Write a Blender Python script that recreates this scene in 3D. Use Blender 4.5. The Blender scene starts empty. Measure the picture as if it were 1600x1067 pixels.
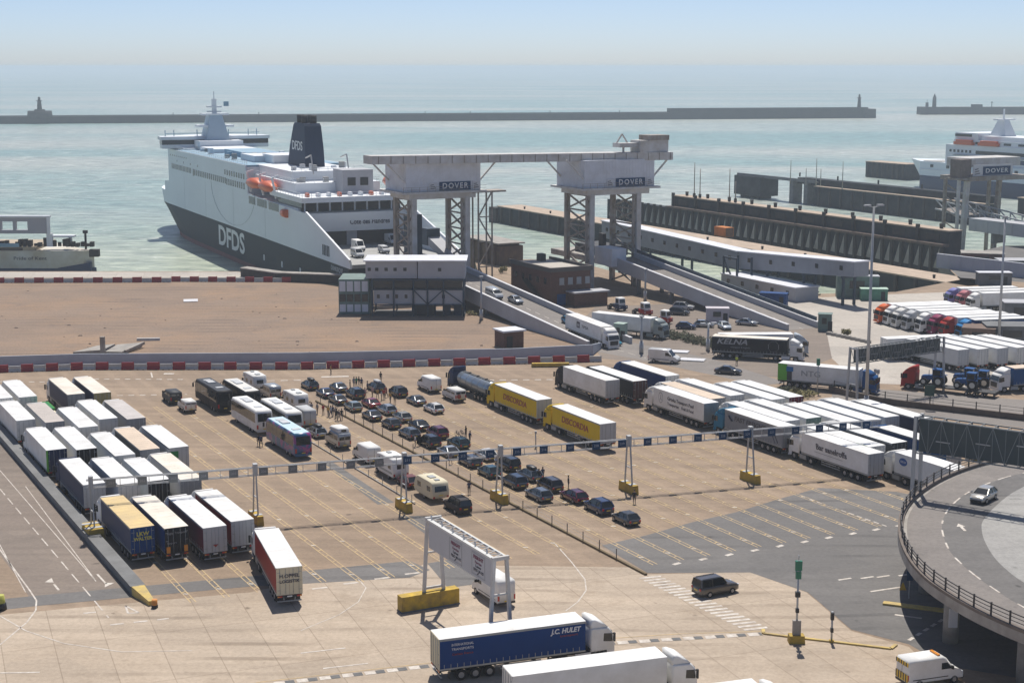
import bpy, math, random
from mathutils import Vector, Matrix
random.seed(7)
R = math.radians
SC = bpy.context.scene
COL = SC.collection

# ---------------------------------------------------------------- camera, sky, sun, exposure
CAM_H = 52.5; FOC = 2461.0; PITCH = R(9.9)
cam = bpy.data.objects.new('camera', bpy.data.cameras.new('camera'))
COL.objects.link(cam)
cam.location = (0, 0, CAM_H); cam.rotation_euler = (R(90) - PITCH, 0, 0)
cam.data.sensor_width = 36.0; cam.data.lens = FOC / 1600 * 36
cam.data.clip_start = 1.0; cam.data.clip_end = 60000
SC.camera = cam
SUN_EL = R(63); SUN_AZ = R(4)
W = bpy.data.worlds.new('World'); SC.world = W; W.use_nodes = True
nt = W.node_tree; nt.nodes.clear()
sky = nt.nodes.new('ShaderNodeTexSky'); sky.sky_type = 'NISHITA'; sky.sun_disc = False
sky.sun_elevation = SUN_EL; sky.sun_rotation = SUN_AZ
sky.air_density = 0.45; sky.dust_density = 0.58; sky.ozone_density = 2.5
bg = nt.nodes.new('ShaderNodeBackground'); bg.inputs['Strength'].default_value = 0.112
wo = nt.nodes.new('ShaderNodeOutputWorld')
nt.links.new(sky.outputs[0], bg.inputs[0]); nt.links.new(bg.outputs[0], wo.inputs[0])
sl = bpy.data.lights.new('sun', 'SUN'); sl.energy = 4.7; sl.angle = R(0.5); sl.color = (1.0, 0.945, 0.865)
sun = bpy.data.objects.new('sun', sl); COL.objects.link(sun)
sdir = Vector((math.sin(SUN_AZ) * math.cos(SUN_EL), math.cos(SUN_AZ) * math.cos(SUN_EL), math.sin(SUN_EL)))
sun.rotation_euler = sdir.to_track_quat('Z', 'Y').to_euler()
sun.location = sdir * 400
SC.view_settings.view_transform = 'Standard'; SC.view_settings.look = 'None'
SC.view_settings.exposure = 0.12; SC.view_settings.gamma = 1.0
SC.cycles.max_bounces = 6; SC.cycles.diffuse_bounces = 3; SC.cycles.glossy_bounces = 3
SC.cycles.volume_bounces = 1; SC.cycles.transmission_bounces = 2; SC.cycles.transparent_max_bounces = 6
SC.cycles.sample_clamp_indirect = 4.0
SC.cycles.use_denoising = True

# ---------------------------------------------------------------- measuring: a photograph pixel to a point on the level z
CP, SP = math.cos(PITCH), math.sin(PITCH)
def P(u, v, z=0.0):
    a = (u - 800) / FOC; b = (533.5 - v) / FOC
    dx, dy, dz = a, CP + b * SP, -SP + b * CP
    t = (z - CAM_H) / dz
    return (dx * t, dy * t)
def P3(u, v, z=0.0):
    p = P(u, v, z); return (p[0], p[1], z)
LANE = R(117.5)
LD = (math.cos(LANE), math.sin(LANE)); LN = (math.sin(LANE), -math.cos(LANE))
def LP(s, t):                       # lane coordinates: s across the lanes, t along them (away)
    return (s * LN[0] + t * LD[0], s * LN[1] + t * LD[1])

# ---------------------------------------------------------------- materials
MATS = {}
def mat(name, col, rough=0.5, metal=0.0, noise=0.0, nscale=1.0, spec=0.5, dirt=None, coat=0.0, emit=0.0):
    if name in MATS: return MATS[name]
    m = bpy.data.materials.new(name); m.use_nodes = True
    t = m.node_tree; b = t.nodes['Principled BSDF']
    b.inputs['Base Color'].default_value = (*col, 1); b.inputs['Roughness'].default_value = rough
    b.inputs['Metallic'].default_value = metal; b.inputs['Specular IOR Level'].default_value = spec
    b.inputs['Coat Weight'].default_value = coat
    if noise > 0:
        tc = t.nodes.new('ShaderNodeTexCoord'); n = t.nodes.new('ShaderNodeTexNoise')
        oi = t.nodes.new('ShaderNodeObjectInfo'); ad = t.nodes.new('ShaderNodeVectorMath'); ad.operation = 'ADD'
        mu = t.nodes.new('ShaderNodeMath'); mu.operation = 'MULTIPLY'; mu.inputs[1].default_value = 91.0
        t.links.new(oi.outputs['Random'], mu.inputs[0])
        t.links.new(tc.outputs['Object'], ad.inputs[0]); t.links.new(mu.outputs[0], ad.inputs[1])
        n.inputs['Scale'].default_value = nscale; n.inputs['Detail'].default_value = 5; n.inputs['Roughness'].default_value = 0.65
        t.links.new(ad.outputs[0], n.inputs['Vector'])
        cr = t.nodes.new('ShaderNodeValToRGB')
        cr.color_ramp.elements[0].position = 0.3; cr.color_ramp.elements[1].position = 0.7
        d = dirt if dirt else tuple(c * (1 - noise) for c in col)
        cr.color_ramp.elements[0].color = (*d, 1); cr.color_ramp.elements[1].color = (*[min(1, c * (1 + noise * 0.5)) for c in col], 1)
        t.links.new(n.outputs['Fac'], cr.inputs[0]); t.links.new(cr.outputs[0], b.inputs['Base Color'])
    if emit > 0:
        b.inputs['Emission Color'].default_value = (*col, 1); b.inputs['Emission Strength'].default_value = emit
    MATS[name] = m
    return m

def paint(name, col, noise=0.08): return mat('paint_' + name, col, 0.55, 0, noise, 0.6, coat=0.0, spec=0.14)
def gloss(m):
    k = m.name + '_gloss'
    if k in MATS: return MATS[k]
    c = m.copy(); c.name = k; b = c.node_tree.nodes['Principled BSDF']
    b.inputs['Roughness'].default_value = 0.22; b.inputs['Specular IOR Level'].default_value = 0.55; b.inputs['Coat Weight'].default_value = 0.6; b.inputs['Coat Roughness'].default_value = 0.06
    MATS[k] = c; return c
def matt(name, col, noise=0.15, nscale=0.8): return mat(name, col, 0.75, 0, noise, nscale, spec=0.3)
GLASS = mat('dark_window_glass', (0.012, 0.016, 0.02), 0.06, 0, spec=0.6)
GLASSB = mat('tinted_coach_glass', (0.03, 0.026, 0.02), 0.08, 0, spec=0.6)
TYRE = mat('tyre_rubber', (0.018, 0.018, 0.019), 0.9, spec=0.2)
RIM = mat('wheel_rim', (0.35, 0.35, 0.36), 0.4, 0.6)
DARK = mat('black_chassis', (0.025, 0.025, 0.028), 0.7, 0, 0.3, 2.0)
BLK = mat('black_plastic', (0.02, 0.02, 0.022), 0.5)
WHITE = mat('paint_white', (0.76, 0.76, 0.75), 0.5, 0, 0.12, 0.45, spec=0.2, dirt=(0.64, 0.63, 0.60))
ROOFW = mat('white_lorry_roof', (0.80, 0.80, 0.79), 0.45, 0, 0.10, 0.35, dirt=(0.62, 0.61, 0.58))
STEEL = mat('galvanised_steel', (0.34, 0.36, 0.37), 0.5, 0.4, 0.2, 0.5)
REDL = mat('red_lamp_glass', (0.45, 0.02, 0.015), 0.2)
AMBL = mat('amber_lamp_glass', (0.7, 0.25, 0.02), 0.2)
CLRL = mat('clear_lamp_glass', (0.7, 0.72, 0.75), 0.1)
PLATEY = mat('yellow_plate', (0.75, 0.55, 0.05), 0.4)
PLATEW = mat('white_plate', (0.75, 0.75, 0.72), 0.4)

NAVY = paint('navy', (0.02, 0.032, 0.085)); BLUE = paint('blue', (0.006, 0.07, 0.22)); DBLUE = paint('deep_blue', (0.002, 0.038, 0.17)); MAROON = paint('maroon', (0.115, 0.012, 0.03))
DRED = paint('dark_red', (0.23, 0.008, 0.018)); REDC = paint('red', (0.34, 0.025, 0.02)); YEL = paint('yellow', (0.68, 0.46, 0.008)); BLACK = paint('black', (0.018, 0.018, 0.022))
GREYP = paint('grey', (0.22, 0.23, 0.25)); LGREY = paint('light_grey', (0.48, 0.49, 0.50)); TEAL = paint('teal', (0.02, 0.17, 0.30)); GREEN = paint('green', (0.03, 0.20, 0.06)); LIME = paint('lime_green', (0.13, 0.42, 0.05))
CREAM = paint('cream', (0.66, 0.60, 0.44)); OLIVE = paint('olive', (0.30, 0.26, 0.12)); ORANGE = paint('orange', (0.62, 0.12, 0.03)); CHROME = mat('polished_tank', (0.30, 0.34, 0.38), 0.28, 0.6, 0.1, 0.5)
ROOFY = mat('faded_yellow_roof', (0.62, 0.46, 0.20), 0.6, 0, 0.2, 0.4, dirt=(0.50, 0.38, 0.2)); ROOFB = mat('beige_roof', (0.62, 0.50, 0.38), 0.6, 0, 0.15, 0.4); ROOFC = mat('cream_roof', (0.72, 0.67, 0.58), 0.6, 0, 0.2, 0.3, dirt=(0.58, 0.52, 0.44))
ROOFG = mat('grey_roof', (0.50, 0.465, 0.44), 0.6, 0, 0.15, 0.4); ROOFT = mat('taupe_roof', (0.47, 0.42, 0.38), 0.6, 0, 0.15, 0.4); OFFW = paint('off_white', (0.66, 0.65, 0.62), 0.15); PALEB = paint('pale_blue_grey', (0.45, 0.50, 0.55))
SILV = mat('paint_silver', (0.38, 0.40, 0.42), 0.3, 0.35, 0.05, 0.5, coat=0.3); DSILV = mat('paint_dark_silver', (0.15, 0.165, 0.185), 0.3, 0.35, 0.05, 0.5, coat=0.3); DGREY = paint('dark_grey', (0.055, 0.06, 0.07)); GRN2 = paint('dark_green', (0.018, 0.055, 0.06)); BRONZ = paint('brown_black', (0.05, 0.042, 0.04)); SILG = mat('paint_silver_green', (0.27, 0.31, 0.29), 0.3, 0.3, 0.05, 0.5, coat=0.3); BEIGS = mat('paint_beige_silver', (0.42, 0.40, 0.36), 0.3, 0.3, 0.05, 0.5, coat=0.3)
LT = mat('letter_white', (0.72, 0.72, 0.72), 0.5); LTD = mat('letter_dark', (0.05, 0.05, 0.07), 0.5); LTR = mat('letter_red', (0.30, 0.03, 0.02), 0.5); LTY = mat('letter_yellow', (0.68, 0.60, 0.10), 0.5); LTG = mat('letter_grey', (0.35, 0.35, 0.36), 0.5)
LBLUE = mat('letter_blue', (0.03, 0.10, 0.32), 0.5)


# ---------------------------------------------------------------- mesh builder
class MB:
    def __init__(s): s.v = []; s.f = []; s.m = []; s.sm = []
    def face(s, idx, mi=0, smooth=False): s.f.append(tuple(idx)); s.m.append(mi); s.sm.append(smooth)
    def hexa(s, p, mi=0):             # eight corners: bottom ring then top ring, both counter-clockwise from above
        b = len(s.v); s.v += [tuple(q) for q in p]
        for q in ((0, 3, 2, 1), (4, 5, 6, 7), (0, 1, 5, 4), (1, 2, 6, 5), (2, 3, 7, 6), (3, 0, 4, 7)):
            s.face([b + i for i in q], mi)
    def box(s, x0, x1, y0, y1, z0, z1, mi=0):
        s.hexa([(x0, y0, z0), (x1, y0, z0), (x1, y1, z0), (x0, y1, z0), (x0, y0, z1), (x1, y0, z1), (x1, y1, z1), (x0, y1, z1)], mi)
    def prism(s, poly, z0, z1, mi=0, top=None):   # plan polygon, counter-clockwise
        n = len(poly); b = len(s.v)
        s.v += [(p[0], p[1], z0) for p in poly] + [(p[0], p[1], z1) for p in poly]
        s.face([b + i for i in range(n - 1, -1, -1)], mi); s.face([b + n + i for i in range(n)], mi if top is None else top)
        for i in range(n):
            j = (i + 1) % n; s.face((b + i, b + j, b + n + j, b + n + i), mi)
    def sheet(s, pts, mi=0):
        b = len(s.v); s.v += [tuple(p) for p in pts]; s.face(range(b, b + len(pts)), mi)
    def bar(s, p, q, w=0.1, h=None, mi=0):
        p = Vector(p); q = Vector(q); h = h or w; d = q - p
        if d.length < 1e-6: return
        d.normalize(); up = Vector((0, 0, 1)) if abs(d.z) < 0.99 else Vector((0, 1, 0))
        r = d.cross(up).normalized() * (w / 2); u = r.cross(d).normalized() * (h / 2)
        c = [-r - u, r - u, r + u, -r + u]; b = len(s.v)
        s.v += [tuple(p + k) for k in c] + [tuple(q + k) for k in c]
        s.face((b + 3, b + 2, b + 1, b), mi); s.face((b + 4, b + 5, b + 6, b + 7), mi)
        for i in range(4):
            j = (i + 1) % 4; s.face((b + i, b + j, b + 4 + j, b + 4 + i), mi)
    def cyl(s, p, q, r0, r1=None, n=12, mi=0, cap=None):
        p = Vector(p); q = Vector(q); r1 = r0 if r1 is None else r1; d = (q - p).normalized()
        up = Vector((0, 0, 1)) if abs(d.z) < 0.99 else Vector((1, 0, 0))
        a = d.cross(up).normalized(); c = a.cross(d).normalized(); b = len(s.v)
        for k, (o, r) in enumerate(((p, r0), (q, r1))):
            for i in range(n):
                w = 2 * math.pi * i / n; s.v.append(tuple(o + a * (r * math.cos(w)) + c * (r * math.sin(w))))
        cap = mi if cap is None else cap
        s.face([b + i for i in range(n)], cap); s.face([b + n + i for i in range(n - 1, -1, -1)], cap)
        for i in range(n):
            j = (i + 1) % n; s.face((b + i, b + n + i, b + n + j, b + j), mi, True)
    def loft(s, rings, mi=0, smooth=True, caps=True, mf=None):
        n = len(rings[0]); b = len(s.v)
        for r in rings: s.v += [tuple(p) for p in r]
        for k in range(len(rings) - 1):
            for i in range(n):
                j = (i + 1) % n
                s.face((b + k * n + i, b + k * n + j, b + (k + 1) * n + j, b + (k + 1) * n + i), mf(k, i) if mf else mi, smooth)
        if caps:
            s.face([b + i for i in range(n - 1, -1, -1)], mi); s.face([b + (len(rings) - 1) * n + i for i in range(n)], mi)
    def profile(s, prof, hw, c=0.0, mi=0, smooth=False):   # side outline (x, z) extruded across y with chamfered sides
        if c <= 0: rings = [[(x, y, z) for x, z in prof] for y in (-hw, hw)]
        else:
            cx = sum(p[0] for p in prof) / len(prof); cz = sum(p[1] for p in prof) / len(prof)
            ins = []
            for x, z in prof:
                ins.append((x - math.copysign(min(c, abs(x - cx)), x - cx), z - math.copysign(min(c, abs(z - cz)), z - cz)))
            rings = [[(x, y, z) for x, z in pr] for pr, y in ((ins, -hw), (prof, -hw + c), (prof, hw - c), (ins, hw))]
        s.loft(rings, mi, smooth)
    def mesh(s, name, mats):
        me = bpy.data.meshes.new(name); me.from_pydata(s.v, [], s.f)
        for m in mats: me.materials.append(m)
        me.polygons.foreach_set('material_index', s.m); me.polygons.foreach_set('use_smooth', s.sm)
        me.validate(); me.update()
        import bmesh
        bm = bmesh.new(); bm.from_mesh(me); bmesh.ops.recalc_face_normals(bm, faces=bm.faces); bm.to_mesh(me); bm.free()
        return me
    def build(s, name, mats, parent=None, loc=None, rot=None):
        if not isinstance(mats, (list, tuple)): mats = [mats]
        o = bpy.data.objects.new(name, s.mesh(name, mats)); COL.objects.link(o)
        if parent: o.parent = parent
        if loc: o.location = loc
        if rot: o.rotation_euler = rot
        return o

def tag(o, label=None, cat=None, group=None, kind=None):
    if label: o['label'] = label
    if cat: o['category'] = cat
    if group: o['group'] = group
    if kind: o['kind'] = kind
    return o
def empty(name, loc, rz, label, cat, group=None):
    o = bpy.data.objects.new(name, None); COL.objects.link(o)
    o.location = loc if len(loc) == 3 else (*loc, 0); o.rotation_euler = (0, 0, rz); o.empty_display_size = 0.5
    return tag(o, label, cat, group)

TXT = {}
def text_mesh(s, size=1.0, bold=0.0, shear=0.0, spacing=1.0, ext=0.012):
    k = (s, size, bold, shear, spacing)
    if k in TXT: return TXT[k]
    cu = bpy.data.curves.new('lettering', 'FONT'); cu.body = s; cu.size = size; cu.extrude = ext; cu.offset = bold
    cu.shear = shear; cu.space_character = spacing; cu.align_x = 'CENTER'; cu.align_y = 'CENTER'; cu.resolution_u = 3
    o = bpy.data.objects.new('lettering', cu); COL.objects.link(o)
    dg = bpy.context.evaluated_depsgraph_get()
    me = bpy.data.meshes.new_from_object(o.evaluated_get(dg)); bpy.data.objects.remove(o); bpy.data.curves.remove(cu)
    me.name = 'lettering'; TXT[k] = me
    return me
FACES = {'left': Matrix(((-1, 0, 0), (0, 0, 1), (0, 1, 0))), 'right': Matrix(((1, 0, 0), (0, 0, -1), (0, 1, 0))),
         'rear': Matrix(((0, 0, -1), (-1, 0, 0), (0, 1, 0))), 'front': Matrix(((0, 0, 1), (1, 0, 0), (0, 1, 0))),
         'top': Matrix(((1, 0, 0), (0, 1, 0), (0, 0, 1)))}
def lettering(parent, s, size, pos, face, m, width=None, name='lettering', **kw):
    me = text_mesh(s, size, **kw).copy(); me.materials.clear(); me.materials.append(m)
    o = bpy.data.objects.new(name, me); COL.objects.link(o); o.parent = parent
    M = FACES[face].to_4x4(); M.translation = Vector(pos)
    if width:
        xs = [v.co.x for v in me.vertices]; w = max(xs) - min(xs); k = width / w
        M = M @ Matrix.Diagonal((k, 1, 1, 1))
    o.matrix_local = M
    return o

# ---------------------------------------------------------------- kits: a thing's parts built once, copied for every repeat
class Kit:
    def __init__(s): s.parts = []
    def add(s, name, mb, slots, parent=None, loc=(0, 0, 0), rot=(0, 0, 0), scale=(1, 1, 1)):
        me = mb if isinstance(mb, bpy.types.Mesh) else mb.mesh(name, [SLOT.get(k, None) or DARK for k in slots])
        s.parts.append((name, me, slots, parent, loc, rot, scale)); return len(s.parts) - 1
SLOT = dict(glass=GLASS, tyre=TYRE, rim=RIM, dark=DARK, black=BLK, body=WHITE, roof=ROOFW, red=REDL, amber=AMBL, clear=CLRL,
            platey=PLATEY, platew=PLATEW, steel=STEEL, cab=WHITE, rear=WHITE, trim=BLK)
def spawn(kit, name, label, cat, group, loc, rz, cols=None, rx=None, skip=()):
    cols = cols or {}
    root = empty(name, loc, rz, label, cat, group)
    if rx is not None: root.rotation_euler = (0, rx, rz)
    made = []
    for (pn, me, slots, par, l, r, sc) in kit.parts:
        if pn in skip: made.append(None); continue
        o = bpy.data.objects.new(pn, me); COL.objects.link(o)
        pr = made[par] if par is not None else root
        o.parent = pr or root; o.location = l; o.rotation_euler = r; o.scale = sc
        for i, k in enumerate(slots):
            m = cols.get(k)
            if m is not None:
                o.material_slots[i].link = 'OBJECT'; o.material_slots[i].material = m
        made.append(o)
    root['n'] = 0; del root['n']
    return root
def part(root, name):
    for c in root.children:
        if c.name.split('.')[0] == name: return c
    return None
def wheel_mesh(r, w, n=14, twin=False):
    m = MB(); m.cyl((0, -w / 2, 0), (0, w / 2, 0), r, r, n, 0, 0)
    for sg in (-1, 1):
        m.cyl((0, sg * (w / 2 - 0.02), 0), (0, sg * (w / 2 + 0.015), 0), r * 0.58, r * 0.52, n, 1, 1)
        m.cyl((0, sg * (w / 2), 0), (0, sg * (w / 2 + 0.04), 0), r * 0.2, r * 0.16, 8, 1, 1)
    return m.mesh('wheel', [TYRE, RIM])

# ---------------------------------------------------------------- ground and water materials
WZ = -6.5
def ramp_mix(t, fac, c0, c1, p0, p1):
    cr = t.nodes.new('ShaderNodeValToRGB'); e = cr.color_ramp.elements
    e[0].position = p0; e[1].position = p1; e[0].color = (*c0, 1); e[1].color = (*c1, 1)
    t.links.new(fac, cr.inputs[0]); return cr.outputs[0]
def mixc(t, a, b, fac, mode='MIX'):
    m = t.nodes.new('ShaderNodeMix'); m.data_type = 'RGBA'; m.blend_type = mode
    if isinstance(fac, float): m.inputs[0].default_value = fac
    else: t.links.new(fac, m.inputs[0])
    for i, c in ((6, a), (7, b)):
        if isinstance(c, tuple): m.inputs[i].default_value = (*c, 1)
        else: t.links.new(c, m.inputs[i])
    return m.outputs[2]
def noise_of(t, vec, scale, detail=4, rough=0.6, dist=0.0):
    n = t.nodes.new('ShaderNodeTexNoise'); n.inputs['Scale'].default_value = scale; n.inputs['Detail'].default_value = detail
    n.inputs['Roughness'].default_value = rough; n.inputs['Distortion'].default_value = dist
    t.links.new(vec, n.inputs['Vector']); return n.outputs['Fac']
def mapped(t, rot=0.0, scale=(1, 1, 1)):
    g = t.nodes.new('ShaderNodeNewGeometry'); m = t.nodes.new('ShaderNodeMapping')
    m.inputs['Rotation'].default_value = (0, 0, rot); m.inputs['Scale'].default_value = scale
    t.links.new(g.outputs['Position'], m.inputs['Vector']); return m.outputs[0]
def ground_mat(name, base, dark, light, joints=None, tracks=0.25, rough=0.85, fine=0.5, lanes=False, skid=False):
    m = bpy.data.materials.new(name); m.use_nodes = True; t = m.node_tree; b = t.nodes['Principled BSDF']
    b.inputs['Roughness'].default_value = rough; b.inputs['Specular IOR Level'].default_value = 0.25
    v = mapped(t)
    c = mixc(t, base, light, ramp_mix(t, noise_of(t, v, 0.045, 6, 0.62), (0, 0, 0), (1, 1, 1), 0.42, 0.68))
    c = mixc(t, c, dark, ramp_mix(t, noise_of(t, v, 0.09, 7, 0.7, 0.6), (0, 0, 0), (1, 1, 1), 0.52, 0.80))
    # worn wheel tracks run along the lanes
    vt = mapped(t, -LANE, (0.03, 1.1, 1))
    c = mixc(t, c, tuple(x * 0.78 for x in base), ramp_mix(t, noise_of(t, vt, 0.55, 3, 0.5), (0, 0, 0), (tracks * 2, tracks * 2, tracks * 2), 0.45, 0.75))
    if lanes:                          # oil-darkened middle and wheel paths of every 3.4 m lane
        sx = t.nodes.new('ShaderNodeSeparateXYZ'); t.links.new(mapped(t, -LANE), sx.inputs[0])
        md = t.nodes.new('ShaderNodeMath'); md.operation = 'PINGPONG'; md.inputs[1].default_value = 1.72; t.links.new(sx.outputs[1], md.inputs[0])
        ln = ramp_mix(t, md.outputs[0], (0, 0, 0), (1, 1, 1), 0.2, 0.9)
        br_ = mixc(t, (0, 0, 0), ln, ramp_mix(t, noise_of(t, mapped(t, -LANE, (0.06, 0.5, 1)), 0.8, 5, 0.7), (0, 0, 0), (0.55, 0.55, 0.55), 0.36, 0.62))
        c = mixc(t, c, tuple(x * 0.66 for x in base), br_)
    # repaired patches of other tone
    vo = t.nodes.new('ShaderNodeTexVoronoi'); vo.distance = 'CHEBYCHEV'; vo.inputs['Scale'].default_value = 0.11; vo.inputs['Randomness'].default_value = 0.9
    t.links.new(mapped(t, -LANE, (0.7, 1.3, 1)), vo.inputs['Vector'])
    c = mixc(t, c, ramp_mix(t, vo.outputs['Color'], (0.86, 0.86, 0.87), (1.07, 1.06, 1.05), 0.1, 0.9), 0.55, 'MULTIPLY')
    if skid:                           # curved tyre marks
        wv = t.nodes.new('ShaderNodeTexWave'); wv.wave_type = 'RINGS'; wv.inputs['Scale'].default_value = 0.085; wv.inputs['Distortion'].default_value = 6.0; wv.inputs['Detail'].default_value = 2.0; wv.inputs['Detail Scale'].default_value = 0.22
        t.links.new(v, wv.inputs['Vector'])
        mk = mixc(t, (0, 0, 0), ramp_mix(t, wv.outputs['Fac'], (0, 0, 0), (0.5, 0.5, 0.5), 0.80, 0.95), ramp_mix(t, noise_of(t, v, 0.06, 4, 0.6), (0, 0, 0), (1, 1, 1), 0.46, 0.62))
        c = mixc(t, c, tuple(x * 0.62 for x in dark), mk)
    # small dark spots: oil, drains, gum
    c = mixc(t, c, tuple(x * 0.5 for x in dark), ramp_mix(t, noise_of(t, v, 0.55, 2, 0.5), (0, 0, 0), (0.8, 0.8, 0.8), 0.70, 0.78))
    # speckle
    f = noise_of(t, v, 2.2, 5, 0.75)
    c = mixc(t, c, ramp_mix(t, f, (1 - fine * 0.45,) * 3, (1 + 0.0,) * 3, 0.3, 0.62), 1.0, 'MULTIPLY')
    if joints:
        br = t.nodes.new('ShaderNodeTexBrick'); br.offset = 0.0
        br.inputs['Scale'].default_value = 1.0; br.inputs['Brick Width'].default_value = joints[0]; br.inputs['Row Height'].default_value = joints[1]
        br.inputs['Mortar Size'].default_value = 0.055; br.inputs['Mortar Smooth'].default_value = 0.4
        br.inputs['Color1'].default_value = (1, 1, 1, 1); br.inputs['Color2'].default_value = (0.90, 0.90, 0.90, 1)
        br.inputs['Mortar'].default_value = (0.62, 0.60, 0.58, 1)
        t.links.new(mapped(t, -LANE + joints[2]), br.inputs['Vector'])
        c = mixc(t, c, br.outputs['Color'], 0.8, 'MULTIPLY')
    t.links.new(c, b.inputs['Base Color'])
    MATS[name] = m
    return m
CONC = ground_mat('lane_concrete', (0.325, 0.243, 0.172), (0.215, 0.16, 0.118), (0.385, 0.292, 0.21), None, 0.40, lanes=True)
APRON = ground_mat('apron_concrete', (0.46, 0.375, 0.288), (0.325, 0.252, 0.182), (0.54, 0.448, 0.35), (12.0, 4.6, 0.12), 0.25, skid=True)
BARREN = ground_mat('bare_earth', (0.285, 0.212, 0.16), (0.205, 0.165, 0.14), (0.345, 0.235, 0.155), None, 0.12, 0.95, 0.8, skid=True)
ASPH = ground_mat('asphalt', (0.165, 0.158, 0.152), (0.118, 0.114, 0.112), (0.20, 0.192, 0.185), None, 0.2, skid=True)
ASPHB = ground_mat('worn_asphalt', (0.225, 0.185, 0.155), (0.16, 0.135, 0.115), (0.275, 0.23, 0.19), None, 0.35)
ROADG = ground_mat('road_asphalt', (0.225, 0.205, 0.19), (0.17, 0.155, 0.145), (0.27, 0.245, 0.225), None, 0.12)
PALEC = ground_mat('pale_concrete', (0.47, 0.43, 0.38), (0.36, 0.32, 0.28), (0.56, 0.52, 0.46), (9.0, 7.0, 0.3), 0.15)
ISLAND = ground_mat('pale_chippings', (0.33, 0.325, 0.31), (0.26, 0.255, 0.245), (0.39, 0.38, 0.365), None, 0.1, skid=True)
MKW = mat('road_paint_white', (0.58, 0.55, 0.50), 0.8, 0, 0.35, 1.5, dirt=(0.36, 0.30, 0.25))
MKY = mat('road_paint_yellow', (0.52, 0.375, 0.175), 0.8, 0, 0.4, 1.2, dirt=(0.36, 0.275, 0.18))

def sea_mat():
    m = bpy.data.materials.new('sea_water'); m.use_nodes = True; t = m.node_tree; b = t.nodes['Principled BSDF']
    b.inputs['Roughness'].default_value = 0.32; b.inputs['IOR'].default_value = 1.33; b.inputs['Specular IOR Level'].default_value = 0.5
    v = mapped(t); vs = mapped(t, 0.05, (0.30, 1.0, 1.0))
    big = noise_of(t, vs, 0.0042, 5, 0.55, 0.4)
    c = mixc(t, (0.185, 0.315, 0.30), (0.40, 0.43, 0.385), ramp_mix(t, big, (0, 0, 0), (1, 1, 1), 0.38, 0.60))
    # silt stirred up in the docks close to the quay
    sp = t.nodes.new('ShaderNodeSeparateXYZ'); t.links.new(v, sp.inputs[0])
    mr = t.nodes.new('ShaderNodeMapRange'); mr.inputs[1].default_value = 640; mr.inputs[2].default_value = 430; t.links.new(sp.outputs[1], mr.inputs[0])
    c = mixc(t, c, (0.40, 0.46, 0.35), mr.outputs[0])
    # ripples: darker troughs, paler crests; sun glitter painted as pale flecks
    rp = noise_of(t, mapped(t, 0.12, (0.22, 0.55, 1)), 0.30, 6, 0.72)
    c = mixc(t, c, ramp_mix(t, rp, (0.50, 0.55, 0.57), (1.28, 1.25, 1.22), 0.38, 0.62), 0.95, 'MULTIPLY')
    fl = noise_of(t, mapped(t, -0.08, (0.30, 0.42, 1)), 0.42, 5, 0.75)
    band = ramp_mix(t, noise_of(t, mapped(t, 0.03, (0.22, 1.0, 1)), 0.0085, 4, 0.6), (0.25, 0.25, 0.25), (1, 1, 1), 0.42, 0.60)
    c = mixc(t, c, (0.80, 0.80, 0.75), mixc(t, (0, 0, 0), ramp_mix(t, fl, (0, 0, 0), (1, 1, 1), 0.56, 0.72), band))
    t.links.new(c, b.inputs['Base Color'])
    bp = t.nodes.new('ShaderNodeBump'); bp.inputs['Strength'].default_value = 1.0; bp.inputs['Distance'].default_value = 2.2
    t.links.new(noise_of(t, mapped(t, 0.15, (0.35, 0.8, 1)), 0.20, 7, 0.68), bp.inputs['Height']); t.links.new(bp.outputs[0], b.inputs['Normal'])
    return m
SEA = sea_mat()
m = MB(); m.sheet([(-24000, -400, WZ), (24000, -400, WZ), (24000, 26000, WZ), (-24000, 26000, WZ)])
tag(m.build('sea', SEA), kind='structure')

# land: one sheet of concrete with quay walls down to the sea bed
QUAY = mat('quay_wall', (0.12, 0.115, 0.10), 0.8, 0, 0.4, 0.4)
back = [(420, 472), (200, 472), LP(346.2, 345), LP(313, 330), LP(305, 330), P(1500, 437), P(1400, 456), P(1150, 462), P(960, 425), P(905, 410), P(830, 405), P(742, 408),
        (-8, 392), (-10, 370), (-37, 369), (-43, 377), (-63, 396), P(372, 424), P(-700, 424)]
land = [(-420, -60), (420, -60)] + back
m = MB(); m.prism(land, -9, 0, 1, 0)
tag(m.build('ground', [CONC, QUAY]), kind='structure')
def area(name, pts, z, mt):
    m = MB(); m.sheet([(p[0], p[1], z) for p in pts]); o = m.build(name, mt); tag(o, kind='structure')
    for p in o.data.polygons:
        if p.normal.z < 0: p.flip()
    return o
E4 = 0.006
area('bare_land', [P(-700, 573), P(0, 574), P(470, 567), P(900, 557), P(925, 548), P(760, 474), P(738, 452), (-10, 372), (-37, 371), (-43, 379), (-63, 398), P(372, 426), P(-700, 426)], E4, BARREN)
area('quay_edge', [P(-700, 434), P(460, 434), P(372, 425), P(-700, 425)], 2 * E4, PALEC)
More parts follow.
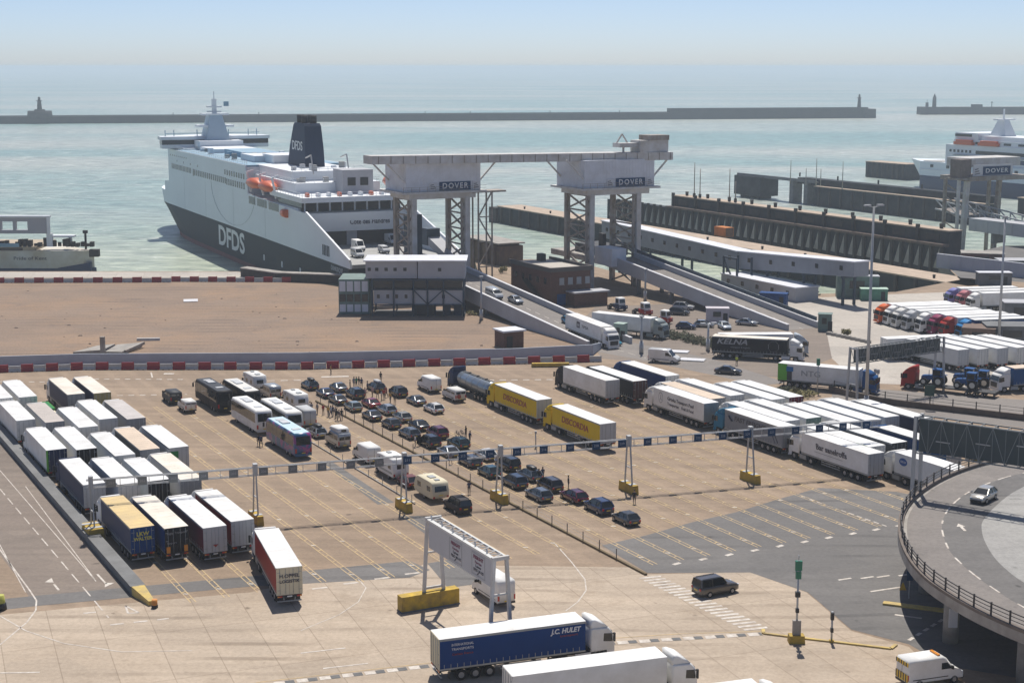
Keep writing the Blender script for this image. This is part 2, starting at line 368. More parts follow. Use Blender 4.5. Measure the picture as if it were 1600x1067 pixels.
# foreground apron of big concrete slabs
area('apron', [(-160, -50), (60, -50), P(1420, 1010), P(1330, 985), P(1260, 925), P(1170, 893), P(1010, 897), P(985, 886), P(660, 882), P(640, 897), P(480, 906), P(390, 925), P(0, 960), P(-300, 1000)], E4, APRON)
area('lorry_park', [P(1290, 512), P(1180, 470), P(1340, 462), P(1700, 448), P(1900, 610), P(1700, 612), P(1340, 598), P(1300, 560)], E4, PALEC)
area('asphalt_lot', [P(940, 852), P(1010, 836), P(1080, 816), P(1150, 800), P(1215, 780), P(1280, 762), P(1400, 768), P(1560, 800), P(1640, 1067), P(1480, 1040), P(1420, 1006), P(1330, 983), P(1262, 925), P(1172, 894), P(1012, 895)], 2 * E4, ASPH)
area('worn_lane', [P(-40, 655), P(6, 668), P(224, 924), P(150, 925), P(90, 931), P(46, 934), P(30, 905), P(-60, 790)], 1.6 * E4, ASPHB)
area('asphalt_strip', [P(-60, 942), P(60, 930), P(390, 900), P(640, 876), P(672, 890), P(640, 902), P(470, 912), P(390, 916), P(60, 946), P(-60, 960)], 2 * E4, ASPH)
area('asphalt_strip', [P(500, 720), P(520, 722), P(616, 785), P(590, 788)], 2 * E4, ASPH)
area('asphalt_strip', [P(625, 806), P(668, 806), P(730, 840), P(720, 860), P(690, 852)], 2 * E4, ASPH)
area('asphalt_patch', [P(668, 880), P(735, 868), P(800, 905), P(700, 918)], 3 * E4, ASPH)
area('far_yard', [P(1500, 434), P(1640, 444), (300, 400), (300, 460), (200, 468), LP(345, 346), LP(312, 331), LP(305.5, 331)], 0.8 * E4, ASPH)
area('terminal_yard', [P(940, 560), P(905, 505), P(930, 480), P(1150, 470), P(1292, 516), P(1300, 560), P(1220, 590), P(1000, 566)], 0.7 * E4, ASPHB)
area('road', [P(1300, 606), P(1345, 606), P(1700, 632), P(1700, 690), P(1600, 668), P(1430, 648), P(1300, 628)], 1.5 * E4, ROADG)
area('road', [P(925, 548), P(905, 530), P(960, 530), P(1110, 560), P(1230, 598), P(1190, 602), P(1000, 562)], 1.7 * E4, ROADG)

# loose stones and rubble on the bare land, and faint tyre ruts
rb = MB(); rq = random.Random(21)
for _ in range(70):
    q = P(rq.uniform(-30, 760), rq.uniform(452, 560)); z = rq.choice((0.06, 0.08, 0.1, 0.14, 0.2)); w = z * rq.uniform(1.0, 2.6)
    if q[0] > P(0, 480)[0] * 0 - 14 and q[1] > 300: continue
    rb.hexa([(q[0] - w, q[1] - w * .7, 0), (q[0] + w, q[1] - w * .5, 0), (q[0] + w * .8, q[1] + w * .7, 0), (q[0] - w * .7, q[1] + w, 0), (q[0] - w * .5, q[1] - w * .4, z), (q[0] + w * .6, q[1] - w * .3, z * .8), (q[0] + w * .4, q[1] + w * .4, z), (q[0] - w * .4, q[1] + w * .5, z * .7)])
tag(rb.build('rubble', mat('rubble_stone', (0.27, 0.21, 0.165), 0.95, 0, 0.4, 0.3)), kind='stuff')
# painted markings, one object per kind of marking
def stripe(mb, a, b, w, z=4 * E4):
    a = Vector((a[0], a[1])); b = Vector((b[0], b[1])); d = (b - a)
    if d.length < 1e-4: return
    d.normalize(); n = Vector((-d.y, d.x)) * w / 2
    mb.sheet([(*(a - n), z), (*(b - n), z), (*(b + n), z), (*(a + n), z)])
def dashes(mb, a, b, w, on, off, z=4 * E4):
    a = Vector((a[0], a[1])); b = Vector((b[0], b[1])); L = (b - a).length; d = (b - a) / L; x = 0
    while x < L:
        stripe(mb, a + d * x, a + d * min(L, x + on), w, z); x += on + off
def curve(mb, pts, w, z=4 * E4):
    for a, b in zip(pts, pts[1:]): stripe(mb, a, b, w, z)
ym = MB(); wm = MB()
rnd = random.Random(3)
def lane_divider(s, t0, t1):
    for o in (-0.26, 0.26): dashes(ym, LP(s + o, t0), LP(s + o, t1), 0.105, 5.5, 0.12)
    t = t0 + 1.2
    while t < t1:
        stripe(ym, LP(s - 0.24, t), LP(s + 0.24, t + 0.25), 0.15, 5 * E4); t += 2.2
    t = t0 + 3
    while t < t1:
        stripe(wm, LP(s - 0.2, t), LP(s + 0.2, t - 0.35), 0.24, 6 * E4); t += 11.5
for k in range(13): lane_divider(41.12 + 3.44 * k, 147.6 + (0 if k < 5 else -2.0), 240 if k > 4 else 236)
for k in range(13): lane_divider(88.4 + 3.42 * k, 136.6 - 0.0 * k, 226 - 1.2 * k)
for k in range(12):                           # the short white mark at the head of each right-hand lane
    stripe(wm, LP(90.1 + 3.42 * k, 135.7), LP(91.1 + 3.42 * k, 135.9), 0.5)
for k in range(4): stripe(wm, LP(53.0 + 3.44 * k, 146.0), LP(54.6 + 3.44 * k, 145.8), 0.4)
dashes(wm, P(1265, 780), P(1385, 822), 0.22, 0.9, 0.5)
dashes(wm, P(0, 764), P(170, 965), 0.14, 3.2, 1.6)
stripe(wm, P(-10, 845), P(47, 923), 0.16); curve(wm, [P(47, 923), P(57, 938), P(56, 953), P(42, 972), P(0, 1007), P(-30, 1024)], 0.16)
curve(wm, [P(0, 962), P(40, 985), P(100, 1005), P(190, 1018), P(300, 1016)], 0.13)
stripe(wm, P(-20, 815), P(40, 925), 0.1); stripe(wm, P(40, 760), P(148, 905), 0.10); stripe(wm, P(0, 735), P(150, 908), 0.10)
stripe(wm, P(150, 835), P(232, 938), 0.12)
for a, b in (((84, 912), (92, 922)), ((152, 897), (166, 912))): stripe(wm, P(*a), P(*b), 0.22)
for c, d in (((80, 905), 1), ((167, 915), -1)):
    q = P(*c); wm.sheet([(q[0] - 0.4, q[1] - 0.9 * d, 4 * E4), (q[0] + 0.55, q[1] - 1.0 * d, 4 * E4), (q[0] - 0.1, q[1] + 0.5 * d, 4 * E4)])
curve(wm, [P(196, 946), P(217, 957), P(200, 958), P(196, 946)], 0.2)
dashes(wm, P(172, 976), P(264, 966), 0.35, 1.3, 0.9)
stripe(wm, P(130, 958), P(150, 956), 0.3)
for y in (592, 619): dashes(wm, P(130, y), P(292, y + 1 - (y > 600) * 4), 0.45, 0.9, 0.9)
dashes(wm, P(762, 594), P(872, 593), 0.5, 1.1, 0.9); dashes(wm, P(-20, 596), P(80, 597), 0.4, 0.9, 0.9)
stripe(wm, P(502, 589), P(545, 588), 0.9); stripe(wm, P(256, 584), P(272, 584), 0.9); stripe(wm, P(236, 582), P(238, 590), 0.25)
dashes(wm, P(418, 595), P(470, 594), 0.5, 1.2, 1.0)
# kerb-edge blocks and the zebra band in the foreground
stripe(ym, P(400, 1066), P(684, 1034), 0.12); stripe(ym, P(940, 998), P(1060, 990), 0.12); stripe(ym, P(1060, 990), P(1192, 986), 0.12)
dashes(wm, P(428, 1068), P(690, 1038), 0.75, 0.95, 1.05); dashes(wm, P(930, 1006), P(1190, 990), 0.8, 1.0, 1.1)
dk = MB()
def shifted(a, b, d):
    a, b = Vector(a), Vector(b); u = (b - a).normalized() * d; return a + u, b
for pa, pb, on, off, dd in ((P(428, 1068), P(690, 1038), 0.8, 1.2, 0.98), (P(930, 1006), P(1190, 990), 0.8, 1.3, 1.05)):
    qa, qb = shifted(pa, pb, dd); dashes(dk, qa, qb, 0.75, on, off)
tag(dk.build('dark_kerb_blocks', mat('dark_block_paint', (0.13, 0.13, 0.13), 0.85, 0, 0.3, 1.0)), kind='structure')
a = Vector(P(1012, 900)); b = Vector(P(1185, 984)); n = int((b - a).length / 0.85)
for i in range(n):
    q = a.lerp(b, (i + 0.5) / n); stripe(wm, (q.x - 1.15, q.y - 0.35), (q.x + 1.15, q.y + 0.35), 0.42)
curve(wm, [P(868, 850), P(893, 878), P(914, 905), P(916, 922), P(903, 940), P(884, 954)], 0.13)
curve(wm, [P(560, 905), P(572, 918), P(560, 940), P(530, 960), P(470, 985)], 0.10)
stripe(wm, P(0, 1051), P(62, 1050), 0.22); stripe(wm, P(470, 1020), P(540, 1012), 0.22); stripe(wm, P(505, 1044), P(575, 1036), 0.22)
for u in (1310, 1370, 1404, 1345): stripe(wm, P(u, 906 - (u - 1310) * 0.07), P(u + 20, 903 - (u - 1310) * 0.07), 0.3)
stripe(wm, P(1360, 924), P(1408, 917), 0.3); stripe(wm, P(1398, 960), P(1440, 966), 0.35)
dashes(wm, P(1420, 1000), P(1482, 962), 0.35, 0.9, 0.7)
dashes(wm, P(930, 536), P(1010, 560), 0.15, 2.5, 1.5); stripe(wm, P(1020, 545), P(1100, 566), 0.15)
tag(ym.build('lane_markings', MKY), kind='structure'); tag(wm.build('road_markings', MKW), kind='structure')

# ---------------------------------------------------------------- haze over the sea: one closed box of thin even air
hz = MB(); hz.box(-25000, 25000, -450, 27000, WZ - 4, 56.0)
hm = bpy.data.materials.new('sea_haze'); hm.use_nodes = True; t = hm.node_tree; t.nodes.clear()
pv = t.nodes.new('ShaderNodeVolumePrincipled'); pv.inputs['Color'].default_value = (0.68, 0.78, 0.87, 1)
pv.inputs['Density'].default_value = 0.00019; pv.inputs['Anisotropy'].default_value = 0.2
ho = t.nodes.new('ShaderNodeOutputMaterial'); t.links.new(pv.outputs[0], ho.inputs['Volume'])
tag(hz.build('haze', hm), kind='stuff')

# ================================================================ VEHICLE KITS (origin on the ground, +x is the front)
WH_L = wheel_mesh(0.50, 0.34, 14); WH_T = wheel_mesh(0.50, 0.60, 14); WH_C = wheel_mesh(0.33, 0.22, 12); WH_V = wheel_mesh(0.36, 0.24, 12)
def plate_mb(w, h, d=0.02):
    m = MB(); m.box(-d / 2, d / 2, -w / 2, w / 2, -h / 2, h / 2); return m

def tractor_parts(K, x0, detail=True):
    """A two-axle tractor whose cab back stands at x0; the cab is 2.3 m long."""
    ch = MB(); ch.box(x0 - 3.4, x0 + 2.0, -0.42, 0.42, 0.62, 0.95); ch.box(x0 - 3.0, x0 - 2.0, -0.5, 0.5, 0.95, 1.14)
    ch.box(x0 - 0.9, x0 + 0.1, -1.1, -0.6, 0.45, 0.95)
    K.add('chassis', ch, ['dark'])
    cb = MB()
    cb.profile([(x0, 0.95), (x0, 3.05), (x0 + 0.12, 3.16), (x0 + 1.75, 3.10), (x0 + 2.12, 2.62), (x0 + 2.28, 1.85), (x0 + 2.34, 1.0), (x0 + 2.3, 0.42), (x0 + 1.7, 0.42), (x0 + 1.62, 0.98)], 1.25, 0.10, 0, True)
    c = K.add('cab', cb, ['cab'])
    ws = MB(); ws.hexa([(x0 + 2.285, -1.10, 1.93), (x0 + 2.305, -1.10, 1.93), (x0 + 2.305, 1.10, 1.93), (x0 + 2.285, 1.10, 1.93),
                        (x0 + 2.08, -1.05, 2.74), (x0 + 2.11, -1.05, 2.74), (x0 + 2.11, 1.05, 2.74), (x0 + 2.08, 1.05, 2.74)])
    K.add('windscreen', ws, ['glass'], c)
    for sg in (1, -1):
        sw = MB(); a = 1.235 * sg; b2 = 1.262 * sg
        pr = [(x0 + 1.2, 1.9), (x0 + 2.1, 1.78), (x0 + 2.0, 2.55), (x0 + 1.25, 2.62)]
        sw.loft([[(x, a, z) for x, z in pr], [(x, b2, z) for x, z in pr]], 0, False); K.add('side_window', sw, ['glass'], c)
        mi = MB(); mi.box(x0 + 2.12, x0 + 2.26, sg * 1.33, sg * 1.55, 1.85, 2.65); mi.box(x0 + 2.05, x0 + 2.16, sg * 1.2, sg * 1.40, 2.5, 2.56)
        K.add('mirror', mi, ['trim'], c)
        hl = MB(); hl.box(x0 + 2.28, x0 + 2.345, sg * 0.72, sg * 1.14, 0.62, 0.82); K.add('headlight', hl, ['clear'], c)
        st = MB(); st.box(x0 + 0.9, x0 + 1.75, sg * 1.02, sg * 1.20, 0.35, 0.95); K.add('step', st, ['trim'], c)
    wd = MB()
    wd.profile([(x0 + 0.02, 3.10), (x0 + 0.02, 3.92), (x0 + 0.35, 3.95), (x0 + 1.05, 3.66), (x0 + 1.72, 3.12)], 1.16, 0.12, 0, True)
    K.add('wind_deflector', wd, ['cab'], c)
    gr = MB(); gr.box(x0 + 2.26, x0 + 2.365, -0.86, 0.86, 0.92, 1.72); K.add('grille', gr, ['trim'], c)
    bu = MB(); bu.box(x0 + 2.2, x0 + 2.39, -1.22, 1.22, 0.34, 0.60); K.add('bumper', bu, ['cab'], c)
    ft = MB(); ft.box(x0 - 1.5, x0 - 0.1, 0.72, 1.22, 0.42, 1.0); K.add('fuel_tank', ft, ['steel'])
    sk = MB(); sk.box(x0 - 1.5, x0 + 0.0, -1.24, -1.2, 0.38, 1.0); K.add('side_skirt', sk, ['cab'])
    mg = MB(); mg.box(x0 - 3.25, x0 - 1.9, 0.62, 1.24, 1.04, 1.09); mg.box(x0 - 3.25, x0 - 1.9, -1.24, -0.62, 1.04, 1.09); K.add('mudguard', mg, ['trim'])
    for y in (1.05, -1.05): K.add('wheel', WH_L, ['tyre', 'rim'], None, (x0 + 1.05, y, 0.5))
    for y in (0.93, -0.93): K.add('wheel', WH_T, ['tyre', 'rim'], None, (x0 - 2.55, y, 0.5))
    bf = MB(); bf.box(x0 - 0.12, x0, -1.15, 1.15, 1.0, 1.3); K.add('cab_step', bf, ['dark'])

def trailer_parts(K, kind='box', L=13.6, h=4.0, zb=1.16):
    w = 1.275
    b = MB(); b.box(0.03, L, -w, w, zb, h - 0.03)
    if kind == 'curtain':             # lower pelmet, pillar lines and the buckle straps
        for sg in (1, -1):
            b.box(0.0, L, sg * w if sg > 0 else -w - 0.02, sg * w + 0.02 if sg > 0 else -w, h - 0.22, h - 0.05, 1)
            b.box(0.0, L, sg * w if sg > 0 else -w - 0.02, sg * w + 0.02 if sg > 0 else -w, zb, zb + 0.14, 1)
            for i in range(22):
                x = 0.4 + i * 0.6; y0, y1 = (w, w + 0.018) if sg > 0 else (-w - 0.018, -w)
                b.box(x, x + 0.05, y0, y1, zb + 0.14, zb + 0.5, 1)
    else:
        for sg in (1, -1):
            y0, y1 = (w, w + 0.012) if sg > 0 else (-w - 0.012, -w)
            b.box(0.03, L, y0, y1, zb, zb + 0.22, 1); b.box(0.03, L, y0, y1, h - 0.16, h - 0.04, 2)
            b.box(L - 0.1, L, y0, y1, zb + 0.22, h - 0.16, 2)
    t = K.add('trailer_body', b, ['body', 'steel', 'body'])
    r = MB(); r.box(0.0, L + 0.02, -w - 0.025, w + 0.025, h - 0.03, h)
    for i in range(1, 12): r.box(i * L / 12 - 0.02, i * L / 12 + 0.02, -w + 0.05, w - 0.05, h, h + 0.008)
    K.add('roof', r, ['roof'], t)
    d = MB(); d.box(-0.03, 0.03, -w, -0.012, zb + 0.03, h - 0.06); d.box(-0.03, 0.03, 0.012, w, zb + 0.03, h - 0.06)
    for y in (-0.95, -0.38, 0.38, 0.95): d.cyl((-0.055, y, zb + 0.1), (-0.055, y, h - 0.12), 0.022, n=6, mi=1)
    for z in (zb + 0.5, zb + 1.4, zb + 2.3):
        for sg in (1, -1): d.box(-0.045, -0.03, sg * 1.05 - 0.16, sg * 1.05 + 0.16, z, z + 0.05, 1)
    d.box(-0.04, 0.0, -w - 0.02, w + 0.02, h - 0.16, h - 0.03, 2); d.box(-0.04, 0.0, -w - 0.02, -w + 0.04, zb, h - 0.03, 2); d.box(-0.04, 0.0, w - 0.04, w + 0.02, zb, h - 0.03, 2)
    K.add('rear_door', d, ['rear', 'steel', 'rear'], t)
    c = MB(); c.box(0.05, L - 0.2, -0.5, -0.38, 0.75, zb); c.box(0.05, L - 0.2, 0.38, 0.5, 0.75, zb); c.box(0.02, 0.18, -1.22, 1.22, 0.92, zb)
    for x in (2.0, 3.3, 4.6): c.box(x - 0.08, x + 0.08, -0.95, 0.95, 0.4, 0.6)
    c.box(6.0, 6.4, -1.2, 1.2, 0.9, zb); c.box(8.6, 8.9, -1.2, 1.2, 0.9, zb)
    K.add('trailer_chassis', c, ['dark'])
    u = MB(); u.box(0.12, 0.24, -1.2, 1.2, 0.42, 0.56); u.box(0.15, 0.22, -0.6, -0.5, 0.5, 0.95); u.box(0.15, 0.22, 0.5, 0.6, 0.5, 0.95)
    K.add('underrun_bar', u, ['steel'])
    for sg in (1, -1):
        tl = MB(); tl.box(-0.02, 0.03, sg * 0.72, sg * 1.2, 0.94, 1.10, 0); tl.box(-0.024, 0.0, sg * 1.02, sg * 1.2, 0.95, 1.09, 1); K.add('tail_light', tl, ['red', 'amber'])
        g = MB()
        for z in (0.55, 0.85): g.box(5.6, 9.4, sg * 1.18 - 0.02, sg * 1.18 + 0.02, z, z + 0.14)
        K.add('side_guard', g, ['steel'])
        lg = MB(); lg.box(10.15, 10.3, sg * 0.85 - 0.07, sg * 0.85 + 0.07, 0.28, zb); lg.box(10.08, 10.37, sg * 0.85 - 0.13, sg * 0.85 + 0.13, 0.24, 0.28); K.add('landing_leg', lg, ['dark'])
        mf = MB(); mf.box(0.95, 0.98, sg * 0.75, sg * 1.22, 0.2, 0.95); K.add('mudflap', mf, ['black'])
    K.add('number_plate', plate_mb(0.5, 0.13), ['platew'], None, (-0.03, 0, 1.02))
    for x in (2.0, 3.3, 4.6):
        for y in (1.04, -1.04): K.add('wheel', WH_L, ['tyre', 'rim'], None, (x, y, 0.5))
LORRY = {}
for kd in ('box', 'curtain'):
    LORRY[kd] = Kit(); trailer_parts(LORRY[kd], kd); tractor_parts(LORRY[kd], 14.15)

def stations_body(m, st, mi=0):
    """Closed car body from stations (x, z_bottom, z_belt, half width): a rounded tub."""
    rings = []
    for x, z0, zb, w in st:
        k = min(0.16, (zb - z0) * 0.3)
        rings.append([(x, -w * 0.88, z0), (x, -w, z0 + k), (x, -w, zb - k * 1.3), (x, -w * 0.93, zb - k * 0.25), (x, -w * 0.82, zb),
                      (x, 0, zb + 0.02), (x, w * 0.82, zb), (x, w * 0.93, zb - k * 0.25), (x, w, zb - k * 1.3), (x, w, z0 + k), (x, w * 0.88, z0), (x, 0, z0)])
    m.loft(rings, mi, True)
def car_kit(L, w, H, belt, hood, x_ws0, x_ws1, x_r1, x_r0, rails=False, tall_rear=0.0, spare=False):
    """Rear at x = -L/2. Windscreen runs from (x_ws0, belt) to (x_ws1, H); rear screen from (x_r1, H) down to (x_r0, belt)."""
    K = Kit(); h = w / 2; f = L / 2
    b = MB()
    stations_body(b, [(-f, 0.42, belt - 0.22 + tall_rear, h * 0.80), (-f + 0.10, 0.30, belt - 0.05 + tall_rear, h * 0.93), (-f + 0.55, 0.24, belt, h), (x_r0 + 0.5, 0.22, belt, h),
                      (0, 0.22, belt, h), (x_ws0 - 0.1, 0.22, belt - 0.01, h), (x_ws0 + 0.3, 0.24, hood + 0.08, h * 0.99), (f - 0.5, 0.26, hood, h * 0.95), (f - 0.12, 0.30, hood - 0.14, h * 0.86), (f, 0.40, hood - 0.30, h * 0.72)])
    # roof panel and pillars
    t = h * 0.71
    ro = [(x_ws1 - 0.05, -t, H - 0.05), (x_ws1 - 0.05, t, H - 0.05)]
    b.hexa([(x_r1 - 0.02, -t, H - 0.07), (x_ws1 + 0.04, -t, H - 0.07), (x_ws1 + 0.04, t, H - 0.07), (x_r1 - 0.02, t, H - 0.07),
            (x_r1 + 0.05, -t * 0.9, H), (x_ws1 - 0.06, -t * 0.9, H), (x_ws1 - 0.06, t * 0.9, H), (x_r1 + 0.05, t * 0.9, H)])
    bw = h * 0.925
    for sg in (1, -1):
        b.bar((x_ws0, sg * bw, belt - 0.02), (x_ws1, sg * t * 1.01, H - 0.05), 0.075, 0.07)
        b.bar((x_r0 + 0.06, sg * bw, belt - 0.02), (x_r1, sg * t * 1.01, H - 0.05), 0.17 if x_r1 - x_r0 < 0.5 else 0.12, 0.08)
        xm = (x_ws1 + x_r1) / 2 - 0.05; b.bar((xm, sg * bw * 1.0, belt - 0.02), (xm, sg * t * 1.02, H - 0.05), 0.075, 0.06)
    bd = K.add('body', b, ['body'])
    g = MB(); k = 0.985
    lo = [(x_r0, -bw * k, belt - 0.03), (x_ws0, -bw * k, belt - 0.03), (x_ws0, bw * k, belt - 0.03), (x_r0, bw * k, belt - 0.03)]
    hi = [(x_r1, -t * k, H - 0.05), (x_ws1, -t * k, H - 0.05), (x_ws1, t * k, H - 0.05), (x_r1, t * k, H - 0.05)]
    g.hexa(lo + hi); K.add('windows', g, ['glass'])
    wx = L * 0.30
    for x in (wx, -wx * 0.93):
        for sg in (1, -1): K.add('wheel', WH_C, ['tyre', 'rim'], None, (x, sg * (h - 0.09), 0.33))
    for sg in (1, -1):
        q = MB(); q.box(-f - 0.01, -f + 0.16, sg * h * 0.62 if sg > 0 else -h * 0.86, sg * h * 0.86 if sg > 0 else -h * 0.62, belt - 0.36, belt - 0.14); K.add('tail_light', q, ['red'])
        q = MB(); q.box(f - 0.22, f - 0.05, sg * h * 0.52 if sg > 0 else -h * 0.82, sg * h * 0.82 if sg > 0 else -h * 0.52, hood - 0.26, hood - 0.14); K.add('headlight', q, ['clear'])
        q = MB(); q.box(x_ws0 - 0.35, x_ws0 - 0.18, sg * h if sg > 0 else -h - 0.2, sg * h + 0.2 if sg > 0 else -h, belt, belt + 0.14); K.add('mirror', q, ['body'])
    K.add('number_plate', plate_mb(0.52, 0.12), ['platey'], None, (-f - 0.012, 0, belt - 0.38))
    bm = MB(); bm.box(-f - 0.015, -f + 0.2, -h * 0.78, h * 0.78, 0.34, 0.5); bm.box(f - 0.2, f + 0.01, -h * 0.68, h * 0.68, 0.32, 0.5); K.add('bumper', bm, ['trim'])
    if rails:
        q = MB()
        for sg in (1, -1): q.bar((x_r1 + 0.15, sg * t * 0.86, H + 0.045), (x_ws1 - 0.2, sg * t * 0.86, H + 0.045), 0.045)
        K.add('roof_rail', q, ['trim'])
    if spare:
        q = MB(); q.cyl((-f - 0.2, 0, 0.95), (-f - 0.01, 0, 0.95), 0.34, n=14); K.add('spare_wheel', q, ['tyre'])
    return K
CAR = dict(
    hatch=car_kit(4.15, 1.78, 1.47, 0.94, 0.86, 1.05, 0.18, -1.28, -1.95),
    saloon=car_kit(4.65, 1.82, 1.43, 0.94, 0.86, 1.08, 0.15, -0.90, -1.72),
    estate=car_kit(4.70, 1.82, 1.48, 0.95, 0.87, 1.10, 0.20, -1.68, -2.25, rails=True),
    mpv=car_kit(4.55, 1.84, 1.66, 1.00, 0.93, 1.40, 0.42, -1.72, -2.15, rails=True),
    suv=car_kit(4.65, 1.90, 1.72, 1.08, 1.02, 1.05, 0.28, -1.74, -2.22, rails=True),
    offroad=car_kit(4.75, 1.92, 1.86, 1.14, 1.04, 0.92, 0.40, -2.16, -2.32, rails=True))
def roofbox(root, m, z, x=-0.55, w=0.85, L=1.95, y=0.0):
    b = MB(); rings = []
    for t, k in ((0, 0.6), (0.08, 0.92), (0.5, 1.0), (0.86, 0.9), (1.0, 0.55)):
        hw = w / 2 * k; hh = 0.36 * k
        rings.append([(x - L / 2 + L * t, y - hw, z + 0.07), (x - L / 2 + L * t, y - hw, z + 0.07 + hh * 0.7), (x - L / 2 + L * t, y - hw * 0.75, z + 0.07 + hh), (x - L / 2 + L * t, y + hw * 0.75, z + 0.07 + hh), (x - L / 2 + L * t, y + hw, z + 0.07 + hh * 0.7), (x - L / 2 + L * t, y + hw, z + 0.07)])
    b.loft(rings, 0, True); return b.build('roof_box', m, root)

def van_kit(L=5.6, w=1.98, H=2.45, win=False, nose=1.25):
    K = Kit(); f = L / 2; h = w / 2; b = MB()
    b.profile([(-f, 0.42), (-f, H - 0.25), (-f + 0.12, H), (f - nose - 0.85, H + 0.02), (f - nose - 0.55, H - 0.12), (f - nose + 0.28, 1.34), (f - 0.25, 1.10), (f, 0.80), (f, 0.40)], h, 0.13, 0, True)
    bd = K.add('body', b, ['body'])
    g = MB(); x0, z0, x1, z1 = f - nose + 0.26, 1.36, f - nose - 0.53, H - 0.16
    g.hexa([(x0, -h * 0.86, z0), (x0 + 0.04, -h * 0.86, z0 + 0.02), (x0 + 0.04, h * 0.86, z0 + 0.02), (x0, h * 0.86, z0), (x1, -h * 0.80, z1), (x1 + 0.05, -h * 0.80, z1), (x1 + 0.05, h * 0.80, z1), (x1, h * 0.80, z1)])
    K.add('windscreen', g, ['glass'])
    for sg in (1, -1):
        def pane(xs, z0, z1):
            q = MB(); a = h - 0.01; c = h + 0.012; pr = [(xs[0], z0), (xs[1], z0), (xs[2], z1), (xs[0], z1)]
            q.loft([[(x, sg * a, z) for x, z in pr], [(x, sg * c, z) for x, z in pr]], 0, False); K.add('side_window', q, ['glass'])
        pane((f - nose - 1.05, f - nose + 0.02, f - nose - 0.5), 1.42, 2.0 if H > 2.2 else 1.8)
        if win:
            for k in range(2): pane((-f + 0.35 + k * 1.4, -f + 1.55 + k * 1.4, -f + 1.55 + k * 1.4), 1.35, min(H - 0.4, 1.98))
        q = MB(); q.box(-f - 0.015, -f + 0.1, sg * h * 0.8 if sg > 0 else -h * 0.96, sg * h * 0.96 if sg > 0 else -h * 0.8, 0.75, 1.25); K.add('tail_light', q, ['red'])
        q = MB(); q.box(f - 0.2, f - 0.02, sg * h * 0.55 if sg > 0 else -h * 0.85, sg * h * 0.85 if sg > 0 else -h * 0.55, 0.78, 0.98); K.add('headlight', q, ['clear'])
        q = MB(); q.box(f - nose - 0.1, f - nose + 0.05, sg * h if sg > 0 else -h - 0.25, sg * h + 0.25 if sg > 0 else -h, 1.4, 1.7); K.add('mirror', q, ['trim'])
        for x in (f - 0.95, -f + 1.15): K.add('wheel', WH_V, ['tyre', 'rim'], None, (x, sg * (h - 0.12), 0.36))
        q = MB(); q.box(-f - 0.012, -f + 0.02, sg * 0.06 if sg > 0 else -h * 0.82, sg * h * 0.82 if sg > 0 else -0.06, 1.42, H - 0.45 if H > 2.1 else H - 0.3); K.add('rear_window', q, ['glass' if win else 'body'])
    q = MB(); q.box(-f - 0.03, -f + 0.2, -h * 0.95, h * 0.95, 0.36, 0.55); q.box(f - 0.2, f + 0.02, -h * 0.9, h * 0.9, 0.34, 0.62); K.add('bumper', q, ['trim'])
    q = MB(); q.box(-f - 0.014, -f + 0.01, -0.015, 0.015, 0.6, H - 0.2); q.box(-f + 0.5, f - 1.6, h - 0.01, h + 0.012, 0.72, 0.80); q.box(-f + 0.5, f - 1.6, -h - 0.012, -h + 0.01, 0.72, 0.80); K.add('trim_strip', q, ['trim'])
    K.add('number_plate', plate_mb(0.52, 0.12), ['platey'], None, (-f - 0.03, 0, 0.66))
    return K
VAN = dict(panel=van_kit(5.6, 1.98, 2.50), minibus=van_kit(5.2, 1.92, 2.05, True), small=van_kit(4.5, 1.8, 1.9, True, 1.15), high=van_kit(5.9, 2.0, 2.75), camper=van_kit(5.3, 1.95, 2.35, True))

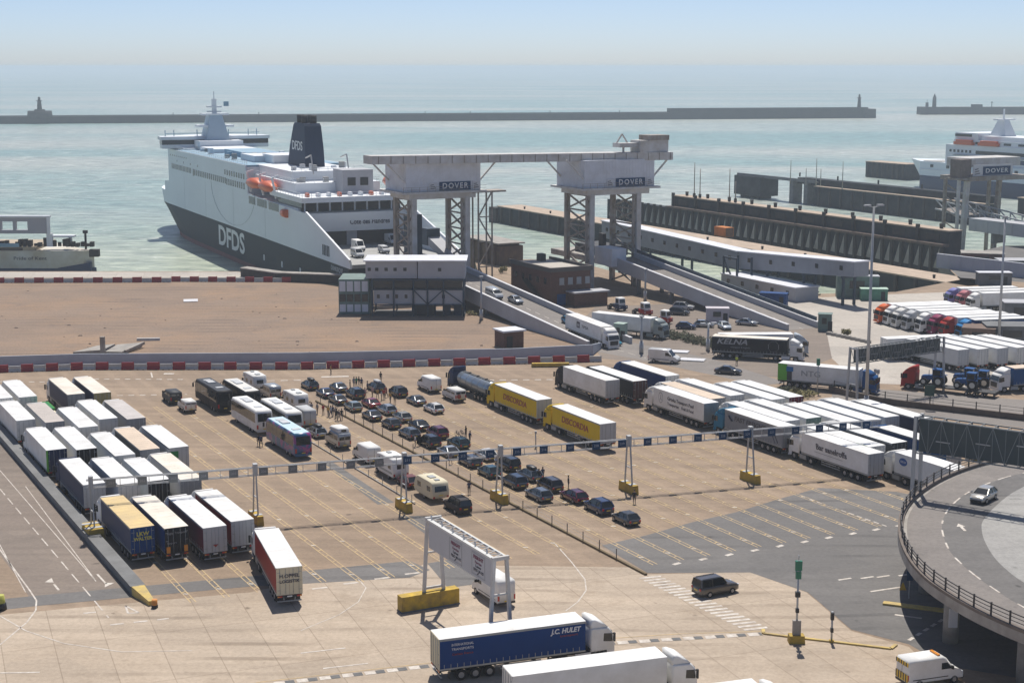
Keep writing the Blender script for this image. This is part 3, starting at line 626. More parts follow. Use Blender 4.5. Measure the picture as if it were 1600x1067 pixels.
def coach_kit(L=12.0, H=3.55, deckline=1.75):
    K = Kit(); f = L / 2; h = 1.26; b = MB()
    b.profile([(-f, 0.45), (-f - 0.02, 1.6), (-f + 0.12, H - 0.25), (-f + 0.4, H), (f - 0.6, H), (f - 0.15, H - 0.35), (f + 0.05, 1.5), (f, 0.40)], h, 0.16, 0, True)
    K.add('body', b, ['body'])
    r = MB(); r.box(-f + 0.45, f - 0.7, -h + 0.18, h - 0.18, H - 0.03, H + 0.015); K.add('roof', r, ['roof'])
    for k, x in enumerate((-f + 2.4, 0.6, f - 3.0)):
        q = MB(); q.box(x, x + (1.9 if k == 1 else 0.9), -0.55, 0.55, H + 0.01, H + (0.17 if k == 1 else 0.09)); K.add('roof_hatch', q, ['hatch'])
    for sg in (1, -1):
        g = MB(); a = h - 0.01; c = h + 0.014
        xs = [-f + 0.55 + i * (L - 1.9) / 6 for i in range(7)]
        for i in range(6):
            pr = [(xs[i], deckline), (xs[i + 1] - 0.05, deckline), (xs[i + 1] - 0.05, H - 0.42), (xs[i], H - 0.42)]
            g.loft([[(x, sg * a, z) for x, z in pr], [(x, sg * c, z) for x, z in pr]], 0, False)
        pr = [(xs[6], deckline - 0.1), (f - 0.25, deckline - 0.2), (f - 0.4, H - 0.6), (xs[6], H - 0.42)]
        g.loft([[(x, sg * a, z) for x, z in pr], [(x, sg * c, z) for x, z in pr]], 0, False)
        K.add('side_window', g, ['win'])
        q = MB(); q.box(-f - 0.04, -f + 0.05, sg * 0.95 if sg > 0 else -1.18, sg * 1.18 if sg > 0 else -0.95, 0.9, 1.5); K.add('tail_light', q, ['red'])
        q = MB(); q.box(f - 0.05, f + 0.06, sg * 0.7 if sg > 0 else -1.12, sg * 1.12 if sg > 0 else -0.7, 0.75, 0.98); K.add('headlight', q, ['clear'])
        q = MB(); q.bar((f - 0.1, sg * 1.2, H - 0.5), (f + 0.45, sg * 1.42, H - 0.75), 0.06); q.box(f + 0.35, f + 0.5, sg * 1.3, sg * 1.55, 2.1, H - 0.8); K.add('mirror', q, ['trim'])
        for x in (f - 2.6, -f + 3.4, -f + 2.1): K.add('wheel', WH_L, ['tyre', 'rim'], None, (x, sg * 1.06, 0.5))
        q = MB(); q.box(-f + 4.6, f - 3.4, sg * (h + 0.004) - 0.01, sg * (h + 0.004) + 0.01, 0.52, 1.30); K.add('luggage_door', q, ['door'])
    q = MB(); q.hexa([(f + 0.03, -1.08, 1.35), (f + 0.07, -1.08, 1.35), (f + 0.07, 1.08, 1.35), (f + 0.03, 1.08, 1.35), (f - 0.18, -1.05, H - 0.4), (f - 0.13, -1.05, H - 0.4), (f - 0.13, 1.05, H - 0.4), (f - 0.18, 1.05, H - 0.4)]); K.add('windscreen', q, ['glass'])
    q = MB(); q.hexa([(-f - 0.04, -1.02, 1.95), (-f + 0.02, -1.02, 1.95), (-f + 0.02, 1.02, 1.95), (-f - 0.04, 1.02, 1.95), (-f + 0.03, -0.98, H - 0.42), (-f + 0.1, -0.98, H - 0.42), (-f + 0.1, 0.98, H - 0.42), (-f + 0.03, 0.98, H - 0.42)]); K.add('rear_window', q, ['glass'])
    q = MB(); q.box(-f - 0.07, -f + 0.1, -1.15, 1.15, 0.42, 0.70); K.add('bumper', q, ['door'])
    K.add('number_plate', plate_mb(0.52, 0.12), ['platey'], None, (-f - 0.06, 0, 0.85))
    return K
SLOT.update(hatch=STEEL, win=GLASSB, door=WHITE)
COACH = coach_kit()

def motorhome_kit(L=6.6):
    K = Kit(); f = L / 2; h = 1.14; b = MB(); H = 2.95
    b.profile([(-f, 0.55), (-f - 0.03, 1.6), (-f + 0.1, H - 0.1), (-f + 0.3, H), (f - 2.4, H + 0.02), (f - 1.3, H - 0.12), (f - 0.95, H - 0.6), (f - 1.15, 2.02), (f - 1.75, 2.0), (f - 1.85, 0.50)], h, 0.10, 0, True)
    K.add('living_body', b, ['body'])
    c = MB(); c.profile([(f - 1.9, 0.42), (f - 1.9, 2.02), (f - 1.45, 2.0), (f - 0.75, 1.28), (f - 0.1, 1.02), (f, 0.42)], 0.98, 0.1, 0, True); K.add('cab', c, ['body'])
    g = MB(); g.hexa([(f - 0.76, -0.86, 1.32), (f - 0.70, -0.86, 1.32), (f - 0.70, 0.86, 1.32), (f - 0.76, 0.86, 1.32), (f - 1.38, -0.82, 1.96), (f - 1.30, -0.82, 1.96), (f - 1.30, 0.82, 1.96), (f - 1.38, 0.82, 1.96)]); K.add('windscreen', g, ['glass'])
    for sg in (1, -1):
        for x0, x1, z0, z1 in ((-f + 0.7, -f + 1.6, 1.55, 2.15), (-0.4, 0.6, 1.5, 2.1), (f - 2.5, f - 2.0, 2.25, 2.55)):
            q = MB(); q.box(x0, x1, sg * h - 0.012, sg * h + 0.016, z0, z1); K.add('side_window', q, ['glass'])
        q = MB(); q.box(-f - 0.06, -f + 0.05, sg * 0.85 if sg > 0 else -1.05, sg * 1.05 if sg > 0 else -0.85, 0.7, 1.05); K.add('tail_light', q, ['red'])
        q = MB(); q.box(-f + 0.3, f - 2.0, sg * (h + 0.002) - 0.012, sg * (h + 0.002) + 0.012, 0.95, 1.22); K.add('side_stripe', q, ['stripe'])
        for x in (f - 1.0, -f + 1.7): K.add('wheel', WH_V, ['tyre', 'rim'], None, (x, sg * 0.95, 0.36))
        q = MB(); q.box(f - 1.0, f - 0.85, sg * 0.98, sg * 1.25, 1.35, 1.75); K.add('mirror', q, ['trim'])
    q = MB(); q.box(-f - 0.045, -f + 0.02, -0.55, 0.55, 1.65, 2.25); K.add('rear_window', q, ['glass'])
    for x, l, w in ((-f + 0.8, 0.9, 0.7), (0.2, 0.8, 0.5)):
        q = MB(); q.box(x, x + l, -w / 2, w / 2, H - 0.02, H + 0.14); K.add('roof_hatch', q, ['hatch'])
    q = MB(); q.box(-f - 0.08, -f + 0.1, -1.05, 1.05, 0.4, 0.6); K.add('bumper', q, ['trim'])
    K.add('number_plate', plate_mb(0.52, 0.12), ['platey'], None, (-f - 0.05, 0, 0.78))
    return K
SLOT.update(stripe=STEEL)
MOTORHOME = motorhome_kit()
def caravan_kit(L=5.6):
    K = Kit(); f = L / 2; h = 1.12; b = MB(); H = 2.6
    b.profile([(-f, 0.6), (-f + 0.02, 1.3), (-f + 0.22, H - 0.3), (-f + 0.45, H - 0.06), (-f + 1.2, H), (f - 1.0, H), (f - 0.45, H - 0.35), (f, 1.3), (f, 0.6), (f - 0.9, 0.45), (-f + 0.9, 0.45)], h, 0.07, 0, True)
    K.add('body', b, ['body'])
    for sg in (1, -1):
        for x0, x1 in ((-f + 0.7, -f + 1.7), (0.7, 1.7)):
            q = MB(); q.box(x0, x1, sg * h - 0.012, sg * h + 0.016, 1.35, 1.95); K.add('side_window', q, ['glass'])
        K.add('wheel', WH_C, ['tyre', 'rim'], None, (-0.1, sg * 0.95, 0.33))
        q = MB(); q.box(-f - 0.03, -f + 0.05, sg * 0.8 if sg > 0 else -1.05, sg * 1.05 if sg > 0 else -0.8, 0.62, 0.85); K.add('tail_light', q, ['red'])
    q = MB(); q.hexa([(-f - 0.0, -0.8, 1.4), (-f + 0.06, -0.8, 1.4), (-f + 0.06, 0.8, 1.4), (-f + 0.0, 0.8, 1.4), (-f + 0.13, -0.75, 2.05), (-f + 0.2, -0.75, 2.05), (-f + 0.2, 0.75, 2.05), (-f + 0.13, 0.75, 2.05)]); K.add('rear_window', q, ['glass'])
    q = MB(); q.box(-0.6, 0.5, -0.4, 0.4, H - 0.02, H + 0.12); q.box(-f + 0.9, -f + 1.5, -0.3, 0.3, H - 0.02, H + 0.10); K.add('roof_hatch', q, ['hatch'])
    q = MB(); q.bar((f - 0.6, 0.5, 0.5), (f + 1.2, 0, 0.45), 0.08); q.bar((f - 0.6, -0.5, 0.5), (f + 1.2, 0, 0.45), 0.08); K.add('drawbar', q, ['dark'])
    K.add('number_plate', plate_mb(0.52, 0.12), ['platey'], None, (-f - 0.01, 0, 0.95))
    return K
CARAVAN = caravan_kit()
def tanker_kit():
    K = Kit(); L = 11.5; b = MB(); rings = []
    for x, r in ((0.0, 0.35), (0.06, 0.75), (0.28, 1.05), (0.6, 1.17), (L - 0.6, 1.17), (L - 0.28, 1.05), (L - 0.06, 0.75), (L, 0.35)):
        rings.append([(x, r * math.cos(2 * math.pi * i / 20), 2.25 + r * math.sin(2 * math.pi * i / 20)) for i in range(20)])
    b.loft(rings, 0, True); K.add('tank', b, ['body'])
    for x in (1.6, 3.6, 5.7, 7.8, 9.9):
        q = MB(); q.cyl((x - 0.06, 0, 2.25), (x + 0.06, 0, 2.25), 1.2, n=20); K.add('tank_band', q, ['steel'])
    w = MB(); w.box(0.8, L - 0.8, -0.28, 0.28, 3.42, 3.47)
    for x in (2.5, 5.5, 8.5): w.cyl((x, 0, 3.4), (x, 0, 3.62), 0.25, n=10)
    K.add('walkway', w, ['dark'])
    c = MB(); c.box(0.1, L, -0.5, 0.5, 0.75, 1.25)
    for x in (1.8, 3.1, 4.4): c.box(x - 0.1, x + 0.1, -0.95, 0.95, 0.4, 1.0)
    K.add('trailer_chassis', c, ['dark'])
    q = MB(); q.box(-0.25, 0.1, -1.2, 1.2, 0.55, 1.25); K.add('rear_panel', q, ['panel'])
    for sg in (1, -1):
        q = MB(); q.box(-0.28, -0.24, sg * 0.75, sg * 1.15, 0.8, 1.0); K.add('tail_light', q, ['red'])
    q = MB(); q.box(-0.1, 0.3, -0.5, 0.5, 1.3, 2.0); q.cyl((0.1, -0.9, 0.9), (0.1, 0.9, 0.9), 0.1, n=8); K.add('valve_box', q, ['dark'])
    for x in (1.8, 3.1, 4.4):
        for y in (1.04, -1.04): K.add('wheel', WH_L, ['tyre', 'rim'], None, (x, y, 0.5))
    tractor_parts(K, L + 0.75)
    return K
SLOT.update(panel=AMBL)
TANKER = tanker_kit()
def tug_kit():
    """Terminal tractor: low chassis, narrow one-man cab at the front left, fifth wheel behind."""
    K = Kit(); c = MB(); c.box(-2.4, 2.4, -0.5, 0.5, 0.6, 1.0); c.box(-1.9, -0.9, -0.6, 0.6, 1.0, 1.25); K.add('chassis', c, ['dark'])
    b = MB(); b.profile([(0.5, 0.9), (0.45, 2.7), (0.6, 2.9), (1.7, 2.88), (1.95, 2.6), (2.1, 1.7), (2.1, 0.9)], 0.85, 0.08, 0, True); cb = K.add('cab', b, ['body'])
    q = MB(); q.hexa([(2.09, -0.7, 1.75), (2.13, -0.7, 1.75), (2.13, 0.7, 1.75), (2.09, 0.7, 1.75), (1.95, -0.66, 2.6), (2.0, -0.66, 2.6), (2.0, 0.66, 2.6), (1.95, 0.66, 2.6)]); K.add('windscreen', q, ['glass'], cb)
    for sg in (1, -1):
        q = MB(); q.box(0.75, 1.8, sg * 0.85 - 0.012, sg * 0.85 + 0.014, 1.7, 2.6); K.add('side_window', q, ['glass'], cb)
        for x, w in ((1.5, WH_L), (-1.5, WH_T)): K.add('wheel', w, ['tyre', 'rim'], None, (x, sg * 0.98, 0.5))
        q = MB(); q.box(2.38, 2.44, sg * 0.75, sg * 1.05, 0.8, 1.0); K.add('headlight', q, ['clear'])
    q = MB(); q.box(2.1, 2.42, -1.2, 1.2, 0.45, 1.2); q.box(0.4, 2.1, -1.2, -0.9, 0.6, 1.5); K.add('front_bumper', q, ['panel'])
    q = MB(); q.box(0.42, 0.5, -0.7, 0.7, 1.7, 2.6); K.add('rear_window', q, ['glass'], cb)
    return K
TUG = tug_kit()
def farm_kit():
    """Farm tractor: bonnet, glazed cab, big rear wheels, small front wheels."""
    K = Kit(); b = MB(); b.profile([(0.2, 0.9), (0.2, 1.65), (0.5, 1.72), (2.0, 1.55), (2.2, 1.3), (2.2, 0.8)], 0.42, 0.08, 0, True); b.box(-1.3, 0.4, -0.45, 0.45, 0.6, 1.2); K.add('bonnet', b, ['body'])
    c = MB(); c.box(-1.25, 0.3, -0.72, 0.72, 2.62, 2.78)
    for x in (-1.15, 0.2):
        for y in (-0.66, 0.66): c.bar((x, y, 1.2), (x, y, 2.65), 0.09)
    K.add('cab_roof', c, ['body'])
    g = MB(); g.box(-1.12, 0.17, -0.64, 0.64, 1.25, 2.62); K.add('cab_glass', g, ['glass'])
    q = MB()
    for sg in (1, -1): q.box(-1.7, -0.1, sg * 0.72 if sg > 0 else -1.12, sg * 1.12 if sg > 0 else -0.72, 1.62, 1.72)
    K.add('mudguard', q, ['body'])
    big = wheel_mesh(0.85, 0.5, 16); sm = wheel_mesh(0.6, 0.38, 14)
    for sg in (1, -1):
        K.add('wheel', big, ['tyre', 'rim'], None, (-0.9, sg * 0.95, 0.85)); K.add('wheel', sm, ['tyre', 'rim'], None, (1.6, sg * 0.85, 0.6))
    q = MB(); q.cyl((0.9, 0.35, 1.6), (0.9, 0.35, 2.5), 0.05, n=8); K.add('exhaust', q, ['dark'])
    return K
FARM = farm_kit()

# ---------------------------------------------------------------- people: one continuous skinned body, dressed by material
def person_mesh(stride=0.12, arm=0.16, bend=0.0):
    J = {'pel': (0, 0, 0.95, .145), 'wai': (0, 0, 1.12, .13), 'che': (0.01 + bend, 0, 1.34, .155), 'nec': (0.02 + bend, 0, 1.50, .06), 'hd1': (0.04 + bend * 1.2, 0, 1.60, .085), 'hd2': (0.03 + bend * 1.2, 0, 1.70, .085)}
    E = [('pel', 'wai'), ('wai', 'che'), ('che', 'nec'), ('nec', 'hd1'), ('hd1', 'hd2')]
    for n, s in (('l', 1), ('r', -1)):
        J['hip' + n] = (0, s * .10, .90, .095); J['kne' + n] = (s * stride * .5 + .03, s * .11, .48, .062); J['ank' + n] = (s * stride - .02, s * .11, .09, .045); J['toe' + n] = (s * stride + .13, s * .12, .04, .04)
        J['sho' + n] = (bend, s * .19, 1.40, .065); J['elb' + n] = (bend - s * arm * .4 + .0, s * .25, 1.14, .045); J['wri' + n] = (bend - s * arm + .06, s * .24, .90, .034); J['hnd' + n] = (bend - s * arm + .09, s * .235, .80, .036)
        E += [('pel', 'hip' + n), ('hip' + n, 'kne' + n), ('kne' + n, 'ank' + n), ('ank' + n, 'toe' + n), ('che', 'sho' + n), ('sho' + n, 'elb' + n), ('elb' + n, 'wri' + n), ('wri' + n, 'hnd' + n)]
    ks = list(J); me = bpy.data.meshes.new('body'); me.from_pydata([J[k][:3] for k in ks], [(ks.index(a), ks.index(b)) for a, b in E], [])
    o = bpy.data.objects.new('body', me); COL.objects.link(o)
    md = o.modifiers.new('skin', 'SKIN'); md.use_smooth_shade = True
    for i, k in enumerate(ks): me.skin_vertices[0].data[i].radius = (J[k][3], J[k][3])
    me.skin_vertices[0].data[0].use_root = True
    o.modifiers.new('sub', 'SUBSURF').levels = 1
    r = bpy.data.meshes.new_from_object(o.evaluated_get(bpy.context.evaluated_depsgraph_get())); bpy.data.objects.remove(o)
    r.materials.clear()
    for q in (TROU['dark'], SHIRT['white'], SKIN, SHOE): r.materials.append(q)
    for p in r.polygons:
        c = p.center; out = abs(c.y) > 0.205
        p.material_index = 3 if c.z < 0.11 else (0 if c.z < 0.97 and not out else (2 if (out and c.z < 1.16) or c.z > 1.47 else 1))
    r.name = 'body'; return r
SKIN = mat('skin', (0.42, 0.26, 0.19), 0.6); SHOE = mat('shoe', (0.03, 0.03, 0.03), 0.7)
TROU = {'dark': matt('dark_trousers', (0.03, 0.032, 0.045)), 'blue': matt('denim', (0.07, 0.10, 0.18)), 'tan': matt('tan_shorts', (0.33, 0.26, 0.18)), 'grey': matt('grey_trousers', (0.14, 0.14, 0.15))}
SHIRT = {k: matt(k + '_shirt', c) for k, c in dict(white=(0.65, 0.65, 0.64), black=(0.025, 0.025, 0.028), navy=(0.03, 0.045, 0.11), red=(0.42, 0.04, 0.04), green=(0.05, 0.28, 0.14), grey=(0.25, 0.25, 0.27), pink=(0.58, 0.36, 0.34), hivis=(0.55, 0.68, 0.06), mustard=(0.5, 0.32, 0.08)).items()}
HAIR = {'dark': matt('dark_hair', (0.02, 0.016, 0.012)), 'fair': matt('fair_hair', (0.33, 0.24, 0.13))}
BODIES = [person_mesh(0.05, 0.04), person_mesh(0.22, 0.18), person_mesh(0.08, 0.10, 0.05)]
hm_ = MB(); rr = []
for z, r_ in ((1.60, 0.094), (1.66, 0.100), (1.72, 0.098), (1.77, 0.075), (1.80, 0.03)): rr.append([(0.02 + r_ * math.cos(2 * math.pi * i / 10) - (0.02 if z < 1.7 else 0), r_ * math.sin(2 * math.pi * i / 10), z) for i in range(10)])
hm_.loft(rr, 0, True); HAIRM = hm_.mesh('hair', [HAIR['dark']])


def person(x, y, rz, label, shirt, trousers='dark', pose=0, hair='dark', z=0.0, group=None, k=1.0):
    root = empty('person', (x, y, z), rz, label, 'person', group); root.scale = (k, k, k)
    for nm, me, ms in (('body', BODIES[pose], [TROU[trousers], SHIRT[shirt], SKIN, SHOE]), ('hair', HAIRM, [HAIR[hair]])):
        o = bpy.data.objects.new(nm, me); COL.objects.link(o); o.parent = root
        if nm == 'hair' and pose == 2: o.location = (0.06, 0, 0)
        for i, q in enumerate(ms): o.material_slots[i].link = 'OBJECT'; o.material_slots[i].material = q
    return root

# ================================================================ STRUCTURES (lane frame: s across, t away along the lanes)
class LB(MB):
    """Builder in a local frame standing at lane point (S, T): local x = t - T, local y = S - s."""
    def __init__(s, S, T): super().__init__(); s.S = S; s.T = T
    def lb(s, s0, s1, t0, t1, z0, z1, mi=0): s.box(t0 - s.T, t1 - s.T, s.S - s1, s.S - s0, z0, z1, mi)
    def p(s, S, T, z): return (T - s.T, s.S - S, z)
    def lbar(s, a, b, w, h=None, mi=0): s.bar(s.p(*a), s.p(*b), w, h, mi)
    def lhex(s, pts, mi=0): s.hexa([s.p(*q) for q in pts], mi)
def lroot(name, S, T, label, cat, group=None, z=0): 
    a = LP(S, T); return empty(name, (a[0], a[1], z), LANE, label, cat, group)
CLAD = mat('pale_cladding', (0.66, 0.68, 0.73), 0.6, 0, 0.10, 0.4, dirt=(0.58, 0.59, 0.62), spec=0.2)
CLADD = mat('weathered_cladding', (0.41, 0.42, 0.44), 0.7, 0, 0.15, 0.3, dirt=(0.38, 0.38, 0.40), spec=0.2)
STRUT = mat('weathered_steel_grey', (0.30, 0.285, 0.265), 0.7, 0, 0.4, 0.5, dirt=(0.19, 0.14, 0.10))
STRUTP = mat('pale_painted_steel', (0.56, 0.56, 0.56), 0.6, 0, 0.2, 0.4, dirt=(0.44, 0.41, 0.37), spec=0.2)
RUST = mat('rusty_steel', (0.20, 0.10, 0.06), 0.85, 0, 0.4, 0.7)
SIGNB = mat('sign_blue', (0.005, 0.042, 0.115), 0.6, spec=0.2)
SIGNG = mat('sign_green', (0.01, 0.06, 0.05), 0.5)
SIGNW = mat('sign_white', (0.60, 0.60, 0.62), 0.5, 0, 0.06, 0.5)
GALV = mat('galvanised_pole', (0.42, 0.43, 0.44), 0.5, 0.3, 0.15, 0.6)
BLOCKY = mat('yellow_concrete_block', (0.50, 0.33, 0.03), 0.8, 0, 0.4, 0.9, dirt=(0.26, 0.18, 0.05))
KERBY = mat('yellow_kerb', (0.55, 0.40, 0.10), 0.8, 0, 0.35, 0.8, dirt=(0.35, 0.27, 0.14))
CONCW = mat('weathered_concrete', (0.33, 0.31, 0.28), 0.85, 0, 0.3, 0.5, dirt=(0.22, 0.20, 0.18))
CONCG = mat('grey_concrete', (0.16, 0.165, 0.17), 0.85, 0, 0.3, 0.5)
BRICK = mat('brown_brick', (0.125, 0.06, 0.045), 0.85, 0, 0.3, 2.0)
SHEET = mat('brown_sheet_piling', (0.13, 0.085, 0.06), 0.8, 0, 0.4, 0.6, dirt=(0.07, 0.05, 0.045))
PILE = mat('dark_timber_fender', (0.045, 0.042, 0.04), 0.85, 0, 0.3, 0.8)
BSTEEL = mat('dark_blue_steel', (0.02, 0.045, 0.075), 0.6, 0, 0.3, 0.6)
GSTEEL = mat('green_grey_steel', (0.13, 0.20, 0.18), 0.6, 0, 0.3, 0.6)
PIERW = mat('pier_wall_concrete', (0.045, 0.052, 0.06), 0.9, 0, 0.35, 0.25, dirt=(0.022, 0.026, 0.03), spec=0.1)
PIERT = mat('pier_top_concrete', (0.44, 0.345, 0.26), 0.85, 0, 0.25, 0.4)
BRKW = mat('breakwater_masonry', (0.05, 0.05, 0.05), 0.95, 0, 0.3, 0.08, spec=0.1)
WIN = mat('dark_pane', (0.02, 0.025, 0.03), 0.2)

# --- breakwaters and lighthouses
def breakwater():
    r = empty('breakwater', (0, 1690, WZ), 0, 'long dark breakwater across the whole harbour mouth with a raised right end', 'breakwater')
    k = 1.025
    A = P(-40, 194.5, WZ); B = P(1357, 185, WZ); A = Vector((A[0], A[1] - 1690)); B = Vector((B[0], B[1] - 1690)); d = (B - A).normalized(); n = Vector((-d.y, d.x))
    def wall(t0, t1, z0, z1, w0, w1, name, mt):
        p = A + d * t0; q = A + d * t1; m = MB()
        m.hexa([(*(p + n * w0), z0), (*(q + n * w0), z0), (*(q + n * w1), z0), (*(p + n * w1), z0), (*(p + n * (w0 + .8)), z1), (*(q + n * (w0 + .8)), z1), (*(q + n * (w1 - .8)), z1), (*(p + n * (w1 - .8)), z1)])
        m.build(name, mt, r)
    L = (B - A).length
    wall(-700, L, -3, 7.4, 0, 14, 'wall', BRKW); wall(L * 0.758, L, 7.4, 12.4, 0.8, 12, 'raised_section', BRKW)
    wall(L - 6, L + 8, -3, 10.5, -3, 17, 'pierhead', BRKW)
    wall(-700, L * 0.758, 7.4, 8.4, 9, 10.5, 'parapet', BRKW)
    for t in (60, 200, 290, 470, 520, 610, 690, 760):
        p = A + d * t; m = MB(); m.bar((p.x, p.y + 6, 7.4), (p.x, p.y + 6, 10.5), 0.6); m.build('lamp_stub', BRKW, r)
    def light(t, zb, label, h, rad, base):
        p = A + d * t + n * 7
        o = empty('lighthouse', (p.x, p.y + 1690, WZ + zb), 0, label, 'lighthouse')
        z = 0
        if base:
            m = MB(); m.cyl((0, 0, -2), (0, 0, 5.8), 13, 12.2, 20); m.build('fort_base', BRKW, o)
            m = MB(); m.cyl((0, 0, 5.8), (0, 0, 7.4), 6, 5, 16); m.build('plinth', BRKW, o); z = 7.4
        m = MB(); m.cyl((0, 0, z), (0, 0, z + h), rad, rad * 0.72, 14); m.build('tower', BRKW, o)
        m = MB(); m.cyl((0, 0, z + h), (0, 0, z + h + 0.6), rad * 1.25, rad * 1.25, 14); m.build('gallery', DARK, o)
        m = MB(); m.cyl((0, 0, z + h + 0.6), (0, 0, z + h + 3.0), rad * 0.55, rad * 0.5, 12); m.build('lantern', DARK, o)
        m = MB(); m.cyl((0, 0, z + h + 3.0), (0, 0, z + h + 4.6), rad * 0.65, 0.1, 12); m.build('dome', DARK, o)
    light(65, 7.4, 'squat lighthouse on a round fort base at the left of the breakwater', 8.5, 2.6, True)
    light(L - 9, 12.4, 'slim lighthouse on the raised right end of the long breakwater', 10.5, 2.2, False)
breakwater()
def far_arm():
    A = P(1446, 179.5, WZ); r = empty('breakwater', (A[0], A[1], WZ), R(2), 'separate breakwater arm beyond the harbour gap on the right', 'breakwater')
    m = MB(); m.box(0, 320, 0, 16, -3, 9.2); m.box(-6, 4, -3, 18, -3, 9.4); m.build('wall', BRKW, r)
    m = MB(); m.box(60, 72, 3, 11, 9.2, 12.4); m.build('store_hut', BRKW, r)
    o = empty('lighthouse', (A[0] + 12, A[1] + 6, WZ + 9.2), 0, 'lighthouse on the separate breakwater arm at the right', 'lighthouse')
    m = MB(); m.cyl((0, 0, 0), (0, 0, 12.5), 2.6, 2.1, 14); m.build('tower', BRKW, o)
    m = MB(); m.cyl((0, 0, 12.5), (0, 0, 16.5), 1.6, 0.3, 12); m.build('lantern', DARK, o)
    o = empty('signal_tower', (A[0] + 3, A[1] + 6, WZ + 9.2), 0, 'short signal tower left of the right-hand lighthouse', 'tower')
    m = MB(); m.box(-1.5, 1.5, -1.5, 1.5, 0, 5.5); m.bar((0, 0, 5.5), (0, 0, 9), 0.4); m.build('tower', BRKW, o)
    o = empty('signal_mast', (A[0] + 84, A[1] + 8, WZ + 9.2), 0, 'thin lattice mast on the separate breakwater arm', 'mast')
    m = MB(); m.bar((0, 0, 0), (0, 0, 7), 0.7); m.bar((-1.6, 0, 5.5), (1.6, 0, 5.5), 0.5); m.build('mast', BRKW, o)
far_arm()

# --- the piers of the ferry berths
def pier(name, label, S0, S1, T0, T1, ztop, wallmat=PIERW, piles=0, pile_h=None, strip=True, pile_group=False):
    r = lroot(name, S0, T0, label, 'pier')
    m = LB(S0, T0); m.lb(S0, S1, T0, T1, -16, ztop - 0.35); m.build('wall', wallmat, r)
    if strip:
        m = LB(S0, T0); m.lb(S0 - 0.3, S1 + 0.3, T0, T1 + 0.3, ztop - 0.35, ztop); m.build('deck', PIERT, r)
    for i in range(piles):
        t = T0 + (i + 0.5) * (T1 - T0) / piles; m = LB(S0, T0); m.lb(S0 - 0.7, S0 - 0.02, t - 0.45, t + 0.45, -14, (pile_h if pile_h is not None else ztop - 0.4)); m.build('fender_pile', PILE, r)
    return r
rp1 = pier('pier', 'low pier with sandy concrete top running out from the brick building side', 273.5, 283.5, 285, 537, 0.0, PIERW, 34)
m = LB(273.5, 285); m.lb(272.6, 284.2, 537.3, 543, -14, -0.8); m.build('pierhead_fender', PILE, rp1)
for t in (300, 330, 352, 372, 400, 431, 470, 500, 520):
    m = LB(273.5, 285); m.cyl(m.p(276, t, 0), m.p(276, t, 0.9), 0.3, 0.4, 8); m.build('bollard', PILE, rp1)
PS = 308.0
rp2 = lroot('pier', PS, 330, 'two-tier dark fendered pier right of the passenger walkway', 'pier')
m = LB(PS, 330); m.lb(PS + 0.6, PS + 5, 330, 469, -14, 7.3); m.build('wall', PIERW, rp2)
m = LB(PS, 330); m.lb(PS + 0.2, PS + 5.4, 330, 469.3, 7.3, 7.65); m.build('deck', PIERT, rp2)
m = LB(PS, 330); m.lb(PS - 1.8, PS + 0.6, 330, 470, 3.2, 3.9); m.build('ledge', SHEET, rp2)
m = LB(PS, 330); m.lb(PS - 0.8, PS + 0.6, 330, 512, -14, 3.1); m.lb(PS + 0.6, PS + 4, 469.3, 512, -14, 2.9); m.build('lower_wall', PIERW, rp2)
for i in range(44):
    t = 331 + i * 4.1; m = LB(PS, 330); m.lb(PS - 1.6, PS - 0.85, t - 0.45, t + 0.45, -14, 3.2 if t < 469 else 3.8)
    m.lhex([(PS - 1.5, t + 0.45, -3), (PS - 0.85, t + 0.45, -3), (PS - 0.85, t + 3.4, -3), (PS - 0.9, t + 3.4, -3), (PS - 1.5, t + 0.45, 2.9), (PS - 0.85, t + 0.45, 2.9), (PS - 0.85, t + 1.2, 2.9), (PS - 0.9, t + 1.2, 2.9)], 1)  # pale wedge paints the sunlit triangle beside each pile
    m.build('fender_panel', [PILE, CONCW], rp2)
for i in range(10):
    t = 334 + i * 14; m = LB(PS, 330); m.lb(PS + 0.5, PS + 0.62, t, t + 5.5, 4.6, 6.3); m.build('fender_plate', PILE, rp2)
    m = LB(PS, 330); m.lb(PS - 0.2, PS + 0.58, t + 8, t + 9, 3.9, 8.5); m.build('fender_post', PILE, rp2)
for i in range(11):
    m = LB(PS, 330); t = 336 + i * 12.8; m.cyl(m.p(PS + 3, t, 7.65), m.p(PS + 3, t, 9.1), 0.5, 0.62, 8); m.build('bollard', PILE, rp2)
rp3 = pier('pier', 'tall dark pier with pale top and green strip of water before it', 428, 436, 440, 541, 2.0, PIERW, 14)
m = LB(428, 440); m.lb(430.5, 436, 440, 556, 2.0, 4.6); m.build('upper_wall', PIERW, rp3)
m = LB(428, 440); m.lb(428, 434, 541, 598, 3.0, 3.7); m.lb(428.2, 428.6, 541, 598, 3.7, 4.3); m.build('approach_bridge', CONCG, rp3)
for t in (548, 558):
    m = LB(428, 440); m.lb(428.5, 433.5, t - 1.6, t + 1.0, -14, 3.0); m.build('bridge_leg', CONCG, rp3)
m = LB(428, 440); m.lb(426, 436, 577, 597, -5.2, 3.4); m.build('dolphin_head', PIERW, rp3)
for t in (580, 587, 594):
    m = LB(428, 440); m.lb(428, 434, t - 0.7, t + 0.7, -14, -5.2); m.build('dolphin_leg', PILE, rp3)
for i in range(5):
    m = LB(428, 440); t = 455 + i * 26; m.lbar((434, t, 4.6), (434, t, 6.4), 0.5); m.build('lamp_stub', PILE, rp3)
pier('pier', 'farthest dark pier block with small bollards beside the second ferry', 566, 576, 640, 672, 2.0, PIERW, 8)
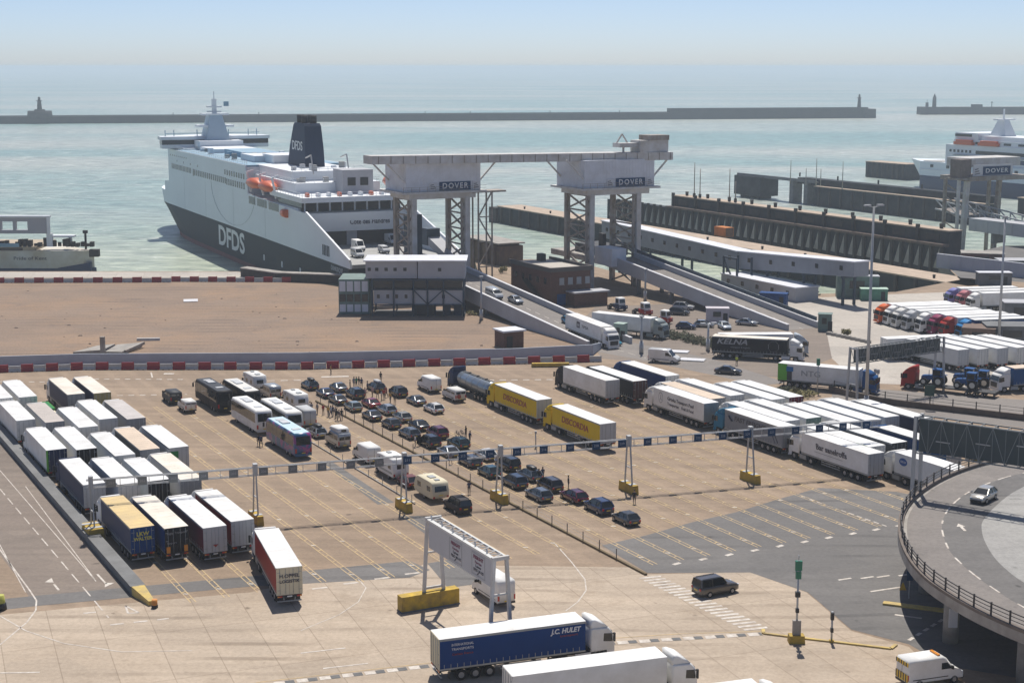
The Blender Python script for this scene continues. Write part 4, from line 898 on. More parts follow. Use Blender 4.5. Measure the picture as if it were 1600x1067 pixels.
pier('pier', 'dark quay wall behind the third gantry tower at the right edge', 475, 486, 420, 470, 0.5, PIERW, 6)
for (tt_, h, lab) in ((458, 12, 'taller of the two thin masts on the two-tier pier end'), (454.5, 10, 'shorter of the two thin masts on the two-tier pier end'), (437, 11, 'thin pale mast midway along the two-tier pier'), (433.5, 7, 'short thin mast beside the pale one on the two-tier pier')):
    q = LP(PS + 2, tt_); o = empty('mast', (q[0], q[1], 7.65), 0, lab, 'mast')
    m = MB(); m.cyl((0, 0, 0), (0, 0, h), 0.2, 0.12, 8); m.build('pole', STRUT, o); m = MB(); m.box(-0.45, 0.45, -0.45, 0.45, 0, 1.3); m.build('base', PILE, o)
for i, (u, v, h) in enumerate(((1235, 284, 10), (1259, 290, 7), (1275, 290, 11), (1282, 291, 7), (1316, 296, 11))):
    q = P(u, v, 4.6); o = empty('mast', (q[0], q[1], 4.6 if i else 3.7), 0, ['thin mast on the approach bridge of the tall dark pier', 'short mast at the far end of the tall dark pier', 'tall mast second along the tall dark pier', 'short mast close to the tall one on the dark pier', 'lone tall mast midway along the tall dark pier'][i], 'mast')
    m = MB(); m.cyl((0, 0, 0), (0, 0, h), 0.2, 0.12, 8); m.build('pole', STRUT, o)
q = P(1131, 369, 0); o = empty('storage_container', (q[0], q[1], 0), LANE, 'orange container standing on the sandy-topped pier', 'container')
m = MB(); m.box(-3, 3, -1.6, 1.6, 0, 2.9); 
for i in range(12): m.box(-2.9 + i * 0.5, -2.7 + i * 0.5, 1.6, 1.66, 0.2, 2.7)
m.build('shell', paint('container_orange', (0.55, 0.19, 0.04), 0.2), o); m = MB(); m.box(-3.04, -2.98, -1.4, 1.4, 0.15, 2.75); m.build('door', RUST, o)

# --- linkspan gantry: two towers with clad winch houses under one long beam
def winch_tower(s0, s1, t0, t1, legs, label, sgn):
    S, T = s0, t0; r = lroot('linkspan_tower', S, T, label, 'gantry tower')
    zb, zt = 24.1, 30.6
    m = LB(S, T); m.lb(s0, s1, t0, t1, zb, zt)
    for i in range(int((s1 - s0) / 0.8)): m.lb(s0 + 0.4 + i * 0.8, s0 + 0.48 + i * 0.8, t0 - 0.05, t0, zb, zt)
    for i in range(int((t1 - t0) / 1.0)): m.lb(s0 - 0.05, s0, t0 + 0.4 + i, t0 + 0.48 + i, zb, zt)
    m.build('winch_house', CLAD, r)
    m = LB(S, T); m.lb(s0 - 1.2, s1 + 1.2, t0 - 1.0, t1 + 1.0, zb - 0.5, zb - 0.02); m.lb(s0 + 1, s1 - 1, t0 + 0.5, t1 - 0.5, zb - 1.8, zb - 0.5); m.build('platform', STRUTP, r)
    m = LB(S, T)
    for i in range(int((s1 - s0 + 2) / 2)): m.lbar((s0 - 1 + i * 2, t0 - 0.95, zb), (s0 - 1 + i * 2, t0 - 0.95, zb + 1.1), 0.07)
    m.lbar((s0 - 1.1, t0 - 0.95, zb + 1.1), (s1 + 1.1, t0 - 0.95, zb + 1.1), 0.06); m.lbar((s0 - 1.1, t0 - 0.95, zb + 0.55), (s1 + 1.1, t0 - 0.95, zb + 0.55), 0.05); m.build('handrail', STRUT, r)
    la, lb_ = legs
    for (sa, w) in ((la, 1), (lb_, 1)):
        for (ta, ww, mt) in ((t0 + 1.0, 1.5, STRUTP), (t1 - 1.0, 1.25, STRUT)):
            m = LB(S, T); m.lbar((sa, ta, -8), (sa, ta, zb - 1.8), ww, ww * 0.8); m.build('leg', mt, r)
        m = LB(S, T); t_a, t_b = t0 + 1.0, t1 - 1.0; n = 6; hh = (zb - 2) / n
        for i in range(n):
            za, z2 = i * hh, (i + 1) * hh
            m.lbar((sa, t_a, za), (sa, t_b, z2), 0.35); m.lbar((sa, t_b, za), (sa, t_a, z2), 0.35); m.lbar((sa, t_a, z2), (sa, t_b, z2), 0.35)
        m.lbar((sa - sgn * 1.2, t_a, 0), (sa - sgn * 1.2, t_a, zb - 2), 0.5)
        for i in range(8): m.lbar((sa - sgn * 1.2, t_a, i * 2.8), (sa, t_a, i * 2.8 + 2.6), 0.22)
        m.build('bracing', STRUT, r)
    m = LB(S, T); w_ = s1 - s0; c0 = s0 + w_ * 0.44; c1 = s0 + w_ * 0.86; m.lb(c0, c1, t0 - 0.22, t0 - 0.06, zb + 0.15, zb + 2.1); sg = m.build('name_board', SIGNB, r)
    lettering(r, 'DOVER', 1.75, (-0.24, S - (c0 + c1) / 2, zb + 1.12), 'rear', LT, width=(c1 - c0) * 0.82, bold=0.02, spacing=1.25)
    for c in (c0 - 1.6, c1 + 1.5):
        m = LB(S, T); m.lb(c - 1.0, c + 1.0, t0 - 0.2, t0 - 0.06, zb + 0.2, zb + 2.0); e = m.build('emblem_plate', SIGNW, r)
        m = LB(S, T)
        for k in range(3): m.lbar((c - 0.7, t0 - 0.23, zb + 0.6 + k * 0.4), (c + 0.6 - k * 0.25, t0 - 0.23, zb + 0.75 + k * 0.4), 0.06, 0.16)
        m.build('emblem', LTD, e)
    for (ss, dd) in ((s0, -1), (s1, 1)):
        for tt in (t0 + 0.5, t1 - 2.0):
            m = LB(S, T); m.lbar((ss, tt, zb + 2.2), (ss + dd * 4.6, tt, zt + 0.3), 0.35); m.build('bracket', STRUTP, r)
    return r
T1 = winch_tower(145.0, 164.0, 331, 343, (147.2, 160.8), 'left linkspan tower with pale clad winch house and blue name board', 1)
T2 = winch_tower(187.2, 206.6, 322.5, 336, (189.6, 202.6), 'right linkspan tower with pale clad winch house beside the walkway', 1)
r = lroot('linkspan_beam', 136.5, 331, 'long grey box beam bridging the two linkspan towers', 'beam')
m = LB(136.5, 331); m.lhex([(211.3, 321.6, 30.2), (211.3, 326.6, 30.2), (136.5, 335.6, 30.7), (136.5, 330.6, 30.7), (211.3, 321.6, 32.1), (211.3, 326.6, 32.1), (136.5, 335.6, 32.6), (136.5, 330.6, 32.6)]); m.build('girder', STRUTP, r)
m = LB(136.5, 331)
for i in range(26): 
    s = 138 + i * 2.9; t = 330.6 - 9.0 * (s - 136.5) / 74.8 - 0.02; z = 30.7 - 0.5 * (s - 136.5) / 74.8
    m.lb(s, s + 0.12, t - 0.1, t + 0.05, z + 0.05, z + 1.85)
m.build('stiffeners', STRUT, r)
r2 = lroot('winch_machinery', 198, 326, 'rusty winch machinery on top of the right end of the beam', 'winch')
m = LB(198, 326); m.lb(202.5, 210.5, 322.5, 327, 32.15, 35.0); m.build('machine_house', STRUTP, r2)
m = LB(198, 326); m.lb(205, 210.6, 322.3, 327.2, 35.0, 36.2); m.build('upper_house', STRUT, r2)
m = LB(198, 326); m.lb(197.5, 202.5, 323.5, 327, 33.4, 34.4); m.lbar((198, 326, 34.4), (199.5, 326, 36.5), 0.3); m.lbar((201, 326, 34.4), (199.5, 326, 36.5), 0.3); m.lbar((199, 324.5, 32.1), (199, 324.5, 33.5), 0.4); m.build('boom', STRUTP, r2)
m = LB(198, 326); m.cyl(m.p(203.5, 323, 33.2), m.p(203.5, 325, 33.2), 0.9, n=14); m.build('cable_drum', RUST, r2)
r = lroot('stair_tower', 163.2, 331, 'open lattice stair tower at the right of the left linkspan tower', 'stairs')
m = LB(163.2, 331)
for s in (163.4, 167.0):
    for t in (331, 334): m.lbar((s, t, 0), (s, t, 23.5), 0.3)
for i in range(4):
    z = i * 5.9; a, b = (163.4, 167.0) if i % 2 else (167.0, 163.4); m.lbar((a, 331, z), (b, 331, z + 5.9), 0.28); m.lbar((163.4, 331, z + 5.9), (167.0, 331, z + 5.9), 0.25)
m.build('frame', STRUT, r); m = LB(163.2, 331); m.lb(162.0, 170.5, 330.5, 335, 23.4, 23.8); m.build('top_landing', STRUT, r)
r = lroot('fender_dolphin', 190.4, 373, 'brown sheet-piled dolphin wall behind the left linkspan tower', 'dolphin')
m = LB(190.4, 373)
for i in range(10): m.lb(190.0 - (i % 2) * 0.6, 197, 372 + i * 2.2, 374.2 + i * 2.2, -14, 5.2 + (i % 3) * 0.25)
m.build('sheet_piles', SHEET, r); m = LB(190.4, 373); m.lb(189.2, 197.4, 371.6, 394.4, 5.75, 6.1); m.build('capping', CONCW, r)
# linkspan decks reaching from the ramp top to the ship
def deck_ramp(name, label, s0, s1, tb, tt, zf, wallh=1.1, thick=1.7, piers=(), road=ROADG, extra=None, wallmat=CLADD):
    r = lroot(name, s0, tb, label, 'ramp'); n = 14
    def zz(t): return max(0.02, zf(t))
    m = LB(s0, tb)
    for i in range(n):
        a, b = tb + (tt - tb) * i / n, tb + (tt - tb) * (i + 1) / n
        m.lhex([(s1 - 0.5, a, zz(a) - min(0.4, zz(a))), (s1 - 0.5, b, zz(b) - 0.4), (s0 + 0.5, b, zz(b) - 0.4), (s0 + 0.5, a, zz(a) - min(0.4, zz(a))), (s1 - 0.5, a, zz(a)), (s1 - 0.5, b, zz(b)), (s0 + 0.5, b, zz(b)), (s0 + 0.5, a, zz(a))])
    m.build('road_deck', road, r)
    for (sa, sb) in ((s0, s0 + 0.5), (s1 - 0.5, s1)):
        m = LB(s0, tb)
        for i in range(n):
            a, b = tb + (tt - tb) * i / n, tb + (tt - tb) * (i + 1) / n
            l0, l1 = max(-0.05, zz(a) - thick), max(-0.05, zz(b) - thick)
            m.lhex([(sb, a, l0), (sb, b, l1), (sa, b, l1), (sa, a, l0), (sb, a, zz(a) + wallh), (sb, b, zz(b) + wallh), (sa, b, zz(b) + wallh), (sa, a, zz(a) + wallh)])
        m.build('parapet', wallmat, r)
        m = LB(s0, tb)
        for i in range(n):
            a, b = tb + (tt - tb) * i / n, tb + (tt - tb) * (i + 1) / n
            m.lhex([(sb + 0.06, a, zz(a) + wallh), (sb + 0.06, b, zz(b) + wallh), (sa - 0.06, b, zz(b) + wallh), (sa - 0.06, a, zz(a) + wallh), (sb + 0.06, a, zz(a) + wallh + 0.15), (sb + 0.06, b, zz(b) + wallh + 0.15), (sa - 0.06, b, zz(b) + wallh + 0.15), (sa - 0.06, a, zz(a) + wallh + 0.15)])
        m.build('coping', SIGNW, r)
    for t in piers:
        m = LB(s0, tb)
        for s in (s0 + 0.8, s1 - 0.8): m.lbar((s, t, -0.5), (s, t, zz(t) - 0.5), 0.7)
        m.lb(s0 + 0.3, s1 - 0.3, t - 0.4, t + 0.4, zz(t) - 1.3, zz(t) - 0.45); m.build('trestle', CONCG, r)
    m = LB(s0, tb); a = tb
    c = (s0 + s1) / 2
    while a < tt - 3:
        m.lhex([(c + 0.08, a, zz(a) + 0.006), (c + 0.08, a + 2, zz(a + 2) + 0.006), (c - 0.08, a + 2, zz(a + 2) + 0.006), (c - 0.08, a, zz(a) + 0.006), (c + 0.08, a, zz(a) + 0.012), (c + 0.08, a + 2, zz(a + 2) + 0.012), (c - 0.08, a + 2, zz(a + 2) + 0.012), (c - 0.08, a, zz(a) + 0.012)]); a += 4
    m.build('centre_line', MKW, r)
    return r
def r1z(t): return 0.5 + 0.079 * (t - 261)
def r2z(t): return 0.4 + 0.098 * (t - 256.7)
d1 = deck_ramp('linkspan_ramp', 'near vehicle ramp climbing to the berthed ferry, white van at its top', 148.3, 158.3, 254, 338, r1z, 1.1, 1.9, (274, 286, 298, 310, 322))
d2 = deck_ramp('linkspan_ramp', 'far vehicle ramp between the yard and the right linkspan tower', 194.0, 202.0, 252.5, 324, r2z, 1.1, 1.8, (268, 282, 296, 310))
m = LB(194, 252.5); n = 20
for i in range(36): 
    t = 253.5 + i * 1.95; m.lhex([(202.3, t, r2z(t)), (202.3, t + 1.8, r2z(t + 1.8)), (202.02, t + 1.8, r2z(t + 1.8)), (202.02, t, r2z(t)), (202.3, t, r2z(t) + 2.0), (202.3, t + 1.8, r2z(t + 1.8) + 2.0), (202.02, t + 1.8, r2z(t + 1.8) + 2.0), (202.02, t, r2z(t) + 2.0)])
m.build('fence_panel', BSTEEL, d2)  # dark blue paints in the shade on the fence's inner face
r = lroot('linkspan_bridge', 149, 338, 'lifting bridge section linking the near ramp with the ferry stern', 'bridge')
m = LB(149, 338); m.lhex([(157.5, 338, 5.6), (157.5, 353, 5.3), (149, 353, 5.3), (149, 338, 5.6), (157.5, 338, 6.5), (157.5, 353, 6.2), (149, 353, 6.2), (149, 338, 6.5)]); m.build('deck', CONCW, r)
for s in (149.3, 157.2):
    m = LB(149, 338); m.lb(s - 0.25, s + 0.25, 338, 353, 6.2, 7.5); m.build('side_rail', BSTEEL, r)
m = LB(149, 338); m.lhex([(162, 336, 5.5), (162, 349, 9.6), (158.6, 349, 9.6), (158.6, 336, 5.5), (162, 336, 7.4), (162, 349, 11.5), (158.6, 349, 11.5), (158.6, 336, 7.4)]); m.build('gangway_ramp', CLADD, r)
m = LB(149, 338); m.lb(158.4, 161.8, 349, 352.5, 9.4, 13.5); m.lb(150.0, 153.0, 340, 344, 6.5, 18); m.build('control_tower', BSTEEL, r)
r = lroot('linkspan_bridge', 194.5, 326, 'grey linkspan bridge section beyond the right linkspan tower', 'bridge')
m = LB(194.5, 326); m.lb(194.5, 201.5, 324, 352, 5.2, 6.6); m.build('deck', CONCW, r)
m = LB(194.5, 326); m.lb(192.5, 196.5, 318.5, 326.5, 5.6, 9.8); m.build('plant_box', CLAD, r)
m = LB(194.5, 326); m.lb(197.0, 204.0, 330, 344, 6.6, 8.8); m.lb(198, 199, 332, 334, 8.8, 12); m.build('lifting_gear', DARK, r)

# --- covered passenger walkways and terminal buildings
def tube(name, label, s0, s1, t0, t1, z0, z1, wins, cat='walkway', legs=(), roofz=0.25, wm=CLADD):
    """z0, z1 are (at t0, at t1) pairs."""
    r = lroot(name, s0, t0, label, cat); m = LB(s0, t0)
    m.lhex([(s1, t0, z0[0]), (s1, t1, z0[1]), (s0, t1, z0[1]), (s0, t0, z0[0]), (s1, t0, z1[0]), (s1, t1, z1[1]), (s0, t1, z1[1]), (s0, t0, z1[0])]); m.build('wall', wm, r)
    m = LB(s0, t0); m.lhex([(s1 + .25, t0 - .2, z1[0]), (s1 + .25, t1 + .2, z1[1]), (s0 - .25, t1 + .2, z1[1]), (s0 - .25, t0 - .2, z1[0]), (s1 + .25, t0 - .2, z1[0] + roofz), (s1 + .25, t1 + .2, z1[1] + roofz), (s0 - .25, t1 + .2, z1[1] + roofz), (s0 - .25, t0 - .2, z1[0] + roofz)]); m.build('roof', CLAD, r)
    for i in range(wins):
        t = t0 + (i + 0.5) * (t1 - t0) / wins; k = (t - t0) / (t1 - t0); zc = (z0[0] + z1[0]) / 2 * (1 - k) + (z0[1] + z1[1]) / 2 * k + 0.2
        m = LB(s0, t0); m.lb(s0 - 0.06, s0 + 0.02, t - 0.55, t + 0.55, zc - 0.5, zc + 0.5); m.build('window', WIN, r)
    for t in legs:
        k = (t - t0) / (t1 - t0); zb = z0[0] * (1 - k) + z0[1] * k; m = LB(s0, t0)
        for s in (s0 + 0.5, s1 - 0.5): m.lbar((s, t, -6), (s, t, zb), 0.5)
        m.lb(s0, s1, t - 0.3, t + 0.3, zb - 0.5, zb - 0.02); m.build('trestle', BSTEEL, r)
    return r
WALKM = mat('walkway_grey', (0.27, 0.29, 0.33), 0.7, 0, 0.15, 0.3, spec=0.15)
tube('passenger_walkway', 'long covered passenger walkway sloping away beyond the far ramp', 225, 229, 313.5, 378, (3.9, 5.4), (8.0, 10.0), 11, legs=(318, 338, 358, 374), wm=WALKM)
tube('passenger_walkway', 'raised covered walkway section above the long low white building', 225.2, 229.4, 270, 313, (6.9, 3.9), (10.1, 8.0), 5, legs=(274, 288, 302), wm=WALKM)
tube('waiting_building', 'long low white building with round dark windows under the walkway', 219.5, 226, 283, 312, (0, 0), (3.1, 3.1), 5, cat='building')
r = lroot('walkway_frame', 221, 308, 'dark blue steel frame at the end of the long low white building', 'frame'); m = LB(221, 308)
for s in (219.8, 224): 
    for t in (306, 311.5): m.lbar((s, t, 0), (s, t, 7.5), 0.4)
m.lbar((219.8, 306, 7.3), (219.8, 311.5, 7.3), 0.4); m.lbar((219.8, 306, 0), (219.8, 311.5, 7), 0.3); m.build('frame', BSTEEL, r)
# white boxes on a blue steel frame beside the near ramp
r = lroot('terminal_building', 134, 303, 'white box cabins on a dark blue steel frame beside the near ramp', 'building')
fa = LP(134, 303)
def wrect(name, mt, u0, u1, vt, vb, Y0, depth, par, wins=0, wm=None):
    x0, z1 = (u0 - 800) / FOC * (Y0 * CP - 0) * 1.0, 0
    return None
cab_s = [(-36.8, -20.4, 350.0), (-20.2, -9.6, 350.0)]
RT = Matrix.Translation((fa[0], fa[1], 0)) @ Matrix.Rotation(LANE, 4, 'Z'); RI = RT.inverted()
def wbox(mb, x0, x1, y0, y1, z0, z1, mi=0):
    c = [(x0, y0, z0), (x1, y0, z0), (x1, y1, z0), (x0, y1, z0), (x0, y0, z1), (x1, y0, z1), (x1, y1, z1), (x0, y1, z1)]
    mb.hexa([tuple(RI @ Vector(q)) for q in c], mi)
def wbar(mb, p, q, w, mi=0): mb.bar(tuple(RI @ Vector(p)), tuple(RI @ Vector(q)), w, None, mi)
YF = 333.0
m = MB(); wbox(m, -31.2, -20.2, YF, YF + 9, 8.0, 11.6); m.build('upper_cabin', CLADD, r)
m = MB(); wbox(m, -20.0, -10.0, YF - 0.5, YF + 9, 8.0, 11.7); m.build('upper_cabin', CLADD, r)
m = MB(); wbox(m, -31.6, -9.6, YF - 0.9, YF + 9.4, 11.7, 11.95); m.build('roof', CLAD, r)
m = MB(); wbox(m, -29.5, -21.2, YF - 0.4, YF + 8, 2.6, 5.6); m.build('lower_cabin', CLADD, r)
m = MB(); wbox(m, -20.8, -10.6, YF - 0.8, YF + 8, 2.6, 5.6); m.build('lower_cabin', CLADD, r)
m = MB(); wbox(m, -29.5, -10.6, YF - 0.2, YF + 8, 5.9, 7.6); m.build('glazed_gallery', WIN, r)
for x in (-28.8, -26.8, -24.9, -22.8, -15.4, -30.4):
    for z0, z1, yy in ((9.6, 10.3, YF if x < -20 else YF - 0.5),):
        m = MB(); wbox(m, x - 0.35, x + 0.35, yy - 0.06, yy + 0.02, z0, z1); m.build('window', WIN, r)
for x in (-28.5, -26.5, -24.6, -22.6, -14.6):
    m = MB(); yy = YF - 0.4 if x < -20 else YF - 0.8; wbox(m, x - 0.3, x + 0.3, yy - 0.06, yy + 0.02, 3.8, 4.6); m.build('window', WIN, r)
m = MB()
for x in (-29.8, -25.2, -21.0, -18.0, -14.6, -10.3): 
    wbar(m, (x, YF - 1.0, 0), (x, YF - 1.0, 7.9), 0.28); wbar(m, (x, YF + 8.4, 0), (x, YF + 8.4, 7.9), 0.28)
for z in (2.5, 5.75, 7.8): wbar(m, (-29.8, YF - 1.0, z), (-10.3, YF - 1.0, z), 0.25)
for x0, x1 in ((-21.0, -18.0), (-14.6, -10.3)): wbar(m, (x0, YF - 1, 5.7), (x1, YF - 1, 2.6), 0.2)
wbar(m, (-18.0, YF - 1, 2.6), (-14.6, YF - 1, 5.7), 0.2)
for x in (-20.5, -17, -13.8, -11.5): wbox(m, x - 1.0, x + 0.6, YF + 1, YF + 3, 0, 2.4)
m.build('steel_frame', BSTEEL, r)
m = MB(); wbox(m, -20.3, -16.6, YF - 0.6, YF + 5, 0.1, 2.3); m.build('under_room', DARK, r)
m = MB()
for k in range(9): wbar(m, (-37.6 + k * 0.9, YF + 12.6 - k * 1.35, 0.2), (-37.6 + k * 0.9, YF + 12.6 - k * 1.35, 7.2), 0.14)
for z in (0.4, 2.7, 5.0, 7.2): wbar(m, (-37.6, YF + 12.6, z), (-30.3, YF + 1.6, z), 0.16)
m.build('stair_cage', GSTEEL, r)
m = MB(); wbox(m, -37.2, -30.6, YF + 1.5, YF + 11.5, 0.1, 7.6); m.build('stair_core', GSTEEL, r)
for z0, z1, mt in ((0.6, 2.2, CLAD), (2.8, 4.4, WIN), (5.0, 7.2, CLAD)):
    for k in range(4): m = MB(); wbox(m, -37.0 + k * 1.6, -35.7 + k * 1.6, YF + 1.42, YF + 1.5, z0, z1); m.build('glazed_panel', mt, r)
m = MB(); wbox(m, -30, -10, YF - 0.5, YF + 8, 0.0, 0.02); m.build('plinth', CONCG, r)

r = lroot('brick_building', 167.4, 303, 'two-storey dark brick building with a flat pale roof between the ramps', 'building')
m = LB(167.4, 303); m.lb(167.4, 177.6, 303, 322, 0, 7.6); m.build('wall', BRICK, r)
m = LB(167.4, 303); m.lb(167.0, 178.0, 302.6, 322.4, 7.6, 8.0); m.lb(167.0, 167.4, 302.6, 322.4, 8.0, 8.6); m.lb(177.6, 178.0, 302.6, 322.4, 8.0, 8.6); m.lb(167.4, 177.6, 302.6, 303, 8.0, 8.6); m.build('parapet', mat('dark_parapet', (0.10, 0.09, 0.085), 0.8), r)
m = LB(167.4, 303); m.lb(168.3, 176.6, 304, 321, 8.0, 8.12); m.build('roof', PALEC, r)
for i in range(4):
    m = LB(167.4, 303); s = 169.6 + i * 2.2; m.lb(s, s + 1.2, 302.93, 303.05, 4.7, 6.2); w = m.build('window', mat('bright_pane', (0.30, 0.32, 0.34), 0.2), r)
    m = LB(167.4, 303); m.lb(s - 0.1, s + 1.3, 302.9, 302.95, 4.55, 4.68); m.build('sill', CONCW, w)
for i in range(5):
    m = LB(167.4, 303); t = 305 + i * 3.5; m.lb(167.32, 167.45, t, t + 1.1, 4.7, 6.0); m.build('window', WIN, r)
m = LB(167.4, 303); m.lb(171.5, 180.0, 299.5, 303, 0, 3.0); m.build('porch', BRICK, r); m = LB(167.4, 303); m.lb(171.2, 180.4, 299, 303, 3.0, 3.3); m.build('porch_roof', CLADD, r)
m = LB(167.4, 303); m.lb(169, 171.2, 302.9, 303.05, 0.1, 2.6); m.build('door', BLUE if 'BLUE' in globals() else SIGNB, r)
m = LB(167.4, 303); m.lhex([(167.4, 305, 0.1), (167.4, 314, 4.6), (166.2, 314, 4.6), (166.2, 305, 0.1), (167.4, 305, 0.5), (167.4, 314, 5.0), (166.2, 314, 5.0), (166.2, 305, 0.5)]); m.build('outside_stair', DARK, r)
m = LB(167.4, 303); m.lb(173, 174.4, 318, 320, 8.1, 9.8); m.build('roof_vent', DARK, r)
r = lroot('brick_kiosk', 133.4, 260, 'small brown brick kiosk with pale roof on the bare land', 'kiosk')
m = LB(133.4, 260); m.lb(133.8, 138.0, 260.3, 264.2, 0, 3.1); m.build('wall', BRICK, r)
m = LB(133.4, 260); m.lb(133.5, 138.4, 260.0, 264.5, 3.1, 3.4); m.build('roof', CLAD, r)
m = LB(133.4, 260); m.lb(134.4, 135.6, 260.2, 260.32, 0.1, 2.3); m.build('door', DARK, r)

def small_box(name, label, u, v, w, d, h, az, mt, roofm=None, cat='cabin', win=True, z=0):
    q = P(u, v, z); o = empty(name, (q[0], q[1], z), R(az), label, cat)
    m = MB(); m.box(-w / 2, w / 2, 0, d, 0, h); 
    for i in range(int(w / 0.5)): m.box(-w / 2 + 0.2 + i * 0.5, -w / 2 + 0.3 + i * 0.5, -0.04, 0, 0.15, h - 0.15)
    m.build('wall', mt, o); m = MB(); m.box(-w / 2 - .12, w / 2 + .12, -.12, d + .12, h, h + .14); m.build('roof', roofm or mt, o)
    if win: m = MB(); m.box(-w * 0.2, w * 0.15, -0.09, 0.0, h * 0.45, h * 0.8); m.build('window', WIN, o)
    m = MB(); m.box(w * 0.25, w * 0.25 + 0.9, -0.08, 0.0, 0.1, 2.1); m.build('door', DARK, o)
    return o
CBLUE = paint('container_blue', (0.02, 0.07, 0.22), 0.25); CGREEN = paint('container_green', (0.10, 0.26, 0.19), 0.25)
small_box('storage_container', 'blue container in the shade by the long low white building', 1207, 478, 6.0, 2.5, 2.7, -20, CBLUE, cat='container', win=False)
small_box('storage_container', 'green container with pale green roof right of the low white building', 1366, 470, 6.0, 2.6, 2.6, -4, CGREEN, mat('pale_green_roof', (0.40, 0.55, 0.45), 0.6), cat='container', win=False)
small_box('site_cabin', 'teal-grey cabin stacked behind the green container', 1340, 466, 9.5, 3, 5.0, -6, GSTEEL, CLADD)
small_box('site_cabin', 'small grey-green hut at the foot of the far ramp', 1288, 518, 2.6, 2.4, 3.4, -15, GSTEEL, GSTEEL)
small_box('ticket_kiosk', 'white kiosk with blue sign beside the far ramp wall', 1121, 505, 4.6, 2.4, 3.0, -4, mat('lilac_white', (0.50, 0.46, 0.49), 0.6), cat='kiosk')
small_box('check_booth', 'pale green glazed booth beside the second ramp lorry', 966, 533, 2.0, 2.0, 3.3, -30, mat('pale_green', (0.33, 0.43, 0.37), 0.5), cat='booth')
small_box('brown_shed', 'brown shed beside the blue far lorry', 1528, 540, 6.0, 6, 3.2, -20, mat('brown_boarding', (0.16, 0.105, 0.08), 0.8, 0, 0.3, 1.0), cat='shed')
small_box('dark_shed', 'long dark shed at the right edge below the lorry park', 1583, 540, 10, 6, 3.6, -6, DGREYB if 'DGREYB' in globals() else CONCG, cat='shed')
small_box('grey_shed', 'dark grey shed with pale lean-to at the right edge of the lorry park', 1592, 507, 6, 5, 4.4, -6, CONCG, CLADD, cat='shed')
small_box('brick_shed', 'low red-brown brick shed below the third gantry tower', 1535, 418, 11, 7, 3.6, -14, mat('red_brick', (0.16, 0.07, 0.055), 0.85, 0, 0.3, 1.5), CONCW, cat='shed')
small_box('green_shed', 'dark green shed with pale roof at the right edge behind the grey wall', 1590, 426, 9, 6, 3.0, -2, mat('dark_green_boarding', (0.05, 0.08, 0.065), 0.8), CLADD, cat='shed')
small_box('site_cabin', 'grey cabin with white roof behind the right lamp post', 1555, 446, 8, 3, 3.0, 0, CONCG, CLAD)
a = P(1463, 418); b = P(1640, 440); az_ = math.atan2(b[1] - a[1], b[0] - a[0]); L_ = math.hypot(b[0] - a[0], b[1] - a[1])
r = empty('quay_wall_screen', (a[0], a[1], 0), az_, 'long pale lilac-grey wall below the third gantry tower', 'wall'); m = MB(); m.box(0, L_, 0, 0.5, 0, 3.6)
for i in range(9): m.box(i * L_ / 9, i * L_ / 9 + 0.12, -0.05, 0, 0, 3.6)
m.build('panel', mat('lilac_grey', (0.40, 0.40, 0.46), 0.7, 0, 0.1, 0.3), r); m = MB(); m.box(0, L_, -0.05, 0.55, 3.6, 3.75); m.build('coping', CLAD, r)

